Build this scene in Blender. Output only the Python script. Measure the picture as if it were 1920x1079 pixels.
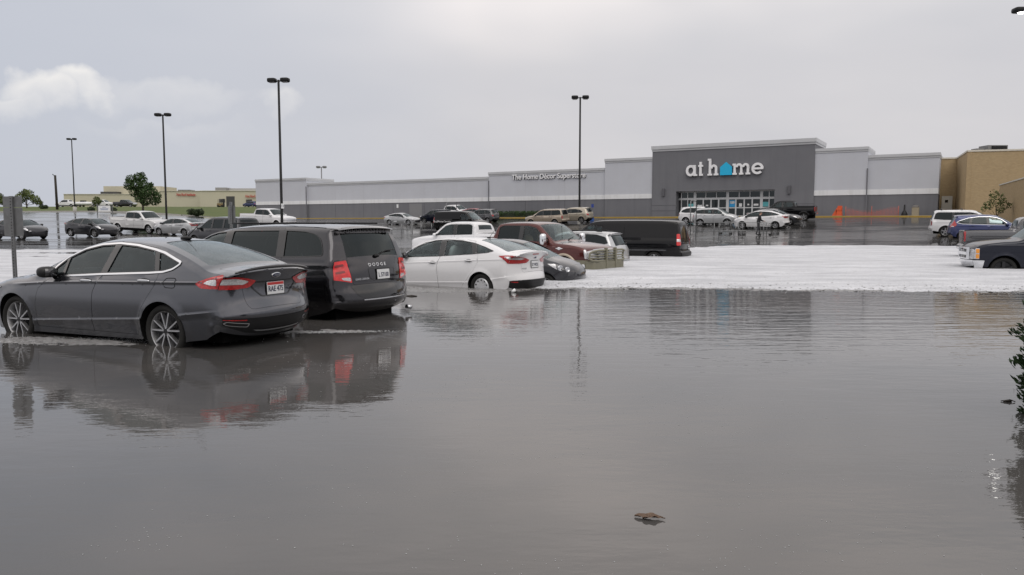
import bpy, bmesh, math, random
import numpy as np
from mathutils import Vector, Matrix
from mathutils.geometry import delaunay_2d_cdt
random.seed(7); RNG = np.random.default_rng(7)
R = math.radians
SC = bpy.context.scene
COL = SC.collection
for o in list(bpy.data.objects): bpy.data.objects.remove(o)

# ------------------------------------------------------------------ camera
CAMZ = 1.53
cam = bpy.data.cameras.new('camera'); cam_o = bpy.data.objects.new('camera', cam); COL.objects.link(cam_o)
cam.sensor_width = 36.0; cam.lens = 1450.0 / 1920.0 * 36.0
cam.clip_start = 0.1; cam.clip_end = 3000.0
cam_o.location = (0, 0, CAMZ); cam_o.rotation_euler = (R(90.0 - 4.79), 0, 0)
SC.camera = cam_o
SC.render.resolution_x = 1024; SC.render.resolution_y = 575
SC.cycles.max_bounces = 6; SC.cycles.diffuse_bounces = 2; SC.cycles.glossy_bounces = 4
SC.cycles.transparent_max_bounces = 10; SC.cycles.transmission_bounces = 4
SC.cycles.sample_clamp_indirect = 6.0; SC.cycles.caustics_reflective = False; SC.cycles.caustics_refractive = False
SC.cycles.use_denoising = True

# ------------------------------------------------------------------ sky (overcast with soft cumulus low on the left)
SUN_EL, SUN_AZ = 55.0, 170.0          # degrees; azimuth clockwise from +Y
w = bpy.data.worlds.new('World'); SC.world = w; w.use_nodes = True
def nd(nt, t, loc=(0, 0), **kw):
    n = nt.nodes.new(t); n.location = loc
    for k, v in kw.items():
        if k.startswith('i_'): n.inputs[k[2:].replace('_', ' ')].default_value = v
        else: setattr(n, k, v)
    return n
def lk(nt, a, b): nt.links.new(a, b)
def vmath(nt, op, a, b=None):
    n = nt.nodes.new('ShaderNodeVectorMath'); n.operation = op
    for i, s in enumerate((a, b)):
        if s is None: continue
        if isinstance(s, (tuple, list)): n.inputs[i].default_value = s
        else: nt.links.new(s, n.inputs[i])
    return n
def fmath(nt, op, a, b=None, c=None, clamp=False):
    n = nt.nodes.new('ShaderNodeMath'); n.operation = op; n.use_clamp = clamp
    for i, s in enumerate((a, b, c)):
        if s is None: continue
        if isinstance(s, (int, float)): n.inputs[i].default_value = s
        else: nt.links.new(s, n.inputs[i])
    return n.outputs[0]
def mixc(nt, fac, a, b):
    n = nt.nodes.new('ShaderNodeMix'); n.data_type = 'RGBA'
    if isinstance(fac, (int, float)): n.inputs[0].default_value = fac
    else: nt.links.new(fac, n.inputs[0])
    for i, s in ((6, a), (7, b)):
        if isinstance(s, (tuple, list)): n.inputs[i].default_value = (*s[:3], 1)
        else: nt.links.new(s, n.inputs[i])
    return n.outputs[2]
def ramp(nt, fac, stops):
    n = nt.nodes.new('ShaderNodeValToRGB'); cr = n.color_ramp
    while len(cr.elements) < len(stops): cr.elements.new(0.5)
    for e, (p, c) in zip(cr.elements, stops):
        e.position = p; e.color = (c, c, c, 1) if isinstance(c, (int, float)) else (*c, 1)
    nt.links.new(fac, n.inputs[0]); return n.outputs[0]
def noise(nt, vec, scale, detail=4, rough=0.5, dist=0.0):
    n = nt.nodes.new('ShaderNodeTexNoise'); n.inputs['Scale'].default_value = scale
    n.inputs['Detail'].default_value = detail; n.inputs['Roughness'].default_value = rough
    n.inputs['Distortion'].default_value = dist
    if vec is not None: nt.links.new(vec, n.inputs['Vector'])
    return n.outputs['Fac']
def build_sky():
    nt = w.node_tree; nt.nodes.clear()
    out = nd(nt, 'ShaderNodeOutputWorld'); bg = nd(nt, 'ShaderNodeBackground'); lk(nt, bg.outputs[0], out.inputs[0])
    sky = nd(nt, 'ShaderNodeTexSky'); sky.sky_type = 'NISHITA'; sky.sun_disc = False
    sky.sun_elevation = R(SUN_EL); sky.sun_rotation = R(SUN_AZ); sky.dust_density = 3.0
    tc = nd(nt, 'ShaderNodeTexCoord'); d = vmath(nt, 'NORMALIZE', tc.outputs['Generated']).outputs[0]
    sep = nd(nt, 'ShaderNodeSeparateXYZ'); lk(nt, d, sep.inputs[0])
    z = fmath(nt, 'MAXIMUM', sep.outputs[2], 0.0)
    # cloud-deck coordinates: direction divided by height, so the deck gets finer towards the horizon
    zz = fmath(nt, 'ADD', z, 0.22)
    comb = nd(nt, 'ShaderNodeCombineXYZ')
    lk(nt, fmath(nt, 'DIVIDE', sep.outputs[0], zz), comb.inputs[0]); lk(nt, fmath(nt, 'DIVIDE', sep.outputs[1], zz), comb.inputs[1])
    cmap = vmath(nt, 'ADD', comb.outputs[0], DECK_OFF).outputs[0]
    deck = noise(nt, cmap, 0.85, 3, 0.5)
    deck2 = noise(nt, cmap, 2.6, 3, 0.55)
    f1 = ramp(nt, deck, [(0.36, 0.0), (0.62, 1.0)])
    f2 = ramp(nt, deck2, [(0.3, 0.0), (0.7, 1.0)])
    hz = ramp(nt, z, [(0.19, 0.0), (0.38, 1.0)])                     # haze evens the deck out towards the horizon
    grey = mixc(nt, hz, mixc(nt, f1, (0.448, 0.446, 0.472), (0.498, 0.487, 0.502)), mixc(nt, f1, (0.44, 0.448, 0.475), (1.06, 0.965, 0.915)))
    grey = mixc(nt, fmath(nt, 'MULTIPLY', f2, 0.12), grey, (0.58, 0.57, 0.58))
    # the deck is thinner overhead: brighter zenith
    zf = ramp(nt, z, [(0.0, 0.0), (0.75, 1.0)])
    grey = mixc(nt, fmath(nt, 'MULTIPLY', zf, 0.5), grey, (0.82, 0.81, 0.82))
    # bluish thinner air low on the left where the storm has passed (gap in the deck, sky shows through)
    gap = vmath(nt, 'DOT_PRODUCT', d, tuple(Vector((-0.62, 0.78, 0.06)).normalized())).outputs['Value']
    gf = ramp(nt, gap, [(0.80, 0.0), (1.0, 1.0)])
    skys = vmath(nt, 'SCALE', sky.outputs[0]); skys.inputs['Scale'].default_value = 0.10
    thin = mixc(nt, 0.05, (0.43, 0.455, 0.515), skys.outputs[0])
    grey = mixc(nt, fmath(nt, 'MULTIPLY', gf, 0.85), grey, thin)
    # cumulus heads: soft blobs broken up by noise
    wob = nd(nt, 'ShaderNodeTexNoise'); wob.inputs['Scale'].default_value = 16.0; wob.inputs['Detail'].default_value = 5.0
    lk(nt, d, wob.inputs['Vector'])
    wv = vmath(nt, 'SUBTRACT', wob.outputs['Color'], (0.5, 0.5, 0.5)).outputs[0]
    ws = vmath(nt, 'SCALE', wv); ws.inputs['Scale'].default_value = 0.085
    dd = vmath(nt, 'ADD', d, ws.outputs[0]).outputs[0]
    cov = None
    for (u, v, ru, rv, amp) in CLOUDS:
        ax, el = math.atan2(u - 960, 1450.0), math.atan2(418 - v, math.hypot(1450.0, u - 960))
        c = Vector((math.sin(ax) * math.cos(el), math.cos(ax) * math.cos(el), math.sin(el)))
        rt = Vector((math.cos(ax), -math.sin(ax), 0)); up = rt.cross(c)
        rel = vmath(nt, 'SUBTRACT', dd, tuple(c)).outputs[0]
        a = fmath(nt, 'DIVIDE', vmath(nt, 'DOT_PRODUCT', rel, tuple(rt)).outputs['Value'], ru / 1560.0)
        b = fmath(nt, 'DIVIDE', vmath(nt, 'DOT_PRODUCT', rel, tuple(up)).outputs['Value'], rv / 1560.0)
        r2 = fmath(nt, 'ADD', fmath(nt, 'MULTIPLY', a, a), fmath(nt, 'MULTIPLY', b, b))
        # sharper on top, fading below
        fade = ramp(nt, fmath(nt, 'ADD', fmath(nt, 'MULTIPLY', b, 0.5), 0.5), [(0.0, 0.0), (0.75, 1.0)])
        k = fmath(nt, 'MULTIPLY', ramp(nt, r2, [(0.25, 1.0), (1.0, 0.0)]), amp)
        k = fmath(nt, 'MULTIPLY', k, fade)
        cov = k if cov is None else fmath(nt, 'MAXIMUM', cov, k)
    grey = mixc(nt, cov, grey, (0.74, 0.72, 0.695))
    # below the horizon: same grey (hidden by the ground)
    lk(nt, grey, bg.inputs[0]); bg.inputs[1].default_value = 1.0
DECK_OFF = (0.0, 0.0, 0.0)
CLOUDS = [(100, 190, 72, 40, 0.78), (160, 172, 56, 38, 0.82), (45, 212, 62, 28, 0.48), (320, 185, 150, 36, 0.24),
          (525, 197, 48, 26, 0.34), (330, 245, 150, 22, 0.10)]
build_sky()
w.cycles.sampling_method = 'MANUAL'; w.cycles.sample_map_resolution = 256
sun = bpy.data.lights.new('sun', 'SUN'); sun.energy = 0.9; sun.angle = R(50); sun.color = (1.0, 0.96, 0.9)
sun_o = bpy.data.objects.new('sun', sun); COL.objects.link(sun_o)
sun_o.rotation_euler = (R(90 - SUN_EL), 0, R(180 - SUN_AZ) )
SC.view_settings.view_transform = 'Standard'; SC.view_settings.look = 'None'
SC.view_settings.exposure = 0.34; SC.view_settings.gamma = 1.0; SC.view_settings.use_curve_mapping = False

# ------------------------------------------------------------------ materials
MATS = {}
def principled(name, col, rough=0.5, metal=0.0, coat=0.0, spec=0.5, emit=None, estr=0.0):
    if name in MATS: return MATS[name]
    m = bpy.data.materials.new(name); m.use_nodes = True; b = m.node_tree.nodes['Principled BSDF']
    b.inputs['Base Color'].default_value = (*col, 1); b.inputs['Roughness'].default_value = rough
    b.inputs['Metallic'].default_value = metal; b.inputs['Specular IOR Level'].default_value = spec
    b.inputs['Coat Weight'].default_value = coat; b.inputs['Coat Roughness'].default_value = 0.04
    if emit: b.inputs['Emission Color'].default_value = (*emit, 1); b.inputs['Emission Strength'].default_value = estr
    MATS[name] = m; return m
def bsdf(m): return m.node_tree.nodes['Principled BSDF']
def objco(nt):
    return nd(nt, 'ShaderNodeTexCoord').outputs['Object']
def grime(m, col, amount=0.25, scale=3.0, rough_var=0.15):
    """uneven colour and gloss of a real surface"""
    nt = m.node_tree; b = bsdf(m); c = objco(nt)
    f = ramp(nt, noise(nt, c, scale, 6, 0.6), [(0.35, 0.0), (0.75, 1.0)])
    base = tuple(b.inputs['Base Color'].default_value)[:3]
    lk(nt, mixc(nt, fmath(nt, 'MULTIPLY', f, amount), base, col), b.inputs['Base Color'])
    r = b.inputs['Roughness'].default_value
    lk(nt, fmath(nt, 'ADD', fmath(nt, 'MULTIPLY', f, rough_var), r, clamp=True), b.inputs['Roughness'])
    return m
def add_bump(m, scale, strength, dist=0.01, detail=4, stretch=(1, 1, 1)):
    nt = m.node_tree; b = bsdf(m)
    mp = nd(nt, 'ShaderNodeMapping'); mp.inputs['Scale'].default_value = stretch; lk(nt, objco(nt), mp.inputs[0])
    bp = nd(nt, 'ShaderNodeBump'); bp.inputs['Strength'].default_value = strength; bp.inputs['Distance'].default_value = dist
    lk(nt, noise(nt, mp.outputs[0], scale, detail), bp.inputs['Height']); lk(nt, bp.outputs[0], b.inputs['Normal']); return m
def paint(name, col, metal=0.35, rough=0.34, dirt=0.18, coat=0.8, spec=0.2):
    """wet car paint: flake base under a clear coat with rain film and road grime"""
    if name in MATS: return MATS[name]
    m = principled(name, col, rough, metal, coat, spec); bsdf(m).inputs['Coat IOR'].default_value = 1.6; nt = m.node_tree; b = bsdf(m); c = objco(nt)
    f = ramp(nt, noise(nt, c, 2.3, 5, 0.62), [(0.42, 0.0), (0.8, 1.0)])
    sep = nd(nt, 'ShaderNodeSeparateXYZ'); lk(nt, c, sep.inputs[0])
    low = ramp(nt, sep.outputs[2], [(0.25, 1.0), (0.75, 0.15)])      # road film is thickest near the sills
    lk(nt, mixc(nt, fmath(nt, 'MULTIPLY', fmath(nt, 'MULTIPLY', f, low), dirt), col, (0.09, 0.082, 0.072)), b.inputs['Base Color'])
    lk(nt, fmath(nt, 'ADD', fmath(nt, 'MULTIPLY', f, 0.10), 0.03), b.inputs['Coat Roughness'])
    bp = nd(nt, 'ShaderNodeBump'); bp.inputs['Strength'].default_value = 0.05; bp.inputs['Distance'].default_value = 0.002
    v = nd(nt, 'ShaderNodeTexVoronoi'); v.inputs['Scale'].default_value = 95.0; lk(nt, c, v.inputs['Vector'])
    lk(nt, ramp(nt, v.outputs['Distance'], [(0.12, 1.0), (0.3, 0.0)]), bp.inputs['Height']); lk(nt, bp.outputs[0], b.inputs['Coat Normal'])
    return m
def glass(name, tint, drops=0.0, refl=1.0):
    """thin automotive glass: fresnel mix of a tinted see-through and a mirror"""
    if name in MATS: return MATS[name]
    m = bpy.data.materials.new(name); m.use_nodes = True; nt = m.node_tree; nt.nodes.clear()
    o = nd(nt, 'ShaderNodeOutputMaterial'); mx = nd(nt, 'ShaderNodeMixShader'); lk(nt, mx.outputs[0], o.inputs[0])
    tr = nd(nt, 'ShaderNodeBsdfTransparent'); tr.inputs[0].default_value = (*tint, 1)
    gl = nd(nt, 'ShaderNodeBsdfGlossy'); gl.inputs['Roughness'].default_value = 0.03; gl.inputs['Color'].default_value = (refl * .86, refl * .97, refl, 1)
    fr = nd(nt, 'ShaderNodeFresnel'); fr.inputs['IOR'].default_value = 1.58
    sh = tr.outputs[0]
    if drops:
        c = objco(nt); v = nd(nt, 'ShaderNodeTexVoronoi'); v.inputs['Scale'].default_value = 70.0; lk(nt, c, v.inputs['Vector'])
        h = ramp(nt, v.outputs['Distance'], [(0.15, 1.0), (0.4, 0.0)])
        bp = nd(nt, 'ShaderNodeBump'); bp.inputs['Strength'].default_value = drops; bp.inputs['Distance'].default_value = 0.003
        lk(nt, h, bp.inputs['Height']); lk(nt, bp.outputs[0], gl.inputs['Normal']); lk(nt, bp.outputs[0], fr.inputs['Normal'])
        # water film scatters a little sky light
        df = nd(nt, 'ShaderNodeBsdfDiffuse'); df.inputs[0].default_value = (0.5, 0.52, 0.55, 1)
        m2 = nd(nt, 'ShaderNodeMixShader'); lk(nt, fmath(nt, 'MULTIPLY', noise(nt, c, 6.0, 5), drops * 0.6), m2.inputs[0])
        lk(nt, tr.outputs[0], m2.inputs[1]); lk(nt, df.outputs[0], m2.inputs[2]); sh = m2.outputs[0]
    lk(nt, fr.outputs[0], mx.inputs[0]); lk(nt, sh, mx.inputs[1]); lk(nt, gl.outputs[0], mx.inputs[2])
    MATS[name] = m; return m
def std_mats():
    principled('black_plastic', (0.012, 0.012, 0.013), 0.45, spec=0.3)
    principled('black_gloss', (0.006, 0.006, 0.007), 0.12, 0, 0.6)
    principled('underbody', (0.006, 0.006, 0.006), 0.9, spec=0.1)
    grime(principled('rubber', (0.014, 0.014, 0.014), 0.75, spec=0.3), (0.04, 0.038, 0.035), 0.5, 9.0)
    principled('chrome', (0.80, 0.81, 0.83), 0.10, 1.0)
    principled('dull_chrome', (0.55, 0.56, 0.58), 0.25, 1.0)
    grime(principled('alloy', (0.58, 0.585, 0.60), 0.28, 0.9), (0.12, 0.11, 0.10), 0.45, 14.0)
    principled('alloy_dark', (0.035, 0.035, 0.038), 0.4, 0.6)
    grime(principled('cover_silver', (0.62, 0.63, 0.65), 0.35, 0.35), (0.2, 0.2, 0.2), 0.3, 14.0)
    def facets(m, sc, dark):
        nt = m.node_tree; b = bsdf(m); c = objco(nt); v = nd(nt, 'ShaderNodeTexVoronoi'); v.inputs['Scale'].default_value = sc; v.distance = 'CHEBYCHEV'; lk(nt, c, v.inputs['Vector'])
        base = tuple(b.inputs['Base Color'].default_value)[:3]; lk(nt, mixc(nt, ramp(nt, v.outputs['Distance'], [(0.1, 0.0), (0.55, 1.0)]), base, tuple(x * dark for x in base)), b.inputs['Base Color'])
        bp = nd(nt, 'ShaderNodeBump'); bp.inputs['Strength'].default_value = 0.5; bp.inputs['Distance'].default_value = 0.006; lk(nt, v.outputs['Distance'], bp.inputs['Height']); lk(nt, bp.outputs[0], b.inputs['Normal'])
    facets(principled('lamp_red', (0.48, 0.008, 0.010), 0.15, 0, 1.0), 34, 0.6)
    principled('lamp_red_dark', (0.20, 0.005, 0.007), 0.2, 0, 1.0)
    facets(principled('lamp_red_lit', (0.58, 0.01, 0.012), 0.15, 0, 1.0, emit=(1.0, 0.03, 0.03), estr=0.16), 14, 0.5)
    facets(principled('lamp_clear', (0.80, 0.80, 0.82), 0.12, 0.5, 1.0), 60, 0.6)
    principled('lamp_dark', (0.03, 0.03, 0.035), 0.15, 0.3, 1.0)
    principled('lamp_amber', (0.75, 0.28, 0.02), 0.12, 0, 1.0)
    principled('seat_grey', (0.36, 0.36, 0.36), 0.85); principled('seat_dark', (0.035, 0.035, 0.038), 0.85)
    principled('seat_tan', (0.24, 0.18, 0.12), 0.8)
    principled('plate_white', (0.68, 0.69, 0.70), 0.4); principled('plate_ink', (0.02, 0.025, 0.06), 0.5)
    principled('plate_red', (0.45, 0.03, 0.03), 0.5); principled('plate_gold', (0.6, 0.42, 0.08), 0.5)
    principled('white_paint', (0.74, 0.74, 0.75), 0.45)
    glass('glass_clear', (0.84, 0.95, 0.94)); glass('glass_tint', (0.28, 0.36, 0.365), 0.0, .85); glass('glass_privacy', (0.04, 0.046, 0.048), 0.0, .75)
    glass('glass_rear_wet', (0.26, 0.29, 0.30), 0.40); glass('glass_side_wet', (0.26, 0.36, 0.385), 0.05, .8)
std_mats()
M = MATS

# ------------------------------------------------------------------ mesh helpers
def tag(o, label=None, cat=None, group=None, kind=None):
    if label: o['label'] = label
    if cat: o['category'] = cat
    if group: o['group'] = group
    if kind: o['kind'] = kind
    return o
def empty(name, loc=(0, 0, 0), rz=0.0, parent=None):
    o = bpy.data.objects.new(name, None); COL.objects.link(o); o.location = loc; o.rotation_euler = (0, 0, rz)
    o.empty_display_size = 0.3
    if parent: o.parent = parent
    return o
class MB:
    """collects verts / faces / material ids (and, where known, exact normals) for ONE mesh object"""
    def __init__(s): s.v = []; s.f = []; s.m = []; s.n = []; s.c = 0; s.has_n = True
    def add(s, v, f, mi=0, n=None):
        v = np.asarray(v, float).reshape(-1, 3); o = s.c; s.v.append(v); s.c += len(v)
        s.f += [tuple(int(i) + o for i in q) for q in f]; s.m += [mi] * len(f)
        if n is None: s.has_n = False; s.n.append(np.zeros((len(v), 3)))
        else: s.n.append(np.asarray(n, float))
        return s
    def build(s, name, mats, parent=None, smooth=True, angle=None, mat4=None, loc=None):
        me = bpy.data.meshes.new(name); V = np.concatenate(s.v) if s.v else np.zeros((0, 3))
        me.from_pydata(V.tolist(), [], s.f); 
        if not isinstance(mats, (list, tuple)): mats = [mats]
        for m in mats: me.materials.append(m)
        if len(mats) > 1: me.polygons.foreach_set('material_index', s.m)
        if smooth: me.polygons.foreach_set('use_smooth', [True] * len(s.f))
        me.update()
        if smooth and s.has_n and len(V): me.normals_split_custom_set_from_vertices(np.concatenate(s.n).tolist())
        elif smooth and angle: me.set_sharp_from_angle(angle=R(angle))
        o = bpy.data.objects.new(name, me); COL.objects.link(o)
        if parent: o.parent = parent
        if mat4 is not None: o.matrix_local = mat4
        if loc is not None: o.location = loc
        return o
    # ---- shapes
    def box(s, c, h, rz=0.0, mi=0, rot=None):
        x, y, z = h; V = np.array([(a * x, b * y, d * z) for d in (-1, 1) for b in (-1, 1) for a in (-1, 1)], float)
        if rot is not None: V = V @ np.array(rot).T
        if rz: k, q = math.cos(rz), math.sin(rz); V = V @ np.array([[k, -q, 0], [q, k, 0], [0, 0, 1]]).T
        return s.add(V + np.array(c), [(0, 2, 3, 1), (4, 5, 7, 6), (0, 1, 5, 4), (2, 6, 7, 3), (0, 4, 6, 2), (1, 3, 7, 5)], mi)
    def bx(s, x0, x1, y0, y1, z0, z1, mi=0):
        return s.box(((x0 + x1) / 2, (y0 + y1) / 2, (z0 + z1) / 2), (abs(x1 - x0) / 2, abs(y1 - y0) / 2, abs(z1 - z0) / 2), mi=mi)
    def tube(s, pts, r, n=8, mi=0, closed=False, cap=True):
        P = np.array(pts, float); k = len(P); rr = np.full(k, r) if np.isscalar(r) else np.array(r, float)
        T = np.gradient(P, axis=0) if not closed else (np.roll(P, -1, 0) - np.roll(P, 1, 0))
        T /= np.linalg.norm(T, axis=1)[:, None] + 1e-12
        up = np.array([0, 0, 1.0]) if abs(T[0, 2]) < 0.9 else np.array([1.0, 0, 0])
        V = []; a = np.arange(n) * 2 * math.pi / n; A = np.cross(T[0], up); A /= np.linalg.norm(A)
        for i in range(k):
            A = A - T[i] * (A @ T[i]); A /= np.linalg.norm(A) + 1e-12; B = np.cross(T[i], A)
            V.append(P[i] + rr[i] * (np.cos(a)[:, None] * A + np.sin(a)[:, None] * B))
        V = np.concatenate(V); f = []
        for i in range(k if closed else k - 1):
            j = (i + 1) % k
            f += [(i * n + q, i * n + (q + 1) % n, j * n + (q + 1) % n, j * n + q) for q in range(n)]
        if cap and not closed: f += [tuple(range(n))[::-1], tuple((k - 1) * n + q for q in range(n))]
        return s.add(V, f, mi)
    def lathe(s, prof, axis_o, axis, n=32, mi=0):
        """prof: (radius, offset along axis)"""
        ax = Vector(axis).normalized(); u = ax.orthogonal().normalized(); v = ax.cross(u); o = Vector(axis_o)
        V = []; f = []; k = len(prof)
        for (r, h) in prof:
            for q in range(n):
                a = 2 * math.pi * q / n; V.append(o + ax * h + (u * math.cos(a) + v * math.sin(a)) * r)
        for i in range(k - 1):
            f += [(i * n + q, i * n + (q + 1) % n, (i + 1) * n + (q + 1) % n, (i + 1) * n + q) for q in range(n)]
        return s.add([tuple(p) for p in V], f, mi)
    def ell(s, c, r, e=(1.0, 1.0), n=(16, 10), rz=0.0, mi=0, rot=None):
        """super-ellipsoid: e<1 boxier"""
        nu, nv = n; sp = lambda a, p: np.sign(a) * np.abs(a) ** p
        th = np.linspace(-math.pi / 2, math.pi / 2, nv + 1); ph = np.arange(nu) * 2 * math.pi / nu; V = []; f = []
        for t in th:
            ct, st = sp(np.cos(t), e[1]), sp(np.sin(t), e[1])
            V.append(np.stack([r[0] * ct * sp(np.cos(ph), e[0]), r[1] * ct * sp(np.sin(ph), e[0]), np.full(nu, r[2] * st)], 1))
        V = np.concatenate(V)
        if rot is not None: V = V @ np.array(rot).T
        if rz: k, q = math.cos(rz), math.sin(rz); V = V @ np.array([[k, -q, 0], [q, k, 0], [0, 0, 1]]).T
        for i in range(nv): f += [(i * nu + q, i * nu + (q + 1) % nu, (i + 1) * nu + (q + 1) % nu, (i + 1) * nu + q) for q in range(nu)]
        return s.add(V + np.array(c), f, mi)
    def prism(s, poly, y0, y1, axis='y', mi=0):
        """extrude polygon given in the two other axes"""
        n = len(poly)
        def p(a, b, t): return {'y': (a, t, b), 'x': (t, a, b), 'z': (a, b, t)}[axis]
        V = [p(a, b, y0) for a, b in poly] + [p(a, b, y1) for a, b in poly]
        f = [tuple(range(n))[::-1], tuple(range(n, 2 * n))] + [(i, (i + 1) % n, n + (i + 1) % n, n + i) for i in range(n)]
        return s.add(V, f, mi)
def rotm(axis, a): return np.array(Matrix.Rotation(a, 3, axis))

# ---- 2D polygon tools
def resample(P, step, closed=True):
    P = np.asarray(P, float); Q = np.vstack([P, P[:1]]) if closed else P; out = []
    for a, b in zip(Q[:-1], Q[1:]):
        n = max(1, int(math.ceil(np.hypot(*(b - a)) / step))); t = np.arange(n)[:, None] / n; out.append(a + (b - a) * t)
    out = np.concatenate(out); return out if closed else np.vstack([out, Q[-1:]])
def rounded(P, r, n=4):
    """fillet the corners of a closed polygon"""
    P = [np.array(p[:2], float) for p in P]; out = []; k = len(P)
    for i in range(k):
        p, a, b = P[i], P[i - 1], P[(i + 1) % k]; la, lb = np.hypot(*(a - p)), np.hypot(*(b - p)); q = min(r, la * 0.48, lb * 0.48)
        s0, s1 = p + (a - p) / la * q, p + (b - p) / lb * q
        for t in np.linspace(0, 1, n): out.append((1 - t) ** 2 * s0 + 2 * t * (1 - t) * p + t * t * s1)
    return np.array(out)
def smooth_closed(P, n=6):
    P = np.asarray(P, float); k = len(P); out = []
    for i in range(k):
        a, b, c, d = P[i - 1], P[i], P[(i + 1) % k], P[(i + 2) % k]
        for t in np.arange(n) / n:
            out.append(0.5 * ((2 * b) + (c - a) * t + (2 * a - 5 * b + 4 * c - d) * t * t + (3 * b - a - 3 * c + d) * t ** 3))
    return np.array(out)
def area2(P): x, y = P[:, 0], P[:, 1]; return np.sum(x * np.roll(y, -1) - np.roll(x, -1) * y)
def inset(P, g):
    P = np.asarray(P, float)
    if area2(P) < 0: P = P[::-1]
    e = np.roll(P, -1, 0) - P; e /= np.hypot(e[:, 0], e[:, 1])[:, None] + 1e-12; nrm = np.stack([-e[:, 1], e[:, 0]], 1)
    b = nrm + np.roll(nrm, 1, 0); b /= np.maximum(np.sum(b * nrm, 1), 0.35)[:, None]
    return P + b * g
def pip(pts, P):
    x, y = pts[:, 0:1], pts[:, 1:2]; a, b = P, np.roll(P, -1, 0); c = ((a[:, 1] > y) != (b[:, 1] > y))
    with np.errstate(divide='ignore', invalid='ignore'):
        xi = (b[:, 0] - a[:, 0]) * (y - a[:, 1]) / (b[:, 1] - a[:, 1]) + a[:, 0]
    return (np.sum(c & (x < xi), 1) % 2) == 1
def segdist(pts, P, closed=True, vals=None, vals2=None):
    a = P if closed else P[:-1]; b = np.roll(P, -1, 0) if closed else P[1:]; d = b - a
    rel = pts[:, None] - a[None]; t = np.clip(np.sum(rel * d, 2) / (np.sum(d * d, 1) + 1e-12), 0, 1)
    q = rel - t[..., None] * d; D = np.sum(q * q, 2); i = np.argmin(D, 1); dist = np.sqrt(D[np.arange(len(pts)), i])
    if vals2 is not None:
        ri = rel[np.arange(len(pts)), i]; dist = dist * np.where(d[i, 0] * ri[:, 1] - d[i, 1] * ri[:, 0] <= 0, 1.0, -1.0)
    if vals is None: return dist
    tt = t[np.arange(len(pts)), i]; j = (i + 1) % len(P); f = lambda v: v[i] * (1 - tt) + v[j] * tt
    return (dist, f(vals)) if vals2 is None else (dist, f(vals), f(vals2))
def clip_half(P, p, n):
    """keep the side of the line through p where (q-p).n >= 0"""
    p, n = np.array(p, float), np.array(n, float); out = []; k = len(P)
    for i in range(k):
        a, b = P[i], P[(i + 1) % k]; da, db = (a - p) @ n, (b - p) @ n
        if da >= 0: out.append(a)
        if (da >= 0) != (db >= 0): out.append(a + (b - a) * da / (da - db))
    return np.array(out) if len(out) > 2 else np.zeros((0, 2))
def patch(outer, holes, mapf, res, off=0.0, extra=None):
    """triangulate a 2-D region with holes and carry it onto a curved sheet; returns verts, faces, normals"""
    loops = [resample(outer, res)] + [resample(h, res) for h in holes if len(h) > 2]
    pts = np.concatenate(loops); edges = []; o = 0
    for l in loops: n = len(l); edges += [(o + i, o + (i + 1) % n) for i in range(n)]; o += n
    lo, hi = loops[0].min(0), loops[0].max(0); xs = np.arange(lo[0], hi[0], res); ys = np.arange(lo[1], hi[1], res * 0.87)
    ex = None
    if extra is not None:
        ok = pip(extra, loops[0])
        for l in loops[1:]: ok &= ~pip(extra, l)
        ex = extra[ok]
        if len(ex):
            ex = ex[np.min([segdist(ex, l) for l in loops], 0) > 0.2 * res]
        if len(ex): pts = np.vstack([pts, ex])
        else: ex = None
    if len(xs) > 1 and len(ys) > 1:
        G = np.array([(x + (res * 0.5 if j % 2 else 0), y) for j, y in enumerate(ys) for x in xs])
        ok = pip(G, loops[0])
        for l in loops[1:]: ok &= ~pip(G, l)
        G = G[ok]
        if len(G):
            dmin = np.min([segdist(G, l) for l in loops], 0); G = G[dmin > 0.45 * res]
            if ex is not None and len(G): G = G[np.min(np.hypot(G[:, None, 0] - ex[None, :, 0], G[:, None, 1] - ex[None, :, 1]), 1) > 0.4 * res]
            pts = np.vstack([pts, G])
    r = delaunay_2d_cdt([Vector(p) for p in pts], edges, [], 0, 1e-6)
    V = np.array([tuple(v) for v in r[0]]); T = np.array([f for f in r[2] if len(f) == 3])
    if not len(T): return np.zeros((0, 3)), [], np.zeros((0, 3))
    cen = V[T].mean(1); ok = pip(cen, loops[0])
    for l in loops[1:]: ok &= ~pip(cen, l)
    T = T[ok]; used = np.unique(T); ren = -np.ones(len(V), int); ren[used] = np.arange(len(used)); V = V[used]; T = ren[T]
    e = 2e-3; P, ref = mapf(V[:, 0], V[:, 1]); P1, _ = mapf(V[:, 0] + e, V[:, 1]); P2, _ = mapf(V[:, 0], V[:, 1] + e)
    P3, P4 = (mapf(V[:, 0] - e, V[:, 1])[0], mapf(V[:, 0], V[:, 1] - e)[0]) if res < 0.07 else (P, P)
    N = np.cross(P1 - P3, P2 - P4); N /= np.linalg.norm(N, axis=1)[:, None] + 1e-15
    sg = np.sign(np.sum(N * ref, 1)); sg[sg == 0] = 1; N *= sg[:, None]
    fn = np.cross(P[T[:, 1]] - P[T[:, 0]], P[T[:, 2]] - P[T[:, 0]]); fl = np.sum(fn * N[T].sum(1), 1) < 0; T[fl] = T[fl][:, ::-1]
    return P + N * off, T.tolist(), N
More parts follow.
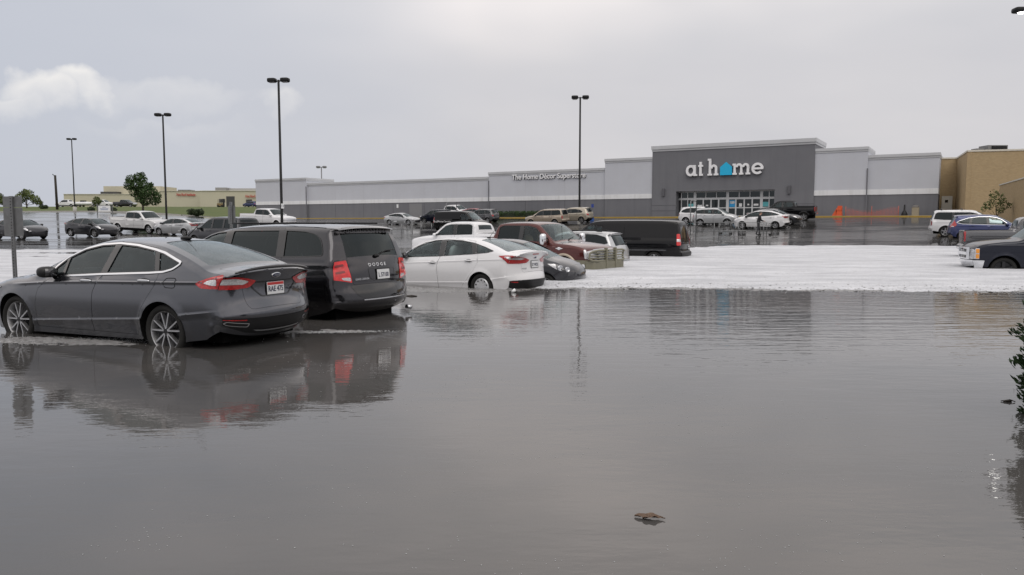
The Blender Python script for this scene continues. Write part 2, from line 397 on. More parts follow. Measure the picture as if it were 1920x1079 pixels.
# ------------------------------------------------------------------ vehicle kit
# A body is two kinds of curved sheet: the sides (half width as a function of length x and height z) and the
# "top" sheet that follows the centre-line profile from the rear bumper over the roof to the front bumper.
class Veh:
    def __init__(s, S, res):
        s.S = S; s.res = res; step = max(0.02, res * 0.5)
        C = []; D = []; RR = []; pts = S['prof']; segs = [[]]
        for p in pts:
            segs[-1].append(p)
            if p[-1] == 'c' and len(segs[-1]) > 1: segs.append([p])
        for sg in segs:
            if len(sg) < 2: continue
            q = np.array([p[:2] for p in sg], float); dv = np.array([p[2] for p in sg]); rv = np.array([p[3] if len(p) > 3 and p[3] != 'c' else max(S.get('R', 0.09), p[2] * 0.85) for p in sg])
            ext = np.vstack([2 * q[0] - q[1], q, 2 * q[-1] - q[-2]])
            for i in range(len(q) - 1):
                a, b, c, d = ext[i], ext[i + 1], ext[i + 2], ext[i + 3]; L = np.hypot(*(c - b)); n = max(2, int(L / step))
                m1 = (c - a) / (np.hypot(*(c - b)) + np.hypot(*(b - a))) * L; m2 = (d - b) / (np.hypot(*(d - c)) + np.hypot(*(c - b))) * L
                for t in np.arange(n) / n:
                    h = 2 * t ** 3 - 3 * t * t + 1, t ** 3 - 2 * t * t + t, -2 * t ** 3 + 3 * t * t, t ** 3 - t * t
                    C.append(h[0] * b + h[1] * m1 + h[2] * c + h[3] * m2); D.append(dv[i] * (1 - t) + dv[i + 1] * t); RR.append(rv[i] * (1 - t) + rv[i + 1] * t)
        C.append(np.array(pts[-1][:2], float)); D.append(pts[-1][2]); RR.append(RR[-1])
        s.C = np.array(C); s.D = np.array(D); s.RR = np.array(RR)
        s.s = np.concatenate([[0], np.cumsum(np.hypot(*np.diff(s.C, axis=0).T))])
        T = np.gradient(s.C, s.s, axis=0); k = max(1, int(0.20 / step)); ker = np.hanning(2 * k + 3)[1:-1]; ker /= ker.sum()
        Tp = np.vstack([T[:1].repeat(k, 0), T, T[-1:].repeat(k, 0)]); T = np.stack([np.convolve(Tp[:, i], ker, 'valid') for i in (0, 1)], 1)
        T /= np.hypot(T[:, 0], T[:, 1])[:, None]; s.N = np.stack([-T[:, 1], T[:, 0]], 1)
        s.E = s.C - s.N * s.D[:, None]
        s.Ed = s.E[::max(1, int(0.03 / step))] if res < 0.06 else s.E[::2]
        s.Rd = s.RR[::max(1, int(0.03 / step))] if res < 0.06 else s.RR[::2]
        yb = s.base(s.E[:, 0], s.E[:, 1]); m = 0.75 * s.D * S.get('pw', 2.6) / yb; s.TM = 1 / np.sqrt(1 + m * m)
        s.Ye = yb - s.RR * 0.75 * (1 - np.sqrt(1 - s.TM ** 2)); k = max(1, int(0.03 / step)) if res < 0.06 else 2; s.Td = s.TM[::k]
        ext = lambda a: np.concatenate([a[:1], a, a[-1:]])            # carry the rounded corners on below the bumpers
        s.Ed = np.vstack([s.Ed[:1] - [0, 0.6], s.Ed, s.Ed[-1:] - [0, 0.6]]); s.Rd = ext(s.Rd); s.Td = ext(s.Td)
        ip = int(np.argmax(s.C[:, 1])); s.ip = ip
        zr = np.maximum.accumulate(s.C[:ip + 1, 1]); s.zr = zr + np.arange(ip + 1) * 1e-7; s.sr = s.s[:ip + 1]
        zf = np.maximum.accumulate(s.C[ip:, 1][::-1]); s.zf = zf + np.arange(len(zf)) * 1e-7; s.sf = s.s[ip:][::-1]
    def base(s, x, z):
        S = s.S; W2 = S['W'] / 2; xr0, kr, xf0, kf = S['plan']; xe, xs = s.C[:, 0].max(), s.C[:, 0].min()
        y = W2 * (1 - kf * np.clip((x - xf0) / (xe - xf0), 0, 1) ** 2.2 - kr * np.clip((xr0 - x) / (xr0 - xs), 0, 1) ** 2.2)
        zm = S.get('zmid', 0.62); zb = np.interp(x, [p[0] for p in S['belt']], [p[1] for p in S['belt']])
        y = y - S.get('tuck', 0.06) * np.clip((zm - z) / zm, 0, 1) ** 1.5 - S.get('lean', 0.03) * np.clip((z - zm) / np.maximum(zb - zm, 0.05), 0, 1.0) ** 2
        k = 0.025; u = (z - zb) / k; y = y - math.tan(R(S['tum'])) * k * np.where(u > 30, u, np.log1p(np.exp(np.minimum(u, 30))))
        for line, amp, wd in S.get('creases', []):
            L = np.array(line); zc = np.interp(x, L[:, 0], L[:, 1]); inx = np.clip((x - L[0, 0]) / 0.25, 0, 1) * np.clip((L[-1, 0] - x) / 0.25, 0, 1)
            v = (z - zc) / wd; y = y + amp * inx * np.where(v < 0, np.clip(1 + v, 0, 1), np.clip(1 - v * 3.0, 0, 1))
        for ax in s.axles():
            r = np.hypot(x - ax, z - S['wr']); a = S['ar']; y = y + S.get('flare', 0.016) * np.clip(1 - (r - a) / S.get('flw', 0.10), 0, 1) ** 1.3 * (z > 0.05)
        return y
    def axles(s): h = s.S['wb'] / 2; return (-h, h)
    def side(s, x, z):
        P = np.stack([x, z], 1); dist, rr, tm = segdist(P, s.Ed, False, s.Rd, s.Td)
        t = np.minimum(np.clip(1 - dist / rr, 0, 1.2) * tm, 0.995); y = s.base(x, z) - 0.75 * rr * (1 - np.sqrt(1 - t * t))
        return np.stack([x, y, z], 1), np.stack([x * 0, x * 0 + 1, x * 0], 1)
    def top(s, q, y):
        f = lambda a: np.interp(q, s.s, a); Ye = f(s.Ye); t = np.clip(np.abs(y) / Ye, 0, 1.02); o = f(s.D) * t ** s.S.get('pw', 2.6)
        nx, nz = f(s.N[:, 0]), f(s.N[:, 1]); return np.stack([f(s.C[:, 0]) - nx * o, y, f(s.C[:, 1]) - nz * o], 1), np.stack([nx, nx * 0, nz], 1)
    def rear(s, y, z): return s.top(np.interp(z, s.zr, s.sr), y)
    def front(s, y, z): return s.top(np.interp(z, s.zf, s.sf), y)
    def s_at(s, p): return s.s[int(np.argmin(np.hypot(*(s.C - np.array(p[:2])).T)))]
    def ye(s, q): return np.interp(q, s.s, s.Ye)
    def band(s, a, b, t, r=0.06, n=9):
        """rounded quad on the top sheet between two profile points, |y| < t * edge"""
        sa, sb = s.s_at(a), s.s_at(b)
        if sa > sb: sa, sb = sb, sa
        q = np.linspace(sa, sb, n); t = np.linspace(*(t if isinstance(t, tuple) else (t, t)), n); yy = s.ye(q) * t
        return rounded(np.vstack([np.stack([q, -yy], 1), np.stack([q, yy], 1)[::-1]]), r, 3)
    def rear_poly(s, P): P = np.asarray(P, float); return np.stack([np.interp(P[:, 1], s.zr, s.sr), P[:, 0]], 1)
    def front_poly(s, P): P = np.asarray(P, float); return np.stack([np.interp(P[:, 1], s.zf, s.sf), P[:, 0]], 1)
    def clamp(s, key, P):
        P = np.array(P, float)
        if key == 'side':
            ip = int(np.argmax(s.E[:, 1])); za, xa = s.E[:ip + 1, 1], s.E[:ip + 1, 0]; zb, xb = s.E[ip:, 1][::-1], s.E[ip:, 0][::-1]
            P[:, 0] = np.clip(P[:, 0], np.interp(P[:, 1], np.maximum.accumulate(za), xa) + .002, np.interp(P[:, 1], np.maximum.accumulate(zb), xb) - .002); return P
        Q = s.rear_poly(P) if key == 'rear' else s.front_poly(P); ye = s.ye(Q[:, 0]) - .002; Q[:, 1] = np.clip(Q[:, 1], -ye, ye); return Q
    def lines(s):
        o = []; r = s.res
        for L, amp, wd in s.S.get('creases', []):
            L = np.array(L); x = np.arange(L[0, 0], L[-1, 0], r * 0.8); z = np.interp(x, L[:, 0], L[:, 1])
            for dz in (wd / 3 + .004, .003, -.003, -wd * .5, -wd - .004): o.append(np.stack([x, z + dz], 1))
        return np.concatenate(o) if o else None
    def seams(s):
        o = []
        for p in s.S['prof'][1:-1]:
            if p[-1] == 'c':
                q = s.s_at(p); y = np.arange(-s.ye(q) + .02, s.ye(q) - .02, s.res)
                for dq in (-.02, -.004, .004, .02): o.append(np.stack([y * 0 + q + dq, y], 1))
        return np.concatenate(o) if o else None
    def outline(s):
        """side silhouette with wheel arches notched into the bottom line"""
        S = s.S; bt = S['bottom']; B = []; a = S['ar']; wr = S['wr']; xs = list(s.axles())
        bot = sorted(bt, key=lambda p: -p[0]); zat = lambda x: np.interp(x, [p[0] for p in bot[::-1]], [p[1] for p in bot[::-1]])
        pts = list(bot)
        for ax in xs[::-1]:
            zz = zat(ax); h = math.sqrt(max(a * a - (zz - wr) ** 2, 0.01))
            pts = [p for p in pts if abs(p[0] - ax) > h and s.E[0, 0] + .02 < p[0] < s.E[-1, 0] - .02]
            th0 = math.atan2(zz - wr, h); arc = [(ax + a * math.cos(t), wr + a * math.sin(t)) for t in np.linspace(th0, math.pi - th0, 18)]
            pts += arc
            # keep order by x descending, arc points together
            left = [p for p in pts if p not in arc and p[0] < ax]; right = [p for p in pts if p not in arc and p[0] >= ax]
            pts = right + arc + left
        return np.vstack([s.E, np.array(pts)])
def mirror_add(mb, P, F, N, mi=0, both=True):
    if not len(P): return
    mb.add(P, F, mi, N)
    if both: mb.add(P * [1, -1, 1], [f[::-1] for f in F], mi, N * [1, -1, 1])
def flip(P, F, N): return P * [1, -1, 1], [f[::-1] for f in F], N * [1, -1, 1]
def make_wheel(root, x, y, r, style, wid=0.215, hi=True, rim_r=None, steer=0.0):
    sgn = 1 if y > 0 else -1; n = 40 if hi else 20; rr = rim_r or r * 0.70
    rim = MB(); ax = (0, sgn, 0); o = (0, 0, 0); h = wid / 2
    face = h * 0.72
    if style == 'cover':
        rim.lathe([(0.0, face + 0.012), (rr * 0.25, face + 0.014), (rr * 0.55, face + 0.004), (rr * 0.88, face + 0.016), (rr, face - 0.005), (rr, face - 0.05)], o, ax, n)
        for k in range(10):
            a = 2 * math.pi * (k + 0.5) / 10; c = (rr * 0.76 * math.cos(a), sgn * (face + 0.012), rr * 0.76 * math.sin(a))
            rim.ell(c, (rr * 0.105, 0.006, rr * 0.085), (1, 1), (10, 4), mi=1, rot=rotm('Y', -a))
        for k in range(10):
            a = 2 * math.pi * k / 10; q = rotm('Y', -a); rim.box(q @ np.array([rr * 0.52, sgn * (face + 0.008), 0]), (rr * 0.28, 0.006, rr * 0.035), rot=q)
        mats = [M['cover_silver'], M['underbody']]
    else:
        # barrel and dark dish
        rim.lathe([(rr, face), (rr * 0.97, face - 0.004), (rr * 0.93, face - 0.03), (rr * 0.90, face - 0.09)], o, ax, n)
        rim.lathe([(rr * 0.92, face - 0.085), (0.0, face - 0.10)], o, ax, n, mi=1)
        rim.lathe([(rr * 0.20, face - 0.07), (rr * 0.20, face - 0.012), (rr * 0.13, face - 0.006)], o, ax, 16, mi=0)
        rim.lathe([(rr * 0.13, face - 0.006), (0, face - 0.004)], o, ax, 16, mi=1)
        if style == 'split':
            sp = [(2 * math.pi * k / 5 + sg * 0.13, 2 * math.pi * k / 5 + sg * 0.27, rr * 0.036) for k in range(5) for sg in (-1, 1)]
        elif style == 'ten': sp = [(2 * math.pi * k / 5 + sg * 0.2, 2 * math.pi * k / 5 + sg * 0.2, rr * 0.06) for k in range(5) for sg in (-1, 1)]
        elif style == 'seven': sp = [(2 * math.pi * k / 7, 2 * math.pi * k / 7, rr * 0.085) for k in range(7)]
        else: sp = [(2 * math.pi * k / 5, 2 * math.pi * k / 5, rr * 0.14) for k in range(5)]
        for a0, a1, hw in sp:
            a0 += 0.3; a1 += 0.3
            p0 = np.array([math.cos(a0) * rr * 0.15, 0, math.sin(a0) * rr * 0.15]); p1 = np.array([math.cos(a1) * rr * 0.95, 0, math.sin(a1) * rr * 0.95])
            d = (p1 - p0) / np.linalg.norm(p1 - p0); nrm = np.array([-d[2], 0, d[0]])
            V = []
            for p, ww, f in ((p0, hw * 1.15, face - 0.010), (p1, hw * 0.95, face - 0.006)):
                for sd in (-1, 1): V.append(p + nrm * ww * sd + np.array([0, sgn * f, 0]))
                for sd in (-1, 1): V.append(p + nrm * ww * 1.25 * sd + np.array([0, sgn * (f - 0.05), 0]))
            rim.add(V, [(0, 4, 5, 1), (0, 2, 6, 4), (1, 5, 7, 3), (2, 3, 7, 6)] if sgn > 0 else [(1, 5, 4, 0), (4, 6, 2, 0), (3, 7, 5, 1), (6, 7, 3, 2)])
        for k in range(5 if hi else 0):
            a = 2 * math.pi * (k + 0.5) / 5 + 0.3; rim.lathe([(0.011, face - 0.02), (0.011, face - 0.004), (0, face - 0.003)], (rr * 0.165 * math.cos(a), 0, rr * 0.165 * math.sin(a)), ax, 6, mi=1)
        mats = [M['alloy_dark' if style == 'dark' else 'alloy'], M['alloy_dark']]
    w_o = rim.build('wheel', mats, root, angle=35); w_o.location = (x, y - sgn * h, r); w_o.rotation_euler = (0, 0, steer)
    ty = MB(); ty.lathe([(rr * 0.99, h * 0.70), (rr * 1.05, h * 0.86), ((rr + r) / 2, h * 0.98), (r * 0.955, h * 0.86), (r * 0.992, h * 0.62), (r, h * 0.2), (r, -h * 0.2), (r * 0.99, -h * 0.7), (r * 0.93, -h * 0.95), (rr, -h * 0.7)], o, ax, n)
    ty.build('tyre', M['rubber'], w_o, angle=50)
    return w_o
def door_polys(v):
    S = v.S; D = np.asarray(S['dlo'], float); X = inset(D, -0.032); i0, i1 = int(np.argmax(X[:, 0])), int(np.argmin(X[:, 0]))
    ch = lambda a, b: X[np.arange(a, a + ((b - a) % len(X)) + 1) % len(X)]
    c1, c2 = ch(i0, i1), ch(i1, i0)[::-1]; up = c1 if c1[:, 1].mean() > c2[:, 1].mean() else c2     # front -> rear
    out = []
    for A, B in S['doors']:
        A, B = np.array(A, float), np.array(B, float); zt = lambda x: np.interp(x, up[::-1, 0], up[::-1, 1])
        a, b = A[-1], B[-1]; mid = up[(up[:, 0] < a[0] - 0.01) & (up[:, 0] > b[0] + 0.01)]
        P = np.vstack([A, mid, B[::-1]]); P = resample(P, 0.05); wr, ar = S['wr'], S['ar'] + 0.05
        for ax in v.axles():
            d = P - [ax, wr]; r = np.hypot(d[:, 0], d[:, 1]); k = (r < ar) & (P[:, 1] > 0.1); P[k] = [ax, wr] + d[k] / r[k, None] * ar
        out.append(P)
    return out
def pane_polys(S):
    D = resample(rounded(S['dlo'], S.get('dlo_r', 0.05)), 0.06); out = [D]
    for (xb, zb, xt, zt, hw) in S['pillars']:
        dx, dz = xt - xb, zt - zb; L = math.hypot(dx, dz); n = np.array([dz, -dx]) / L     # towards +x
        if n[0] < 0: n = -n
        new = []
        for P in out:
            for sg in (1, -1):
                q = clip_half(P, np.array([xb, zb]) + n * hw * sg, n * sg)
                if len(q) > 2 and abs(area2(q)) > 0.02: new.append(q)
        out = new
    return out
def vehicle(name, label, S, pmat, loc, heading, group=None, cat='car', res=0.09, gl=None, interior=None, wheels='five', lower=None, far_glass=None, tilt=(0, 0), steer=0.0, lit=False):
    """build one vehicle: root Empty at its base, all pieces as parts under it"""
    hi = res < 0.07; v = Veh(S, res); root = empty(name, loc); root.rotation_euler = (tilt[0], tilt[1], heading)
    tag(root, label, cat, group); v.root = root
    g_front, g_rear, g_ws, g_rw = gl or ('glass_tint', 'glass_tint', 'glass_tint', 'glass_tint')
    gap = 0.004 if hi else 0.007
    doors = door_polys(v); panes = [inset(p, 0.012) for p in pane_polys(S)]; v.panes = panes; v.doors = doors
    holes = list(doors); quarter = []; pd = {i: [] for i in range(len(doors))}
    for p in panes:
        c = p.mean(0)[None]; k = [i for i, d in enumerate(doors) if pip(c, d)[0]]
        (pd[k[0]] if k else quarter).append(p)
    lamps_s = [np.asarray(l['side'], float) for l in S['lamps'] if 'side' in l]
    body = MB(); O = v.outline(); LN = v.lines() if hi else None; SM = v.seams() if hi else None
    P, F, N = patch(O, holes + panes, v.side, res, extra=LN); mirror_add(body, P, F, N)
    # top sheet
    ws = v.band(*S['windshield']); rw = v.band(*S['rear_window']) if S.get('rear_window') else None
    th = [ws] + ([rw] if rw is not None else [])
    hood = v.band(*S['hood']) if S.get('hood') else None
    if hood is not None: th.append(hood)
    lid = None
    if S.get('lid'):
        lid = v.band(*S['lid'])
        if S.get('lid_has_window'): th = [h for h in th if h is not rw]
        th.append(lid)
    bedh = None
    if S.get('bed'):
        x0, x1 = S['bed']; sa, sb = v.s_at((x0, S['bed_z'])), v.s_at((x1, S['bed_z'])); q = np.linspace(sa, sb, 8); yy = v.ye(q) - 0.06
        bedh = np.vstack([np.stack([q, -yy], 1), np.stack([q, yy], 1)[::-1]]); th.append(bedh)
    q = v.s; tp = np.vstack([np.stack([q, -v.Ye], 1), np.stack([q, v.Ye], 1)[::-1]])
    P, F, N = patch(tp, th, v.top, res, extra=SM); body.add(P, F, 0, N)
    body.build('body', pmat, root)
    if hood is not None:
        b = MB(); b.add(*(lambda r: (r[0], r[1], 0, r[2]))(patch(inset(hood, gap), [], v.top, res))); b.build('hood', pmat, root)
    if lid is not None:
        b = MB(); hs = [rw] if (S.get('lid_has_window') and rw is not None) else []
        b.add(*(lambda r: (r[0], r[1], 0, r[2]))(patch(inset(lid, gap), hs, v.top, res, extra=SM))); lo = b.build(S.get('lid_name', 'trunk_lid'), pmat, root)
        v.lid = lo
    # doors with panes and handles, both sides
    hx = S.get('handles', []); cache = {}
    def sp(key, fn):
        if key not in cache: cache[key] = fn()
        return cache[key]
    for sg in (1, -1):
        for i, d in enumerate(doors):
            r = sp(('d', i), lambda: patch(inset(d, gap), panes, v.side, res, extra=LN)); r = r if sg > 0 else flip(*r)
            b = MB(); b.add(r[0], r[1], 0, r[2]); do = b.build('door', pmat, root)
            for j, p in enumerate(pd[i]):
                r = sp(('p', i, j), lambda: patch(p, [], v.side, max(res, 0.08), -0.006)); r = r if sg > 0 else flip(*r)
                b = MB(); b.add(r[0], r[1], 0, r[2]); b.build('window', M[g_front if i == 0 else g_rear], do)
            if i < len(hx):
                x, z = hx[i]; y = v.side(np.array([x]), np.array([z]))[0][0, 1]; b = MB(); hm = S.get('handle_mat') 
                b.ell((x, sg * (y + 0.022), z), (0.115, 0.016, 0.02), (0.6, 0.8), (14, 6)); b.ell((x, sg * (y + 0.001), z - 0.002), (0.09, 0.008, 0.035), (1, 1), (14, 6), mi=1)
                b.build('handle', [M[hm] if hm else pmat, M['black_plastic']], do)
        for j, p in enumerate(quarter):
            r = sp(('q', j), lambda: patch(p, [], v.side, max(res, 0.08), -0.006)); r = r if sg > 0 else flip(*r)
            b = MB(); b.add(r[0], r[1], 0, r[2]); b.build('quarter_window', M[g_rear], root)
        dl = resample(rounded(S['dlo'], S.get('dlo_r', 0.05)), 0.06)
        if not S.get('no_trim'):
            r = sp('t', lambda: patch(dl, panes, v.side, res, 0.006 if hi else 0.008)); r = r if sg > 0 else flip(*r)
            b = MB(); b.add(r[0], r[1], 0, r[2]); b.build('window_trim', M[S.get('trim_mat', 'black_gloss')], root)
        if S.get('chrome_dlo'):
            r = sp('c', lambda: patch(inset(dl, -0.02), [inset(dl, 0.002)], v.side, 0.04, 0.011)); r = r if sg > 0 else flip(*r)
            b = MB(); b.add(r[0], r[1], 0, r[2]); b.build('chrome_trim', M['chrome'], root)
        # mirror
        mx, mz = S['mirror'][:2]; my = v.base(np.array([mx]), np.array([mz]))[0]; big = S.get('mirror_big', 0); b = MB()
        if big:
            b.ell((mx + 0.02, sg * (my + 0.20), mz + 0.10), (0.09, 0.115, 0.19), (0.6, 0.6), (16, 10)); b.tube([(mx + 0.05, sg * (my - 0.03), mz + 0.02), (mx + 0.04, sg * (my + 0.14), mz + 0.04)], 0.03, 8, mi=1)
            b.tube([(mx + 0.05, sg * (my - 0.03), mz + 0.14), (mx + 0.04, sg * (my + 0.14), mz + 0.15)], 0.025, 8, mi=1); b.bx(mx - 0.075, mx - 0.07, sg * (my + 0.12), sg * (my + 0.29), mz - 0.04, mz + 0.25, mi=2)
        else:
            b.ell((mx, sg * (my + 0.12), mz + 0.04), (0.095, 0.115, 0.075), (0.7, 0.75), (16, 10)); b.tube([(mx + 0.05, sg * (my - 0.05), mz - 0.02), (mx + 0.03, sg * (my + 0.09), mz + 0.005)], 0.028, 8, mi=1)
            b.bx(mx - 0.098, mx - 0.09, sg * (my + 0.04), sg * (my + 0.20), mz - 0.01, mz + 0.09, mi=2)
        b.build('mirror', [M[S['mirror_mat']] if S.get('mirror_mat') else pmat, M['black_plastic'], M['lamp_dark']], root)
    b = MB(); r = patch(inset(ws, 0.004), [], v.top, max(res, 0.08), -0.004); b.add(r[0], r[1], 0, r[2]); wo = b.build('windshield', M[g_ws], root)
    if hi:
        r = patch(inset(ws, 0.002), [inset(ws, 0.035)], v.top, res, -0.006); b = MB(); b.add(r[0], r[1], 0, r[2]); b.build('windshield_border', M['black_gloss'], wo)
    if rw is not None:
        b = MB(); r = patch(inset(rw, 0.004), [], v.top, max(res, 0.08), -0.004); b.add(r[0], r[1], 0, r[2]); ro = b.build('rear_window', M[g_rw], v.lid if S.get('lid_has_window') else root)
        if hi:
            r = patch(inset(rw, 0.002), [inset(rw, 0.04)], v.top, res, -0.006); b = MB(); b.add(r[0], r[1], 0, r[2]); b.build('rear_window_border', M['black_gloss'], root)
    # lamps
    for l in S['lamps']:
        for sg in (1, -1):
            b = MB()
            for key, mp in (('side', v.side), ('rear', v.rear), ('front', v.front)):
                if key not in l: continue
                dom = rounded(l[key], l.get('r', 0.03), 3); 
                r = patch(v.clamp(key, resample(dom, .04)), [], v.side if key == 'side' else v.top, min(res, 0.05), l.get('off', 0.008))
                r = r if sg > 0 else flip(*r); b.add(r[0], r[1], 0, r[2])
            for (key, poly, mname, off) in l.get('inner', []):
                dom = rounded(poly, 0.02, 3)
                r = patch(v.clamp(key, resample(dom, .04)), [], v.side if key == 'side' else v.top, min(res, 0.05), off)
                r = r if sg > 0 else flip(*r); b.add(r[0], r[1], 1 + [i[2] for i in l['inner']].index(mname), r[2])
            b.build(l['name'], [M[l['mat']]] + [M[i[2]] for i in l.get('inner', [])], root)
    # overlay panels (bumper covers, grilles, cladding)
    for l in S.get('panels', []):
        b = MB()
        for key in ('side', 'rear', 'front'):
            if key not in l: continue
            for poly in (l[key] if isinstance(l[key][0][0], (list, tuple)) else [l[key]]):
                dom = rounded(poly, l.get('r', 0.02), 3)
                r = patch(v.clamp(key, resample(dom, .05)), [], v.side if key == 'side' else v.top, res, l.get('off', 0.006))
                if key == 'side': mirror_add(b, *r)
                else: b.add(r[0], r[1], 0, r[2])
        b.build(l['name'], (pmat if l['mat'] == 'paint' else M[l['mat']]) if isinstance(l['mat'], str) else l['mat'], root)
    # underside, wheel wells
    b = MB(); x0, x1 = v.E[:, 0].min() + 0.2, v.E[:, 0].max() - 0.25; W2 = S['W'] / 2; zt = S.get('floor', 0.55)
    b.bx(x0, x1, -W2 + 0.30, W2 - 0.30, 0.20, zt); xa = S['windshield'][0][0] - 0.05
    b.bx(xa, x1 - 0.05, -W2 + 0.30, W2 - 0.30, zt, min(S['hood'][0][1], S['hood'][1][1]) - 0.12 if S.get('hood') else zt + 0.2)
    b.bx(-S['wb'] / 2 + S['ar'], S['wb'] / 2 - S['ar'], -W2 + 0.10, W2 - 0.10, 0.24, zt - 0.01)
    for ax in v.axles():
        a = np.linspace(-0.35, math.pi + 0.35, 20); x = ax + S['ar'] * np.cos(a); z = S['wr'] + S['ar'] * np.sin(a); y = v.base(x, z)
        for sg in (1, -1):
            V = np.vstack([np.stack([x, sg * (y + 0.001), z], 1), np.stack([x, sg * (y * 0 + W2 - 0.36), z], 1)]); n = len(a)
            b.add(V, [(i, i + 1, n + i + 1, n + i) for i in range(n - 1)])
    b.build('underbody', M['underbody'], root, smooth=False)
    if interior:
        b = MB(); sm = 0
        for sx in S.get('seat_rows', (0.05, -0.85)):
            for sg in (1, -1):
                b.ell((sx + 0.05, sg * 0.38, zt + 0.10), (0.27, 0.25, 0.13), (0.6, 0.6), (14, 8)); b.ell((sx - 0.24, sg * 0.38, zt + (0.40 if sx > -0.4 else .30)), (0.09, 0.24, 0.34 if sx > -0.4 else .26), (0.6, 0.6), (14, 8), rot=rotm('Y', -0.25))
                b.ell((sx - 0.36, sg * 0.38, zt + (0.80 if sx > -0.4 or S['prof'][0][0] < -2.49 and S.get('lid_has_window') else 0.56)), (0.06, 0.14, 0.10), (0.7, 0.7), (12, 8))
        cw = S['windshield'][0]; b.ell((cw[0] - 0.32, 0, cw[1] - 0.14), (0.34, W2 - 0.22, 0.13), (0.5, 0.7), (20, 8), mi=1)
        a = np.linspace(0, 2 * math.pi, 20, endpoint=False); cx, cz = cw[0] - 0.72, cw[1] - 0.06
        b.tube([(cx + 0.07 * math.sin(t), 0.38 + 0.18 * math.cos(t), cz + 0.17 * math.sin(t)) for t in a], 0.016, 6, mi=1, closed=True)
        b.ell((cx + 0.02, 0.38, cz), (0.05, 0.17, 0.05), (1, 1), (10, 6), mi=1)
        b.build('interior', [M[interior], M['seat_dark']], root)
    elif hi or True:
        b = MB(); zc = S.get('floor', 0.55); bl = S['belt']; b.bx(bl[0][0] + 0.3, xa - 0.2, -W2 + 0.25, W2 - 0.25, zc - 0.02, min(p[1] for p in bl) - 0.05); 
        for sx in S.get('seat_rows', (0.05, -0.85)):
            for sg in (1, -1): b.ell((sx - 0.3, sg * 0.38, zc + (0.45 if sx > -.4 else .32)), (0.1, 0.24, 0.36 if sx > -.4 else .26), (0.6, 0.6), (8, 5))
        b.build('interior', M['seat_dark'], root)
    # wheels
    wy = W2 - S.get('win', 0.03)
    for ax, st in zip(v.axles(), (0.0, steer)):
        for sg in (1, -1): make_wheel(root, ax, sg * wy, S['wr'], wheels, S.get('tyre_w', 0.215), hi, S.get('rim_r'), st)
    if S.get('bed'):
        x0, x1 = S['bed']; W = W2 - 0.16; b = MB(); zb, zf = S['bed_z'] - 0.01, 0.80
        for a in ((x0, x1, -W, W, zf - 0.02, zf), (x0 - 0.03, x0, -W, W, zf, zb), (x1, x1 + 0.03, -W, W, zf, zb)): b.bx(*a)
        for sg in (1, -1): b.bx(x0, x1, sg * W, sg * (W + 0.02), zf, zb)
        b.build('bed', M['black_plastic'], root, smooth=False)
    return v
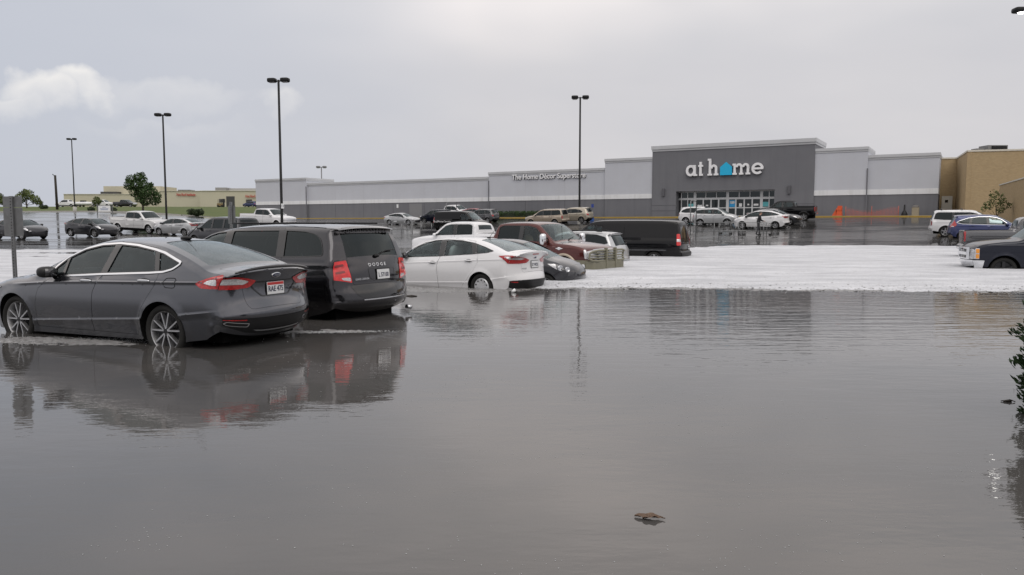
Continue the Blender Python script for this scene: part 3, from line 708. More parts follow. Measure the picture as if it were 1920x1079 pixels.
# ------------------------------------------------------------------ vehicle shapes (metres, x forward from mid wheelbase, z up from the ground)
FUSION = dict(W=1.85, wb=2.85, wr=0.335, ar=0.378, rim_r=0.250, tum=31, zmid=0.66, tuck=0.11, lean=0.065, plan=(-1.5, 0.10, 1.2, 0.16), R=0.09,
    prof=[(-2.38, .26, .17, 'c'), (-2.46, .36, .20), (-2.50, .48, .21), (-2.51, .57, .21), (-2.475, .65, .20), (-2.43, .73, .18), (-2.41, .86, .17), (-2.43, .99, .15), (-2.45, 1.085, .12, 'c'),
          (-2.40, 1.115, .10), (-2.22, 1.12, .06), (-2.06, 1.135, .05), (-1.93, 1.19, .05), (-1.6, 1.305, .05), (-1.15, 1.42, .05), (-.75, 1.465, .05), (-.35, 1.478, .045), (0, 1.465, .05), (.32, 1.405, .06),
          (.62, 1.285, .07), (.95, 1.13, .07), (1.22, 1.01, .06), (1.6, .955, .05), (1.95, .885, .07), (2.2, .79, .12), (2.33, .66, .22), (2.37, .5, .28), (2.34, .33, .26), (2.28, .2, .24, 'c')],
    bottom=[(-2.1, .27), (-1.85, .235), (-1.0, .21), (1.0, .19), (1.85, .19), (2.0, .2)], belt=[(-2.3, 1.03), (-1.4, 1.03), (.7, .94), (1.4, .90)],
    dlo=[(.60, .965), (.68, 1.06), (.52, 1.2), (.26, 1.315), (-.04, 1.375), (-.37, 1.392), (-.72, 1.372), (-1.07, 1.325), (-1.28, 1.285), (-1.63, 1.175), (-1.54, 1.11), (-1.40, 1.075), (-1.16, 1.058), (-.3, 1.018)], dlo_r=.03,
    pillars=[(-.32, 1.02, -.36, 1.4, .048), (-1.29, 1.07, -1.13, 1.34, .022), (.46, .98, .50, 1.2, .012)],
    doors=[([(.97, .27), (.97, .56), (.90, .8), (.72, .93)], [(-.15, .27), (-.15, .36), (-.19, .79), (-.25, .93), (-.33, 1.02), (-.36, 1.43)]),
           ([(-.15, .27), (-.15, .36), (-.19, .79), (-.25, .93), (-.33, 1.02), (-.36, 1.43)], [(-.97, .27), (-1.07, .59), (-1.16, .71), (-1.32, .92), (-1.33, 1.06), (-1.12, 1.36)])],
    handles=[(-.05, .925), (-1.12, .955)], handle_mat='dull_chrome', chrome_dlo=True, mirror=(.64, .98), mirror_mat='black_plastic',
    creases=[([(-2.2, .965), (-1.3, .945), (-.24, .92), (.7, .885), (1.5, .83)], .022, .045), ([(-2.3, .62), (-1.87, .57), (-1.0, .47), (.92, .36), (1.2, .33)], .018, .08)],
    windshield=((1.19, 1.02), (.36, 1.39), (.93, .91)), rear_window=((-1.98, 1.17), (-1.0, 1.44), (.86, .80), .08), hood=((2.17, .80), (1.24, 1.005), (.80, .88), .08),
    lid=((-2.475, .63), (-2.06, 1.137), (.58, .80), .07), seat_rows=(-.15, -1.0),
    lamps=[dict(name='taillight', mat='lamp_red', side=[(-1.97, .945), (-2.05, .89), (-2.4, .875), (-2.4, 1.05), (-2.3, 1.05), (-2.12, 1.005)], rear=[(.95, 1.045), (.62, 1.035), (.32, .96), (.42, .88), (.61, .865), (.95, .875)],
                inner=[('side', [(-2.09, .95), (-2.2, .925), (-2.235, .92), (-2.235, 1.0), (-2.17, .985)], 'lamp_clear', .012), ('rear', [(.79, 1.0), (.6, .998), (.43, .955), (.5, .918), (.79, .918)], 'lamp_clear', .012)]),
           dict(name='headlight', mat='lamp_clear', side=[(1.72, .78), (1.95, .82), (2.3, .80), (2.3, .66), (2.05, .68)], front=[(.95, .80), (.62, .76), (.60, .68), (.95, .66)])],
    panels=[dict(name='rear_valance', mat='black_plastic', rear=[(.80, .35), (.80, .47), (.62, .50), (-.62, .50), (-.80, .47), (-.80, .35), (-.5, .30), (.5, .30)]),
            dict(name='grille', mat='lamp_dark', front=[(.55, .62), (.62, .5), (.5, .3), (-.5, .3), (-.62, .5), (-.55, .62)])])
FOCUS = dict(W=1.82, wb=2.648, wr=0.318, ar=0.362, rim_r=0.212, tum=31, zmid=0.66, tuck=0.09, lean=0.06, plan=(-1.4, 0.10, 1.1, 0.17), R=0.09,
    prof=[(-2.22, .20, .24, 'c'), (-2.30, .36, .27), (-2.33, .49, .28), (-2.31, .58, .27), (-2.27, .68, .25), (-2.25, .88, .22), (-2.27, 1.02, .18), (-2.30, 1.115, .12, 'c'), (-2.2, 1.135, .06), (-2.02, 1.145, .05),
          (-1.9, 1.18, .05), (-1.6, 1.29, .05), (-1.2, 1.40, .05), (-.8, 1.452, .05), (-.35, 1.466, .045), (.15, 1.452, .05), (.5, 1.385, .06), (.9, 1.24, .07), (1.25, 1.08, .07), (1.40, 1.01, .06),
          (1.7, .94, .06), (2.0, .82, .12), (2.14, .7, .2), (2.19, .52, .26), (2.16, .33, .25), (2.1, .2, .22, 'c')],
    bottom=[(-2.0, .2), (-1.8, .2), (-.9, .2), (.9, .2), (1.75, .2), (1.85, .2)], belt=[(-2.2, 1.05), (-1.3, 1.06), (1.0, .93), (1.3, .9)],
    dlo=[(1.0, .955), (1.08, 1.03), (.88, 1.19), (.56, 1.325), (.24, 1.385), (-.17, 1.405), (-.59, 1.392), (-1.0, 1.34), (-1.36, 1.25), (-1.64, 1.16), (-1.47, 1.115), (-1.0, 1.07), (0, 1.0)], dlo_r=.03,
    pillars=[(-.12, 1.02, -.05, 1.42, .07), (-1.12, 1.1, -.97, 1.38, .05)],
    doors=[([(1.0, .27), (1.06, .6), (1.10, .85), (1.10, .94)], [(-.07, .27), (-.03, .8), (-.1, 1.0), (-.05, 1.44)]),
           ([(-.07, .27), (-.03, .8), (-.1, 1.0), (-.05, 1.44)], [(-.75, .27), (-.8, .35), (-1.1, .66), (-1.24, .9), (-1.22, 1.07), (-1.0, 1.38)])],
    handles=[(.10, .86), (-.98, .93)], mirror_mat='black_plastic', mirror=(.98, .97), seat_rows=(.05, -.85),
    creases=[([(-2.1, .99), (-1.2, .95), (.2, .87), (1.4, .80)], .012, .05), ([(-2.2, .6), (-1.0, .42), (.9, .34), (1.1, .33)], .012, .08)],
    windshield=((1.38, 1.015), (.52, 1.38), (.93, .91)), rear_window=((-1.93, 1.17), (-1.05, 1.43), (.86, .80), .08), hood=((2.0, .82), (1.44, 1.0), (.80, .88), .07),
    lid=((-2.26, .68), (-2.0, 1.147), (.58, .80), .06),
    lamps=[dict(name='taillight', mat='lamp_red', side=[(-1.78, 1.055), (-1.9, 1.0), (-1.98, .94), (-2.02, .87), (-2.4, .875), (-2.4, 1.05), (-2.0, 1.065)], rear=[(.95, 1.05), (.55, 1.04), (.37, 1.0), (.22, .95), (.32, .885), (.54, .87), (.95, .875)],
                inner=[('side', [(-1.94, 1.035), (-2.02, .985), (-2.09, .965), (-2.09, 1.04)], 'lamp_clear', .012), ('rear', [(.78, 1.03), (.55, 1.02), (.40, .985), (.5, .955), (.78, .96)], 'lamp_clear', .012)]),
           dict(name='headlight', mat='lamp_clear', side=[(1.45, .83), (1.7, .86), (2.2, .78), (2.2, .64), (1.9, .66)], front=[(.95, .80), (.60, .73), (.58, .64), (.95, .63)])],
    panels=[dict(name='rear_valance', mat='black_plastic', rear=[(.95, .40), (.72, .50), (.5, .50), (-.5, .50), (-.72, .50), (-.95, .40), (-.95, .22), (.95, .22)]),
            dict(name='grille', mat='lamp_dark', front=[(.5, .56), (.62, .42), (.5, .28), (-.5, .28), (-.62, .42), (-.5, .56)])])
CARAVAN = dict(W=1.96, wb=3.08, wr=0.345, ar=0.392, tum=20, zmid=0.80, tuck=0.10, lean=0.05, plan=(-1.9, 0.06, 1.4, 0.15), R=0.10, floor=.62,
    prof=[(-2.50, .34, .14, 'c'), (-2.60, .42, .18), (-2.64, .52, .20), (-2.635, .64, .20), (-2.60, .74, .18), (-2.57, .80, .16), (-2.56, .95, .16), (-2.53, 1.1, .16), (-2.49, 1.22, .11), (-2.39, 1.48, .08), (-2.31, 1.655, .07), (-2.40, 1.69, .06, 'c'),
          (-2.3, 1.725, .05), (-1.8, 1.748, .04), (-1.0, 1.755, .04), (-.3, 1.745, .04), (.2, 1.712, .05), (.6, 1.64, .06), (.95, 1.525, .07), (1.35, 1.33, .08), (1.62, 1.18, .07), (1.78, 1.115, .06), (2.0, 1.06, .06), (2.25, .95, .10),
          (2.42, .8, .18), (2.5, .6, .22), (2.48, .4, .22), (2.4, .25, .2, 'c')],
    bottom=[(-2.3, .38), (-1.95, .30), (-1.1, .25), (1.1, .25), (2.0, .25), (2.15, .25)], belt=[(-2.6, 1.16), (1.6, 1.08)],
    dlo=[(1.22, 1.155), (.9, 1.43), (.66, 1.55), (.44, 1.605), (0, 1.64), (-1.2, 1.655), (-1.7, 1.64), (-1.95, 1.60), (-2.08, 1.52), (-2.16, 1.38), (-2.20, 1.255), (-1.84, 1.235), (0, 1.19)], dlo_r=.06,
    pillars=[(.10, 1.2, .10, 1.65, .085), (-1.25, 1.25, -1.18, 1.68, .075)],
    doors=[([(1.2, .33), (1.32, .9), (1.30, 1.13)], [(.12, .33), (.12, 1.2), (.10, 1.66)]), ([(.12, .33), (.12, 1.2), (.10, 1.66)], [(-1.05, .33), (-1.12, .6), (-1.3, 1.0), (-1.3, 1.2), (-1.2, 1.69)])],
    handles=[(.28, 1.02), (-.10, 1.02)], mirror=(1.2, 1.15), seat_rows=(.3, -.6, -1.6), trim_mat='black_gloss',
    creases=[([(-2.4, 1.12), (1.8, 1.02)], .012, .07), ([(-2.2, .55), (1.2, .5)], .012, .1)],
    windshield=((1.72, 1.14), (.62, 1.63), (.93, .91)), rear_window=((-2.475, 1.25), (-2.335, 1.62), (.80, .86), .05), hood=((2.26, .95), (1.80, 1.105), (.80, .88), .07),
    lid=((-2.575, .79), (-2.31, 1.722), (.64, .90), .06), lid_has_window=True, lid_name='tailgate',
    lamps=[dict(name='taillight', mat='lamp_red_lit', side=[(-2.40, 1.205), (-2.7, 1.205), (-2.7, .86), (-2.44, .93)], rear=[(1.0, 1.20), (.64, 1.205), (.58, .84), (.74, .88), (1.0, .93)], r=.02,
                inner=[('rear', [(.765, .93), (.61, .925), (.60, .865), (.74, .895)], 'lamp_clear', .013), ('rear', [(.84, 1.15), (.70, 1.155), (.69, 1.12), (.84, 1.11)], 'lamp_red_dark', .012), ('rear', [(.84, 1.035), (.69, 1.045), (.68, 1.005), (.84, .995)], 'lamp_red_dark', .012)]),
           dict(name='headlight', mat='lamp_clear', side=[(1.9, .9), (2.1, .95), (2.5, .9), (2.5, .75), (2.1, .75)], front=[(1.0, .92), (.62, .86), (.62, .74), (1.0, .74)])],
    panels=[dict(name='tailgate_shade', mat='black_gloss', rear=[(.62, .80), (.50, .62), (.38, .565), (-.38, .565), (-.50, .62), (-.62, .80)], off=.004), dict(name='bumper_strip', mat='chrome', rear=[(.42, .563), (.42, .545), (-.72, .545), (-.72, .563)], off=.012, r=.005)])  # first panel: black colour standing in for shade low on the tailgate
SUV = dict(W=1.82, wb=2.62, wr=0.345, ar=0.392, tum=23, zmid=0.74, tuck=0.09, lean=0.05, plan=(-1.5, 0.08, 1.2, 0.15), R=0.10, floor=.6,
    prof=[(-2.08, .36, .14, 'c'), (-2.18, .46, .18), (-2.21, .58, .18), (-2.17, .74, .16), (-2.14, .95, .15), (-2.08, 1.1, .14), (-1.9, 1.42, .11), (-1.80, 1.56, .09), (-1.88, 1.60, .06, 'c'), (-1.6, 1.64, .04), (-.8, 1.665, .04), (0, 1.655, .04), (.4, 1.595, .05), (.8, 1.42, .07), (1.2, 1.19, .07),
          (1.4, 1.1, .06), (1.7, 1.04, .06), (2.0, .94, .10), (2.2, .8, .18), (2.28, .6, .22), (2.26, .42, .2), (2.18, .28, .18, 'c')],
    bottom=[(-1.88, .36), (-1.7, .3), (-.9, .27), (.9, .27), (1.8, .28), (1.95, .28)], belt=[(-2.1, 1.09), (1.3, 1.02)],
    dlo=[(.98, 1.07), (.62, 1.36), (.35, 1.49), (0, 1.55), (-.8, 1.56), (-1.3, 1.52), (-1.68, 1.36), (-1.78, 1.18), (-1.4, 1.12)], dlo_r=.05, pillars=[(-.05, 1.1, -.10, 1.55, .06), (-1.0, 1.1, -.9, 1.55, .05)],
    doors=[([(.98, .33), (1.02, .8), (1.02, 1.05)], [(-.02, .33), (-.02, 1.08), (-.10, 1.58)]), ([(-.02, .33), (-.02, 1.08), (-.10, 1.58)], [(-.8, .33), (-.9, .6), (-1.05, .95), (-1.02, 1.1), (-.9, 1.58)])],
    handles=[(.14, .98), (-.85, 1.0)], mirror=(.92, 1.06), creases=[([(-2.0, 1.02), (1.5, .94)], .012, .06)],
    windshield=((1.36, 1.12), (.42, 1.585), (.93, .91)), rear_window=((-2.05, 1.16), (-1.83, 1.52), (.78, .82), .06), hood=((2.02, .93), (1.44, 1.09), (.80, .88), .07),
    lid=((-2.185, .68), (-1.72, 1.625), (.70, .86), .06), lid_has_window=True, lid_name='tailgate',
    lamps=[dict(name='taillight', mat='lamp_red', side=[(-1.88, 1.02), (-2.3, 1.05), (-2.3, .82), (-1.98, .84)], rear=[(1.0, 1.05), (.62, 1.02), (.62, .84), (1.0, .82)]),
           dict(name='headlight', mat='lamp_clear', side=[(1.65, .9), (1.9, .93), (2.3, .86), (2.3, .70), (2.0, .72)], front=[(1.0, .88), (.58, .82), (.58, .72), (1.0, .70)])],
    panels=[dict(name='rear_valance', mat='black_plastic', rear=[(.85, .38), (.8, .5), (-.8, .5), (-.85, .38)]), dict(name='grille', mat='lamp_dark', front=[(.5, .82), (.5, .55), (-.5, .55), (-.5, .82)])])
BOXSUV = dict(SUV, W=1.92, wb=2.87, wr=0.37, ar=0.42, tum=17, plan=(-2.0, 0.05, 1.4, 0.12),
    prof=[(-2.34, .42, .08, 'c'), (-2.42, .5, .10), (-2.44, .62, .10), (-2.38, .72, .08), (-2.36, .95, .08), (-2.34, 1.12, .08), (-2.20, 1.55, .07), (-2.12, 1.70, .06), (-2.0, 1.765, .04), (-1.0, 1.79, .04), (0, 1.78, .04), (.35, 1.72, .05), (.75, 1.52, .07), (1.2, 1.24, .07), (1.38, 1.14, .06),
          (1.7, 1.10, .06), (2.1, 1.02, .09), (2.26, .9, .14), (2.34, .65, .18), (2.3, .42, .18), (2.24, .34, .16, 'c')],
    bottom=[(-2.2, .42), (-1.9, .38), (-1, .34), (1, .34), (1.9, .34), (2.02, .34)], belt=[(-2.4, 1.13), (1.4, 1.06)],
    dlo=[(.98, 1.12), (.62, 1.41), (.38, 1.56), (0, 1.65), (-1.9, 1.66), (-2.06, 1.58), (-2.16, 1.20), (-1.5, 1.15)], pillars=[(-.05, 1.1, -.05, 1.65, .06), (-1.02, 1.1, -1.0, 1.65, .06)],
    doors=[([(.98, .4), (1.02, .8), (1.02, 1.09)], [(-.05, .4), (-.05, 1.12), (-.05, 1.68)]), ([(-.05, .4), (-.05, 1.12), (-.05, 1.68)], [(-.85, .4), (-.95, .7), (-1.08, .95), (-1.05, 1.12), (-1.0, 1.68)])],
    handles=[(.12, 1.0), (-.85, 1.0)], mirror=(.92, 1.1), creases=[([(-2.3, 1.03), (1.6, .97)], .012, .06)],
    windshield=((1.34, 1.16), (.38, 1.71), (.94, .92)), rear_window=((-2.325, 1.17), (-2.15, 1.64), (.82, .86), .06), hood=((2.1, 1.02), (1.42, 1.135), (.82, .9), .07), lid=((-2.375, .76), (-2.04, 1.755), (.78, .9), .05),
    lamps=[dict(name='taillight', mat='lamp_red', side=[(-2.24, 1.08), (-2.5, 1.08), (-2.5, .78), (-2.26, .78)], rear=[(1.0, 1.08), (.76, 1.08), (.76, .78), (1.0, .78)]),
           dict(name='headlight', mat='lamp_clear', side=[(1.95, .95), (2.4, .95), (2.4, .74), (2.05, .74)], front=[(1.0, .93), (.58, .93), (.58, .74), (1.0, .74)])],
    panels=[dict(name='rear_bumper', mat='paint', rear=[(.9, .44), (.9, .66), (-.9, .66), (-.9, .44)], off=.02), dict(name='grille', mat='lamp_dark', front=[(.52, .92), (.52, .6), (-.52, .6), (-.52, .92)])])
VAN = dict(W=2.0, wb=3.43, wr=0.38, ar=0.43, tum=10, zmid=0.95, tuck=0.08, lean=0.04, plan=(-2.3, 0.05, 1.8, 0.16), R=0.11, floor=.7,
    prof=[(-2.78, .48, .06, 'c'), (-2.84, .56, .07), (-2.84, .70, .08), (-2.78, .78, .07), (-2.78, 1.1, .08), (-2.75, 1.4, .08), (-2.69, 1.8, .07), (-2.62, 1.99, .06), (-2.45, 2.05, .05), (-1.5, 2.08, .05), (0, 2.08, .05), (.7, 2.05, .05), (1.05, 1.95, .06), (1.5, 1.6, .08), (1.95, 1.24, .08),
          (2.1, 1.18, .06), (2.45, 1.10, .08), (2.65, 1.0, .12), (2.72, .8, .16), (2.76, .6, .18), (2.7, .42, .16, 'c')],
    bottom=[(-2.7, .48), (-2.2, .42), (-1.2, .38), (1.2, .38), (2.3, .4), (2.5, .42)], belt=[(-2.8, 1.28), (2.0, 1.22)],
    dlo=[(1.66, 1.24), (1.3, 1.55), (1.05, 1.74), (.85, 1.80), (.45, 1.80), (.42, 1.26)], dlo_r=.06, pillars=[],
    doors=[([(1.5, .46), (1.72, .9), (1.74, 1.2)], [(.36, .46), (.36, 1.2), (.38, 1.84)])], handles=[(.5, 1.1)], mirror=(1.5, 1.26), mirror_mat='black_plastic', seat_rows=(.75,),
    creases=[([(-2.7, 1.28), (1.8, 1.22)], -.02, .06), ([(-2.6, .86), (2.2, .82)], .02, .05)],
    windshield=((1.92, 1.27), (1.08, 1.93), (.94, .92)), rear_window=None, hood=((2.5, 1.09), (2.1, 1.18), (.82, .9), .07),
    lid=((-2.785, .8), (-2.64, 1.96), (.86, .86), .06), lid_name='rear_door',
    lamps=[dict(name='taillight', mat='lamp_red_lit', side=[(-2.58, 1.48), (-2.9, 1.48), (-2.9, 1.0), (-2.60, 1.0)], rear=[(1.1, 1.48), (.80, 1.48), (.82, 1.0), (1.1, 1.0)], inner=[('side', [(-2.60, 1.26), (-2.9, 1.26), (-2.9, 1.15), (-2.60, 1.15)], 'lamp_clear', .012), ('rear', [(1.0, 1.26), (.83, 1.26), (.83, 1.15), (1.0, 1.15)], 'lamp_clear', .012)]),
           dict(name='headlight', mat='lamp_clear', side=[(2.4, .95), (2.8, .95), (2.8, .72), (2.5, .72)], front=[(1.0, .95), (.62, .95), (.62, .72), (1.0, .72)])],
    panels=[dict(name='rear_bumper', mat='black_plastic', rear=[(.92, .5), (.92, .72), (-.92, .72), (-.92, .5)], off=.02), dict(name='grille', mat='lamp_dark', front=[(.56, .95), (.56, .62), (-.56, .62), (-.56, .95)])])
PICKUP = dict(W=2.03, wb=3.97, wr=0.40, ar=0.47, tum=15, zmid=0.92, tuck=0.08, lean=0.045, plan=(-2.6, 0.03, 2.2, 0.10), R=0.08, floor=.8, flare=.03, tyre_w=.26, win=.04,
    prof=[(-3.12, .60, .05, .05, 'c'), (-3.20, .64, .06, .05), (-3.20, .80, .06, .05, 'c'), (-3.10, .82, .04, .04, 'c'), (-3.09, 1.1, .03, .04), (-3.10, 1.38, .02, .03, 'c'), (-3.05, 1.41, .015, .03), (-2.0, 1.43, .015, .03), (-1.14, 1.44, .015, .03, 'c'), (-1.12, 1.55, .02, .05), (-1.02, 1.86, .05), (-.85, 1.955, .05),
          (-.2, 1.985, .045), (.5, 1.975, .05), (.8, 1.91, .06), (1.15, 1.66, .07), (1.5, 1.38, .07), (1.62, 1.33, .06), (2.1, 1.29, .06), (2.6, 1.22, .07), (2.82, 1.14, .09), (2.92, 1.0, .11), (2.96, .8, .13), (2.98, .62, .14), (2.9, .46, .12, 'c')],
    bottom=[(-3.05, .60), (-2.5, .52), (-1.4, .48), (1.4, .46), (2.5, .46), (2.74, .46)], belt=[(-1.3, 1.36), (1.6, 1.28)],
    dlo=[(1.24, 1.31), (1.0, 1.55), (.72, 1.78), (.4, 1.85), (-.7, 1.855), (-.88, 1.80), (-.92, 1.36)], dlo_r=.05, pillars=[(.12, 1.3, .12, 1.9, .08)],
    doors=[([(1.25, .52), (1.36, .9), (1.36, 1.27)], [(.12, .52), (.12, 1.3), (.12, 1.88)]), ([(.12, .52), (.12, 1.3), (.12, 1.88)], [(-.95, .52), (-1.0, .8), (-1.02, 1.32), (-.97, 1.84)])],
    handles=[(.28, 1.2), (-.80, 1.2)], mirror=(1.22, 1.30), seat_rows=(.3, -.6), creases=[([(-3.0, 1.18), (2.4, 1.14)], .014, .07), ([(-1.0, .75), (1.4, .72)], .012, .08)],
    windshield=((1.49, 1.39), (.80, 1.905), (.94, .92)), rear_window=((-1.10, 1.58), (-1.03, 1.83), (.72, .74), .05), hood=((2.80, 1.15), (1.62, 1.33), (.82, .9), .07), bed=(-3.02, -1.2), bed_z=1.42,
    lid=((-3.093, .88), (-3.098, 1.35), (.86, .86), .03), lid_name='tailgate',
    lamps=[dict(name='taillight', mat='lamp_red', side=[(-3.0, 1.36), (-3.3, 1.36), (-3.3, .95), (-3.02, .95)], rear=[(1.1, 1.36), (.86, 1.36), (.86, .95), (1.1, .95)]),
           dict(name='headlight', mat='lamp_clear', side=[(2.72, 1.08), (3.1, 1.08), (3.1, .78), (2.76, .78)], front=[(1.1, 1.08), (.62, 1.08), (.62, .78), (1.1, .78)])],
    panels=[dict(name='grille', mat='dull_chrome', front=[(.6, 1.08), (.6, .74), (-.6, .74), (-.6, 1.08)]), dict(name='front_bumper', mat='chrome', front=[(1.1, .68), (1.1, .48), (-1.1, .48), (-1.1, .68)], side=[(2.6, .68), (3.1, .68), (3.1, .48), (2.6, .48)], off=.03), dict(name='rear_bumper', mat='chrome', rear=[(1.0, .78), (1.0, .64), (-1.0, .64), (-1.0, .78)], off=.015)])
def scaled(S, kx=1.0, ky=1.0, kz=1.0, **ov):
    """same design at other proportions"""
    p2 = lambda L: [(p[0] * kx, p[1] * kz) for p in L]; T = dict(S)
    T['W'] = S['W'] * ky; T['wb'] = S['wb'] * kx
    T['prof'] = [(p[0] * kx, p[1] * kz, *p[2:]) for p in S['prof']]
    for k in ('bottom', 'belt', 'dlo', 'handles'): T[k] = p2(S[k])
    T['plan'] = (S['plan'][0] * kx, S['plan'][1], S['plan'][2] * kx, S['plan'][3]); T['mirror'] = (S['mirror'][0] * kx, S['mirror'][1] * kz)
    T['pillars'] = [(a * kx, b * kz, c * kx, d * kz, e) for a, b, c, d, e in S['pillars']]; T['doors'] = [(p2(a), p2(b)) for a, b in S['doors']]
    T['creases'] = [(p2(a), b, c) for a, b, c in S.get('creases', [])]; T['zmid'] = S['zmid'] * kz
    for k in ('windshield', 'rear_window', 'hood', 'lid'):
        if S.get(k): T[k] = ((S[k][0][0] * kx, S[k][0][1] * kz), (S[k][1][0] * kx, S[k][1][1] * kz), *S[k][2:])
    if S.get('bed'): T['bed'] = (S['bed'][0] * kx, S['bed'][1] * kx); T['bed_z'] = S['bed_z'] * kz
    q = lambda key, P: [(p[0] * (kx if key == 'side' else ky), p[1] * kz) for p in P]
    def conv(l):
        l = dict(l)
        for k in ('side', 'rear', 'front'):
            if k in l: l[k] = q(k, l[k])
        if 'inner' in l: l['inner'] = [(k, q(k, P), m, o) for k, P, m, o in l['inner']]
        return l
    T['lamps'] = [conv(l) for l in S['lamps']]; T['panels'] = [conv(l) for l in S.get('panels', [])]
    T.update(ov); return T
# ------------------------------------------------------------------ terrain
def at(px, py, Y):
    """world point on the sight line of photograph position (px, py) at ground distance Y (used to survey the place)"""
    p = R(4.79); b = (539.5 - py) / 1450.0; a = (px - 960.0) / 1450.0; k = math.cos(p) + b * math.sin(p)
    return (a / k * Y, Y, CAMZ + (-math.sin(p) + b * math.cos(p)) / k * Y)
GP = np.array([(-5.2, 10.9, -.15), (-4.4, 13.8, -.24), (-1.3, 19.4, -.28), (1.5, 23.5, -.36), (1.5, 28, -.41), (4.5, 29, -.42), (6.5, 36, -.33), (15, 26, -.18), (-4, 34, -.28), (0, 4, -.15), (6, 3, -.15), (-8, 3, -.15), (0, -12, -.15), (22, 8, -.15), (-25, 10, -.15),
    (31, 50, .50), (31, 54, .68), (21.5, 35, -.10), (20.5, 64, .96), (18.2, 70, 1.2), (-14.2, 98, 1.37), (-5.6, 77, .62), (4, 82, 1.15), (-32, 57.8, .40), (-31.5, 64.7, .52), (-27, 64.8, .45), (-35.6, 55, .28), (-22, 47, .05), (-24, 78, .95), (0, 46, -.02), (12, 46, .12),
    (55, 65, 1.9), (60, 45, .8), (40, 20, .1), (-60, 40, .25), (-45, 85, 1.55), (-60, 105, 2.6), (-85, 118, 3.0), (-58, 122, 3.1), (-50, 112, 2.6), (-100, 80, 1.6), (-130, 60, 1.2),
    (-60, 160, 4.2), (-90, 160, 4.3), (-110, 230, 6.2), (-60, 230, 6.1), (-20, 200, 5.0), (0, 240, 6.2), (-160, 240, 6.4), (-200, 320, 7.0), (0, 330, 7.0), (100, 320, 6.0), (120, 120, 2.5), (60, 140, 2.4), (-30, 20, -.1), (-50, 20, 0.0), (30, 30, .05)] + [(27.3 - .861 * k - .508 * 4.6, 90 + .508 * k - .861 * 4.6, 2.12) for k in range(-20, 86, 6)], float)
def tps_fit(P, lam=0.6):
    n = len(P); d = np.hypot(P[:, None, 0] - P[None, :, 0], P[:, None, 1] - P[None, :, 1]) / 10.0; K = np.where(d > 0, d * d * np.log(d + 1e-9), 0) + lam * 0.01 * np.eye(n)
    Q = np.c_[np.ones(n), P[:, :2] / 10.0]; A = np.block([[K, Q], [Q.T, np.zeros((3, 3))]]); return np.linalg.solve(A, np.r_[P[:, 2], 0, 0, 0])
GW = tps_fit(GP)
def gz(x, y):
    x, y = np.atleast_1d(np.asarray(x, float)), np.atleast_1d(np.asarray(y, float)); d = np.hypot(x[:, None] - GP[None, :, 0], y[:, None] - GP[None, :, 1]) / 10.0
    return (np.where(d > 0, d * d * np.log(d + 1e-9), 0) @ GW[:-3]) + GW[-3] + GW[-2] * x / 10.0 + GW[-1] * y / 10.0
def G(x, y): return float(gz(x, y)[0])
def sheet(name, xs, ys, zf, mat, keep=None, kind='structure', dz=0.0, label=None):
    X, Y = np.meshgrid(xs, ys); x, y = X.ravel(), Y.ravel(); z = zf(x, y) + dz; nx = len(xs)
    F = [(j * nx + i, j * nx + i + 1, (j + 1) * nx + i + 1, (j + 1) * nx + i) for j in range(len(ys) - 1) for i in range(nx - 1)]
    if keep is not None: k = keep(x, y, z); F = [f for f in F if all(k[i] for i in f)]
    b = MB(); b.add(np.stack([x, y, z], 1), F); o = b.build(name, mat); tag(o, label, None, None, kind); return o
def grade(a, b, d0, g):
    o = [a]; d = d0
    while o[-1] < b: o.append(o[-1] + d); d *= g
    return np.array(o)

# facade frame of the store: k metres to the left along the front, m metres out towards the car park
FO, FU, FN = np.array([27.3, 90.0]), np.array([-0.861, 0.508]), np.array([-0.508, -0.861])
FLOOR = 2.25
def fp(k, m=0.0): q = FO + FU * k + FN * m; return float(q[0]), float(q[1])
FROT = math.atan2(FU[1], FU[0])          # facade x axis points left along the front
def fmat(k, m, z=0.0): x, y = fp(k, m); return Matrix.Translation((x, y, z)) @ Matrix.Rotation(FROT, 4, 'Z')   # local +x = left, local +y = out to the car park

# asphalt under a film of rain
def asphalt():
    m = principled('wet_asphalt', (0.05, 0.05, 0.052), 0.3); nt = m.node_tree; b = bsdf(m); c = objco(nt)
    f = ramp(nt, noise(nt, c, 0.16, 6, 0.6), [(0.40, 0.0), (0.60, 1.0)])
    mp = nd(nt, 'ShaderNodeMapping'); mp.inputs['Rotation'].default_value = (0, 0, R(30)); mp.inputs['Scale'].default_value = (0.05, 0.9, 1); lk(nt, c, mp.inputs[0])
    st = ramp(nt, noise(nt, mp.outputs[0], 1.0, 4, 0.6), [(0.42, 0.0), (0.62, 1.0)])
    agg = noise(nt, c, 60.0, 3, 0.7)
    lk(nt, mixc(nt, agg, (0.028, 0.028, 0.030), (0.075, 0.073, 0.07)), b.inputs['Base Color'])
    wet = fmath(nt, 'MAXIMUM', f, st)
    lk(nt, fmath(nt, 'ADD', fmath(nt, 'MULTIPLY', fmath(nt, 'SUBTRACT', 1.0, wet), 0.20), 0.05), b.inputs['Roughness'])
    b.inputs['IOR'].default_value = 1.36
    bp = nd(nt, 'ShaderNodeBump'); bp.inputs['Distance'].default_value = 0.004; lk(nt, fmath(nt, 'SUBTRACT', 0.35, fmath(nt, 'MULTIPLY', wet, 0.25)), bp.inputs['Strength'])
    lk(nt, noise(nt, c, 1.7, 6, 0.65), bp.inputs['Height']); lk(nt, bp.outputs[0], b.inputs['Normal']); return m
asphalt()
xs = np.concatenate([-grade(0, 260, 2.0, 1.06)[::-1], grade(0, 200, 2.0, 1.06)[1:]]); ys = np.concatenate([[-40, -20, -8], grade(0, 420, 2.0, 1.03)])
sheet('parking_lot', xs, ys, gz, M['wet_asphalt'])
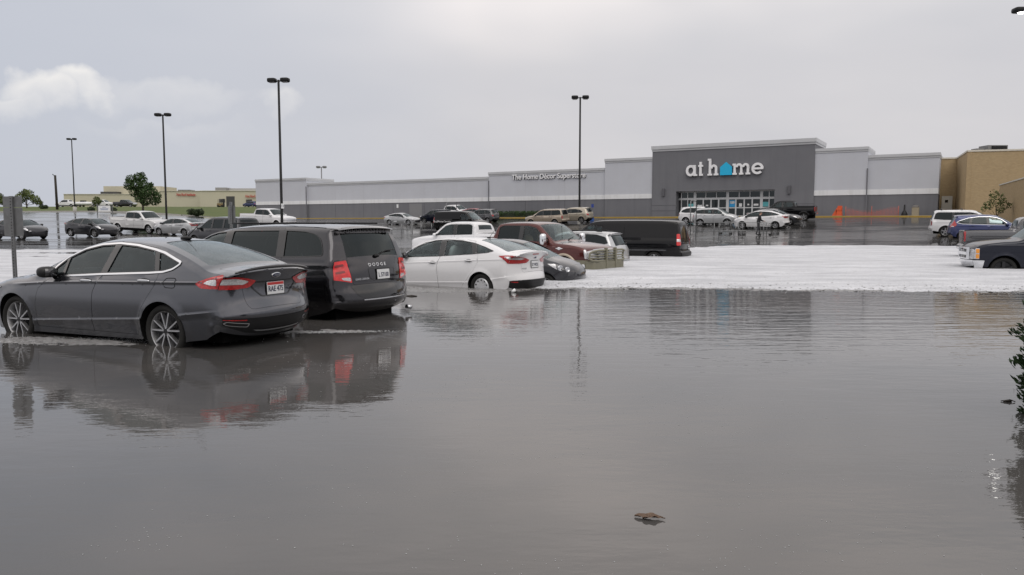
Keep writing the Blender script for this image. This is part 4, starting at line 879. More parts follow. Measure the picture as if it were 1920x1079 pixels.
# muddy flood water
def flood():
    m = principled('flood_water', (0.105, 0.098, 0.09), 0.02); nt = m.node_tree; b = bsdf(m); c = objco(nt)
    b.inputs['IOR'].default_value = 1.5
    mud = ramp(nt, noise(nt, c, 0.22, 5, 0.6, 0.6), [(0.35, 0.0), (0.7, 1.0)])
    lk(nt, mixc(nt, mud, (0.056, 0.056, 0.056), (0.098, 0.089, 0.083)), b.inputs['Base Color'])
    def wave(scale, stretch, rot, detail=3):
        mp = nd(nt, 'ShaderNodeMapping'); mp.inputs['Rotation'].default_value = (0, 0, R(rot)); mp.inputs['Scale'].default_value = stretch; lk(nt, c, mp.inputs[0]); return noise(nt, mp.outputs[0], scale, detail, 0.55)
    calm = ramp(nt, noise(nt, c, 0.13, 3, 0.5), [(0.38, 0.40), (0.62, 1.0)])
    h = fmath(nt, 'MULTIPLY', wave(2.2, (0.55, 1.6, 1), 8), 0.9)
    h = fmath(nt, 'ADD', h, fmath(nt, 'MULTIPLY', wave(9.0, (0.6, 1.3, 1), -12), 0.30))
    h = fmath(nt, 'ADD', fmath(nt, 'MULTIPLY', h, calm), fmath(nt, 'MULTIPLY', wave(0.5, (0.7, 1.2, 1), 5, 2), 0.8))
    sp = nd(nt, 'ShaderNodeSeparateXYZ'); lk(nt, c, sp.inputs[0])
    bx_ = fmath(nt, 'MULTIPLY', ramp(nt, fmath(nt, 'MULTIPLY', fmath(nt, 'ADD', sp.outputs[0], 6.0), 0.08), [(0.28, 0.0), (0.60, 1.0)]), ramp(nt, fmath(nt, 'MULTIPLY', sp.outputs[1], 0.05), [(0.28, 0.0), (0.55, 1.0)]))
    br = fmath(nt, 'MULTIPLY', bx_, fmath(nt, 'ADD', fmath(nt, 'MULTIPLY', noise(nt, c, 0.3, 3), 0.8), 0.5))
    h = fmath(nt, 'ADD', h, fmath(nt, 'MULTIPLY', br, fmath(nt, 'ADD', fmath(nt, 'MULTIPLY', wave(1.5, (0.45, 2.6, 1), -6), 1.5), fmath(nt, 'MULTIPLY', wave(6.0, (0.5, 1.6, 1), 4), 0.35))))
    bp = nd(nt, 'ShaderNodeBump'); bp.inputs['Distance'].default_value = 0.0062; bp.inputs['Strength'].default_value = 0.9
    lk(nt, h, bp.inputs['Height']); lk(nt, bp.outputs[0], b.inputs['Normal']); return m
flood()
b = MB(); b.add([(-220, -40, 0), (150, -40, 0), (150, 75, 0), (-220, 75, 0)], [(0, 1, 2, 3)]); tag(b.build('flood_water', M['flood_water'], smooth=False), 'brown flood water standing over the low end of the car park', kind='structure')

# hail slush raft lying on the water and on the wet asphalt
def vnoise(x, y, seed):
    rng = np.random.default_rng(seed); T = rng.random((64, 64)); xi, yi = np.floor(x).astype(int), np.floor(y).astype(int); fx, fy = x - xi, y - yi; fx, fy = fx * fx * (3 - 2 * fx), fy * fy * (3 - 2 * fy)
    g = lambda a, b_: T[a % 64, b_ % 64]; return (g(xi, yi) * (1 - fx) + g(xi + 1, yi) * fx) * (1 - fy) + (g(xi, yi + 1) * (1 - fx) + g(xi + 1, yi + 1) * fx) * fy
def fbm(x, y, seed, o=4): return sum(vnoise(x * 2 ** i + 17 * i, y * 2 ** i + 5 * i, seed + i) * 0.5 ** i for i in range(o)) / (2 - 0.5 ** (o - 1))
NEAR = np.array([(-70, 26), (-40, 22), (-22, 17), (-14, 14.6), (-9.5, 14.6), (-7.0, 16.4), (-4.5, 19.0), (-2.6, 20.6), (-1.2, 20.4), (-.2, 19.2), (.6, 18.3), (2, 18.25), (4, 18.1), (6.5, 17.6), (9, 17.35), (12, 17.2), (16, 17.0), (25, 17.5), (45, 20)])
FAR = np.array([(-70, 44), (-40, 43.5), (-25, 44), (-12, 41), (-6, 37.5), (-3, 37.5), (2, 41), (6, 43), (10, 45.5), (14, 46.5), (18, 46), (24, 45), (30, 44), (45, 40)])
def hail_h(x, y):
    n = fbm(x * 0.5, y * 0.5, 3); n2 = fbm(x * 2.3, y * 2.3, 9); g = np.maximum(gz(x, y), 0)
    wob = (fbm(x * 0.35, y * 0.35, 21) - 0.5) * 1.0 + (n2 - 0.5) * 0.35
    yn = np.interp(x, NEAR[:, 0], NEAR[:, 1]) + wob * np.where(x > -1, 1.3, 1.9); yf = np.interp(x, FAR[:, 0], FAR[:, 1]) + wob * 2.2
    e = np.minimum((y - yn) / 0.9 + (fbm(x * 1.1, y * 1.6, 71) - .5) * 1.3 * np.exp(-np.abs(y - yn) / 1.1), (yf - y) / 1.2); thin = np.where(x < -6, 0.45 + 1.5 * (fbm(x * 0.14, y * 0.60, 33) - 0.5), 1.0)
    k = np.clip(e, -1, 1); return g + np.where(k > 0, 0.05 * np.sqrt(np.clip(k, 0, 1)) * thin, 0.06 * k) + (n - 0.5) * 0.05 * (k > 0) * np.clip(k * 2, 0, 1) + (n2 - 0.5) * 0.028 * np.clip(e + 0.6, 0, 1) - 0.006
def hail_mat():
    m = principled('hail', (0.72, 0.73, 0.76), 0.6, spec=0.3); nt = m.node_tree; b = bsdf(m); c = objco(nt)
    mp = nd(nt, 'ShaderNodeMapping'); mp.inputs['Rotation'].default_value = (0, 0, R(8)); mp.inputs['Scale'].default_value = (0.35, 1.3, 1); lk(nt, c, mp.inputs[0])
    f = ramp(nt, noise(nt, mp.outputs[0], 0.9, 6, 0.68), [(0.38, 0.0), (0.66, 1.0)]); g = noise(nt, c, 30.0, 4, 0.75)
    sp = nd(nt, 'ShaderNodeSeparateXYZ'); lk(nt, c, sp.inputs[0])
    col = mixc(nt, f, (0.46, 0.47, 0.50), (0.70, 0.71, 0.745)); col = mixc(nt, ramp(nt, g, [(0.44, 0.0), (0.70, 0.7)]), col, (0.40, 0.405, 0.42)); sp2 = ramp(nt, noise(nt, c, 5.0, 4, 0.8), [(0.55, 0.0), (0.70, 0.75)]); col = mixc(nt, sp2, col, (0.34, 0.34, 0.345)); lk(nt, col, b.inputs['Base Color'])
    bp = nd(nt, 'ShaderNodeBump'); bp.inputs['Distance'].default_value = 0.03; bp.inputs['Strength'].default_value = 0.8; v = nd(nt, 'ShaderNodeTexVoronoi'); v.inputs['Scale'].default_value = 22.0; lk(nt, c, v.inputs['Vector'])
    lk(nt, fmath(nt, 'ADD', v.outputs['Distance'], fmath(nt, 'MULTIPLY', f, 1.5)), bp.inputs['Height']); lk(nt, bp.outputs[0], b.inputs['Normal']); return m
hail_mat()
hx = np.concatenate([np.arange(-70, -24, 1.0), np.arange(-24, -8, .28), np.arange(-8, 14, .16), np.arange(14, 22, .3), np.arange(22, 45, 1.0)]); hy = np.concatenate([np.arange(13.4, 22, .14), np.arange(22, 30, .3), np.arange(30, 50, .6)])
sheet('hail_drift', hx, hy, hail_h, M['hail'], keep=lambda x, y, z: z > np.maximum(gz(x, y), 0) - 0.05, kind='stuff', label='white drift of floating hail slush across the flooded lot')
# loose hailstones floating near the edges and out on the open water, and slush churned round the nearest wheels
def stones():
    rng = np.random.default_rng(5); P = []
    def scatter(n, fx, r0, r1):
        for _ in range(n):
            x, y = fx(); P.append((x, y, rng.uniform(r0, r1)))
    ex = lambda: (lambda x: (x, np.interp(x, NEAR[:, 0], NEAR[:, 1]) - abs(rng.normal(0, .45)) + .25))(rng.uniform(-9, 14))
    scatter(4200, ex, .006, .014)
    cl = [(rng.uniform(-2.8, 3.0), rng.uniform(2.4, 8.5), rng.uniform(.08, .3)) for _ in range(26)]
    scatter(900, lambda: (lambda q: (rng.normal(q[0], q[2] * 1.4), rng.normal(q[1], q[2])))(cl[rng.integers(26)]), .0022, .005); scatter(110, lambda: (rng.uniform(-3.2, 3.6), rng.uniform(2.3, 9)), .002, .004)
    scatter(1300, lambda: (lambda u: (-2.55 + u * .38, 10.78 + rng.normal(0, .05) + .03 * u))(rng.normal()), .004, .009)
    scatter(2600, lambda: (rng.normal(-5.9, .85), rng.normal(9.98, .15)), .003, .008)
    scatter(900, lambda: (rng.normal(-1.7, .9), rng.normal(17.4, .35)), .006, .012)
    ico = [(0, 0, 1), (.894, 0, .447), (.276, .851, .447), (-.724, .526, .447), (-.724, -.526, .447), (.276, -.851, .447), (0, 0, -.3)]
    F = [(0, 1, 2), (0, 2, 3), (0, 3, 4), (0, 4, 5), (0, 5, 1), (6, 2, 1), (6, 3, 2), (6, 4, 3), (6, 5, 4), (6, 1, 5)]; V = np.array(ico)
    A = np.array(P); n = len(A); s3 = np.stack([A[:, 2] * rng.uniform(.8, 1.3, n), A[:, 2], A[:, 2] * .6], 1); VV = (V[None] * s3[:, None] + np.stack([A[:, 0], A[:, 1], A[:, 0] * 0], 1)[:, None]).reshape(-1, 3)
    b = MB(); b.add(VV, [(f[0] + 7 * i, f[1] + 7 * i, f[2] + 7 * i) for i in range(n) for f in F])
    tag(b.build('loose_hailstones', principled('hail_stone', (.46, .47, .48), .35)), 'small white hailstones scattered on the open flood water', kind='stuff')
    def lumps(name, label, Q, mat, flat):
        A = np.array(Q); n = len(A); s3 = np.stack([A[:, 3] * rng.uniform(.8, 1.6, n), A[:, 3], A[:, 3] * flat], 1); VV = (V[None] * s3[:, None] + A[:, None, :3]).reshape(-1, 3)
        b = MB(); b.add(VV, [(f[0] + 7 * i, f[1] + 7 * i, f[2] + 7 * i) for i in range(n) for f in F]); tag(b.build(name, mat), label, kind='stuff')
    n = 5000; x = rng.uniform(-1, 15.5, n); yn = np.interp(x, NEAR[:, 0], NEAR[:, 1]); y = yn + rng.exponential(1.6, n) + .1; h = hail_h(x, y); k = h > .01
    lumps('hail_clumps', 'greyer clumps of melting hail dotted over the white drift', np.stack([x, y, h - .004, rng.uniform(.012, .034, n)], 1)[k], grime(principled('hail_clump', (.62, .63, .65), .5), (.46, .46, .47), .8, 3.0), .25)
    n = 380; x = rng.uniform(-2.5, 15, n); y = np.interp(x, NEAR[:, 0], NEAR[:, 1]) + rng.normal(.25, .45, n); h = np.maximum(hail_h(x, y), 0)
    lumps('leaf_litter', 'dark shredded leaf litter caught along the hail edge', np.stack([x, y, h + .004, rng.uniform(.01, .03, n)], 1), principled('litter', (.05, .045, .03), .8), .25)
def slush(label, P, step, top):
    """thin raft of half melted slush: edge dips under the water"""
    P = smooth_closed(P, 6); lo_, hi_ = P.min(0) - .2, P.max(0) + .2; xs, ys = np.arange(lo_[0], hi_[0], step), np.arange(lo_[1], hi_[1], step)
    def h(x, y):
        q = np.stack([x, y], 1); d = segdist(q, P) * np.where(pip(q, P), 1, -1); n = fbm(x * 5, y * 9, 51) - .5; n2 = fbm(x * 19, y * 24, 57) - .5; return np.clip(d + n * .35, -.12, .12) / .12 * top + n2 * .034 + n * .012 - .004
    o = sheet('slush_raft', xs, ys, h, M['slush'], keep=lambda x, y, z: z > -.012, kind='stuff', label=label)
sl = principled('slush', (.11, .105, .10), .35, spec=.5); grime(sl, (.40, .40, .41), .9, 16.0, .1); add_bump(sl, 60, .9, .02)
slush('grey slush churned up along the near side of the grey sedan', [(-8.2, 10.15), (-7.2, 10.35), (-5.6, 10.12), (-4.85, 9.86), (-4.75, 9.7), (-5.3, 9.62), (-6.2, 9.72), (-7.4, 9.75), (-8.3, 9.85)], .03, .010)
slush('pale hail patch on the water behind the grey sedan bumper', [(-3.2, 10.83), (-2.6, 10.95), (-2.1, 10.83), (-2.5, 10.70), (-3.1, 10.70)], .025, .012)
slush('grey slush band fringing the near edge of the hail drift', [(.2, 18.7), (2, 18.5), (4, 18.35), (6.5, 17.9), (9, 17.6), (12, 17.45), (15.5, 17.3), (15.5, 16.75), (12, 16.95), (9, 17.0), (6.5, 17.3), (4, 17.75), (2, 17.8), (.4, 17.9)], .07, .006)
slush('grey slush along the sill of the white sedan', [(-3.2, 18.7), (-2.0, 18.2), (-.9, 17.9), (.4, 17.9), (.2, 17.3), (-1.4, 16.9), (-2.6, 17.3), (-3.4, 18.0)], .05, .008)
stones()
# grass bank beyond the car park
gm = principled('grass', (0.07, 0.10, 0.03), 0.85, spec=0.2); grime(gm, (0.13, 0.13, 0.05), 0.7, 0.25, 0.0); add_bump(gm, 6.0, 0.5, 0.05)
EDGE = np.array([(-260, 140), (-140, 124), (-88, 119), (-70, 118.5), (-58, 119), (-52, 122), (-47, 131), (-44, 138), (-30, 150), (60, 150)])
gx = np.arange(-260, 20, 3.0); gy = np.arange(116, 420, 3.0)
sheet('grass_bank', gx, gy, gz, gm, keep=lambda x, y, z: y > np.interp(x, EDGE[:, 0], EDGE[:, 1]), dz=0.05)
km = principled('concrete', (0.42, 0.41, 0.39), 0.7); grime(km, (0.25, 0.24, 0.22), 0.6, 0.8)
b = MB(); e = resample(EDGE[1:8], 1.5, False)
for a, c in zip(e[:-1], e[1:]):
    za, zc = G(*a), G(*c); d = (c - a) / np.hypot(*(c - a)); nn = np.array([-d[1], d[0]]) * 0.35
    V = [(*(a - nn), za - .1), (*(c - nn), zc - .1), (*(a - nn), za + .15), (*(c - nn), zc + .15), (*(a + nn), za + .16), (*(c + nn), zc + .16)]
    b.add(V, [(0, 1, 3, 2), (2, 3, 5, 4)])
tag(b.build('kerb', km, smooth=False), kind='structure')

# ------------------------------------------------------------------ the store
stucco_l = grime(principled('stucco_light', (0.51, 0.525, 0.57), 0.8, spec=0.25), (0.46, 0.47, 0.51), 0.6, 0.5, 0.05); add_bump(stucco_l, 40, 0.25, 0.01)
stucco_d = grime(principled('stucco_dark', (0.155, 0.157, 0.172), 0.8, spec=0.25), (0.185, 0.187, 0.20), 0.5, 0.5, 0.05); add_bump(stucco_d, 40, 0.25, 0.01)
stucco_w = grime(principled('stucco_white', (0.72, 0.73, 0.75), 0.75, spec=0.25), (0.6, 0.6, 0.6), 0.4, 0.7, 0.05)
def streaks(m, col, amt):
    # rain runs down from the parapet
    nt = m.node_tree; b = bsdf(m); mp = nd(nt, 'ShaderNodeMapping'); mp.inputs['Scale'].default_value = (1.3, 1.3, 0.07); lk(nt, objco(nt), mp.inputs[0])
    f = ramp(nt, noise(nt, mp.outputs[0], 1.0, 5, 0.65), [(0.48, 0.0), (0.72, 1.0)]); src = b.inputs['Base Color'].links[0].from_socket
    lk(nt, mixc(nt, fmath(nt, 'MULTIPLY', f, amt), src, col), b.inputs['Base Color'])
streaks(stucco_l, (0.47, 0.475, 0.50), .22); streaks(stucco_d, (0.105, 0.107, 0.12), .35); streaks(stucco_w, (0.5, 0.5, 0.5), .5)
cap_m = grime(principled('parapet_metal', (0.50, 0.51, 0.53), 0.5), (0.4, 0.4, 0.41), 0.5, 0.6, 0.1)
def fbox(mb, k0, k1, m0, m1, z0, z1, mi=0): mb.bx(min(k0, k1), max(k0, k1), m0, m1, z0 - FLOOR, z1 - FLOOR, mi)
store = empty('store_building'); store.matrix_world = fmat(0, 0, FLOOR)
tag(store, 'long low grey retail store with stepped parapets and a white stripe', 'building')
SECT = [(81.6, 69.9, 8.75, .35), (69.9, 35.2, 7.88, 0.0), (35.2, 17.7, 8.45, .35), (17.7, 11.4, 9.52, .6), (-7.3, -12.6, 9.6, .6), (-12.6, -19.3, 8.70, .35)]
for (a, b_, zt, m) in SECT:
    lo, st, up, cp = MB(), MB(), MB(), MB()
    fbox(lo, a, b_, -6, m, FLOOR - .6, 4.5); fbox(st, a, b_, -6, m + .05, 4.5, 5.06); fbox(up, a, b_, -6, m + .01, 5.06, zt - .5)
    fbox(cp, a + .03, b_ - .03, -6, m + .06, zt - .5, zt - .30); fbox(cp, a + .06, b_ - .06, -6, m + .13, zt - .30, zt)
    lo.build('lower_wall', stucco_d, store, smooth=False); st.build('stripe_band', stucco_w, store, smooth=False); up.build('upper_wall', stucco_l, store, smooth=False); cp.build('parapet_cap', cap_m, store, smooth=False)
b = MB(); fbox(b, 78, -18, -40, -6.05, 3, 7.2); b.build('roof', principled('roof_membrane', (.4, .4, .4), .8), store, smooth=False)
# entrance tower with a recessed glazed front
TM = .75; OK0, OK1, OZ = 8.36, -3.1, 5.27
b = MB(); fbox(b, 11.4, OK0, -6, TM, FLOOR - .6, 10.12); fbox(b, OK1, -7.3, -6, TM, FLOOR - .6, 10.12); fbox(b, OK0, OK1, -6, TM - .003, OZ, 10.12)
b.build('entrance_tower', stucco_d, store, smooth=False)
b = MB(); fbox(b, 11.45, -7.35, -6, TM + .06, 10.12, 10.36); fbox(b, 11.52, -7.42, -6, TM + .15, 10.36, 10.78); b.build('tower_cornice', cap_m, store, smooth=False)
for z in (2.95, 3.6):
    for (a, c) in ((11.4, OK0), (OK1, -7.3)): b = MB(); fbox(b, a - .01, c + .01, TM, TM + .012, z, z + .035); b.build('tower_joint', principled('joint_dark', (.06, .06, .065), .8), store, smooth=False)
GM = TM - 1.1
frame_m = principled('white_aluminium', (0.62, 0.63, 0.64), 0.4, 0.2); sg_m = glass('shop_glass', (0.10, 0.115, 0.12))
kpx = lambda zx: (lambda r: (27.3 + .508 * 0 - 90 * r) / (.861 + .508 * r) )(((1240 + zx / 6.0) - 960) / 1450.0)
fr = MB(); fbox(fr, OK0, OK1, GM - .08, GM, OZ - .12, OZ); fbox(fr, OK0, OK1, GM - .08, GM + .02, 4.26, 4.50); fbox(fr, OK0, OK1, GM - .08, GM, FLOOR, FLOOR + .12)
for zx, hw in ((205, .06), (276, .05), (357, .16), (722, .16), (1102, .16), (1188, .05), (1268, .06)): k = kpx(zx); fbox(fr, k + hw, k - hw, GM - .1, GM + .03, FLOOR, OZ)
for zx in (478, 596, 851, 972): k = kpx(zx); fbox(fr, k + .045, k - .045, GM - .08, GM + .005, 4.5, OZ)
for zx in (450, 537, 622, 815, 909, 999): k = kpx(zx); fbox(fr, k + .075, k - .075, GM - .08, GM + .005, FLOOR, 4.26)
for a, c in ((205, 350), (365, 712), (730, 1092), (1108, 1268)): fbox(fr, kpx(a), kpx(c), GM - .08, GM + .004, 3.22, 3.33)
fr.build('storefront_frame', frame_m, store, smooth=False)
pane = [(210, 270), (282, 345), (370, 470), (487, 590), (603, 708), (735, 845), (857, 965), (980, 1088), (1115, 1182), (1195, 1263)]
for a, c in pane: b = MB(); fbox(b, kpx(a), kpx(c), GM - .05, GM - .04, 4.5, OZ - .1); b.build('pane', sg_m, store, smooth=False)
for a, c in [(210, 270), (282, 345), (372, 445), (455, 530), (545, 615), (628, 705), (740, 808), (822, 900), (918, 992), (1005, 1085), (1115, 1182), (1195, 1263)]:
    for z0, z1 in ((FLOOR + .1, 3.22), (3.33, 4.28)): b = MB(); fbox(b, kpx(a), kpx(c), GM - .05, GM - .04, z0, z1); b.build('pane', sg_m, store, smooth=False)
inn = MB(); fbox(inn, OK0, OK1, GM - 5.2, GM - 5.0, FLOOR, OZ); fbox(inn, OK0, OK1, GM - 5.2, GM - .1, FLOOR - .05, FLOOR + .01)
inn.build('entry_hall', principled('hall_dark', (.05, .05, .055), .7), store, smooth=False)
def poster(a, c, z0, z1, m, nm='poster'): b = MB(); fbox(b, kpx(a), kpx(c), GM - .038, GM - .030, z0, z1); b.build(nm, m, store, smooth=False)
teal = principled('poster_teal', (.10, .42, .46), .5); blue = principled('poster_blue', (.02, .30, .62), .5); wht = principled('poster_white', (.75, .76, .77), .5)
poster(284, 343, 3.36, 3.80, teal); poster(1117, 1180, 3.40, 3.92, teal); poster(742, 806, 3.38, 4.15, blue); poster(748, 800, 3.75, 4.05, wht); poster(386, 436, 3.40, 3.66, wht); poster(1015, 1068, 3.50, 3.72, wht); poster(850, 884, 3.40, 3.78, wht); poster(480, 505, 3.50, 3.66, wht); poster(945, 965, 3.55, 3.72, wht)
for k in (9.9, -4.7):
    b = MB(); fbox(b, k + .16, k - .16, TM, TM + .22, 4.75, 5.65); b.build('wall_sconce', principled('sconce_grey', (.09, .09, .10), .5), store, smooth=False)
for k in list(np.arange(64, 36, -5.8)) + [29.4, 23.5, 75.8]:
    b = MB(); mm = .0 if 35.2 < k < 69.9 else .35; fbox(b, k + .02, k - .02, mm + .012, mm + .02, 5.08, 7.35); b.build('control_joint', principled('joint_grey', (.45, .455, .485), .8), store, smooth=False); b = MB(); fbox(b, k + .02, k - .02, mm + .002, mm + .01, FLOOR, 4.49); b.build('control_joint', M['joint_dark'], store, smooth=False)
for k, m in ((69.9, .36), (35.2, .36), (-12.6, .61)): b = MB(); fbox(b, k + .06, k - .06, m, m + .09, FLOOR, 7.3); b.build('downpipe', stucco_d, store, smooth=False)
b = MB(); fbox(b, 49.3, 47.0, 0, .04, FLOOR, 4.32); dr = b.build('service_door', principled('door_grey', (.20, .20, .205), .6), store, smooth=False)
for a, c, z in ((50, 43.5, 8.6), (57, 52.5, 8.0)): b = MB(); fbox(b, a, c, -14, -10, 7.2, z); b.build('rooftop_unit', principled('hvac_grey', (.33, .33, .34), .6), store, smooth=False)
# lettering
def text_mesh(body, size, ext, name, mat, parent, m4, shear=0.0, sx=1.0, align='LEFT', bold=0.0):
    c = bpy.data.curves.new(name, 'FONT'); c.body = body; c.size = size; c.extrude = ext; c.shear = shear; c.align_x = align; c.offset = bold; c.resolution_u = 3
    t = bpy.data.objects.new(name, c); COL.objects.link(t); dg = bpy.context.evaluated_depsgraph_get(); me = bpy.data.meshes.new_from_object(t.evaluated_get(dg)); bpy.data.objects.remove(t)
    me.name = name; me.materials.clear(); me.materials.append(mat); o = bpy.data.objects.new(name, me); COL.objects.link(o); o.parent = parent; o.matrix_local = m4 @ Matrix.Diagonal((sx, 1, 1, 1)); return o
sign_w = principled('sign_white', (.80, .80, .82), .4); sign_b = principled('sign_blue', (.01, .42, .70), .4); drop_shadow_m = principled('sign_drop_shadow', (.05, .05, .055), .6)
def facade_text(k, m, z): # text runs to the right (towards -x local), faces the car park
    return Matrix.Translation((k, m, z - FLOOR)) @ Matrix(((-1, 0, 0, 0), (0, 0, 1, 0), (0, 1, 0, 0), (0, 0, 0, 1)))
sg2 = empty('tagline_sign', (0, 0, 0)); sg2.matrix_world = fmat(0, 0, FLOOR); tag(sg2, 'white raised lettering The Home Décor Superstore on the grey wall', 'sign')
text_mesh('The Home Décor Superstore', .92, .05, 'lettering', sign_w, sg2, facade_text(31.4, .52, 7.33), sx=.99, bold=.012)
text_mesh('The Home Décor Superstore', .92, .04, 'letter_drop_shadow', drop_shadow_m, sg2, facade_text(31.38, .43, 7.305), sx=.99, bold=.018)  # dark copy set right and down paints the letters' drop shadow
logo = empty('store_sign', (0, 0, 0)); logo.matrix_world = fmat(0, 0, FLOOR); tag(logo, 'large white at home letters with a blue house above the entrance', 'sign')
def letter(strokes, x0, name='letter', mat=sign_w):
    """strokes: list of (polygon in letter units) raised off the wall"""
    b = MB(); z0 = 7.03 - FLOOR
    for i, P in enumerate(strokes): b.prism([(7.1 - (x0 + p[0]), z0 + p[1]) for p in P], TM + .08, TM + .30 + .002 * i, 'y')
    bm = bmesh.new(); o = b.build(name, mat, logo, smooth=False); bm.from_mesh(o.data); bmesh.ops.recalc_face_normals(bm, faces=bm.faces); bm.to_mesh(o.data); bm.free(); return o
def bar(x0, z0, x1, z1): return [(x0, z0), (x1, z0), (x1, z1), (x0, z1)]
def arc(cx, cz, rx, rz, t, a0, a1, n=18):
    out = []
    for i in range(n):
        u, v_ = R(a0 + (a1 - a0) * i / n), R(a0 + (a1 - a0) * (i + 1) / n)
        out.append([(cx + rx * math.cos(u), cz + rz * math.sin(u)), (cx + rx * math.cos(v_), cz + rz * math.sin(v_)), (cx + (rx - t) * math.cos(v_), cz + (rz - t) * math.sin(v_)), (cx + (rx - t) * math.cos(u), cz + (rz - t) * math.sin(u))])
    return out
XH = 1.27; T_ = .27
letter(arc(.58, XH / 2, .58, XH / 2 + .02, T_, 0, 360, 28) + [bar(.92, .0, 1.19, XH), bar(1.0, 0, 1.36, .22), bar(.80, XH - .2, 1.19, XH)], 0)
letter([bar(.13, .22, .40, 1.62), bar(0, XH - .22, .56, XH), bar(.13, 0, .56, .24)], 1.48)
letter([bar(.14, 0, .41, 1.95), bar(0, 1.73, .41, 1.95), bar(0, 0, .55, .21), bar(.86, 0, 1.13, .82), bar(.74, 0, 1.28, .21)] + arc(.72, .80, .41, .47, .26, 0, 180, 14), 2.6)
letter([[(0, 0), (1.36, 0), (1.36, .92), (.68, 1.50), (0, .92)]], 4.07, 'house_mark', sign_b)
letter([bar(.12, 0, .38, XH), bar(0, XH - .21, .38, XH), bar(0, 0, .48, .21), bar(.88, 0, 1.13, .86), bar(.76, 0, 1.24, .21), bar(1.62, 0, 1.88, .86), bar(1.5, 0, 2.02, .21)] + arc(.74, .85, .39, .44, .25, 0, 180, 12) + arc(1.49, .85, .39, .44, .25, 0, 180, 12), 5.5)
letter(arc(.66, XH / 2, .66, XH / 2 + .02, .27, 0, 318, 28) + [bar(.2, .53, 1.30, .75)], 7.66)
# walk and kerb along the front, yellow painted edge
yel = grime(principled('kerb_yellow', (.40, .26, .035), .6), (.3, .2, .05), .5, .8)
b = MB(); b.bx(-24, 90, .0, 4.2, -.5, 0.0); o = b.build('sidewalk', km, smooth=False); o.matrix_world = fmat(0, 0, FLOOR); tag(o, kind='structure')
b = MB(); b.bx(-24, 90, 4.2, 4.34, -.5, -.02); o = b.build('kerb', yel, smooth=False); o.matrix_world = fmat(0, 0, FLOOR); tag(o, kind='structure')
# ------------------------------------------------------------------ tan brick neighbour
def brick_mat():
    m = principled('tan_brick', (.42, .31, .17), .85, spec=.2); nt = m.node_tree; b = bsdf(m); tc = objco(nt)
    br = nd(nt, 'ShaderNodeTexBrick'); br.inputs['Scale'].default_value = 2.2; br.inputs['Color1'].default_value = (.43, .315, .175, 1); br.inputs['Color2'].default_value = (.36, .26, .14, 1); br.inputs['Mortar'].default_value = (.33, .27, .19, 1)
    sx = nd(nt, 'ShaderNodeSeparateXYZ'); lk(nt, tc, sx.inputs[0]); cx = nd(nt, 'ShaderNodeCombineXYZ'); lk(nt, fmath(nt, 'ADD', sx.outputs[0], sx.outputs[1]), cx.inputs[0]); lk(nt, sx.outputs[2], cx.inputs[1]); lk(nt, cx.outputs[0], br.inputs['Vector'])
    f = noise(nt, tc, .5, 5, .6); lk(nt, mixc(nt, fmath(nt, 'MULTIPLY', f, .35), br.outputs['Color'], (.47, .36, .22)), b.inputs['Base Color']); return m
brick_mat()
tan = empty('tan_brick_building', (47, 80, FLOOR)); tag(tan, 'windowless tan brick building beside the grey store', 'building')
def wall_seg(name, P0, P1, z0, z1, th, mat, parent):
    d = np.array(P1) - np.array(P0); L = np.hypot(*d); b = MB(); b.bx(0, L, 0, th, z0, z1); o = b.build(name, mat, parent, smooth=False)
    o.matrix_local = Matrix.Translation((P0[0] - 47, P0[1] - 80, -FLOOR)) @ Matrix.Rotation(math.atan2(d[1], d[0]), 4, 'Z'); return o
cream_cap = principled('cap_cream', (.62, .58, .50), .6)
for P0, P1 in (((44.2, 84.1), (47.3, 83.0)), ((47.3, 83.0), (43.7, 75.0)), ((43.7, 75.0), (66.0, 67.9))):
    wall_seg('wall', P0, P1, 1.5, 8.30, .4, M['tan_brick'], tan); d = np.array(P1) - P0; d /= np.hypot(*d); n = np.array([d[1], -d[0]]) * .06
    wall_seg('coping', tuple(np.array(P0) + n), tuple(np.array(P1) + n), 8.30, 8.46, .55, cream_cap, tan)
b = MB(); b.box((0, 0, 1.05), (.5, .04, 1.05)); dr = b.build('door', principled('door_cream', (.55, .53, .47), .5), tan, smooth=False); x, y, _ = at(1771, 400, 82.9); dr.location = (x - 47, y - .35 - 80, 0); dr.rotation_euler = (0, 0, math.atan2(-1.1, 3.1))
b = MB(); b.box((-.05, -.05, 1.55), (.14, .01, .14)); b.build('door_window', M['black_gloss'], dr, smooth=False)
b = MB(); b.box((49.2 - 47, 80 - 80, 8.46 - FLOOR + .45), (1.0, .8, .45), mi=0); b.box((49.3 - 47, 79.15 - 80, 8.46 - FLOOR + .45), (.75, .06, .36), mi=1); b.box((47.6 - 47, 80 - 80, 8.46 - FLOOR + .3), (.35, .5, .3)); b.build('rooftop_unit', [principled('hvac_dark', (.2, .2, .2), .6), M['black_plastic']], tan, smooth=False)
wing = empty('screen_wall', (42.6, 67.7, 2.0)); tag(wing, 'low tan brick screen wall in front of the tan building', 'wall')
b = MB(); d = np.array([37.0 - 42.6, 55.5 - 67.7]); L = np.hypot(*d); b.bx(0, L, -.2, .2, -.6, 2.75); o = b.build('wall', M['tan_brick'], wing, smooth=False); o.rotation_euler = (0, 0, math.atan2(d[1], d[0]))
b = MB(); b.bx(-.03, L, -.24, .24, 2.75, 2.85); o = b.build('coping', cream_cap, wing, smooth=False); o.rotation_euler = (0, 0, math.atan2(d[1], d[0]))
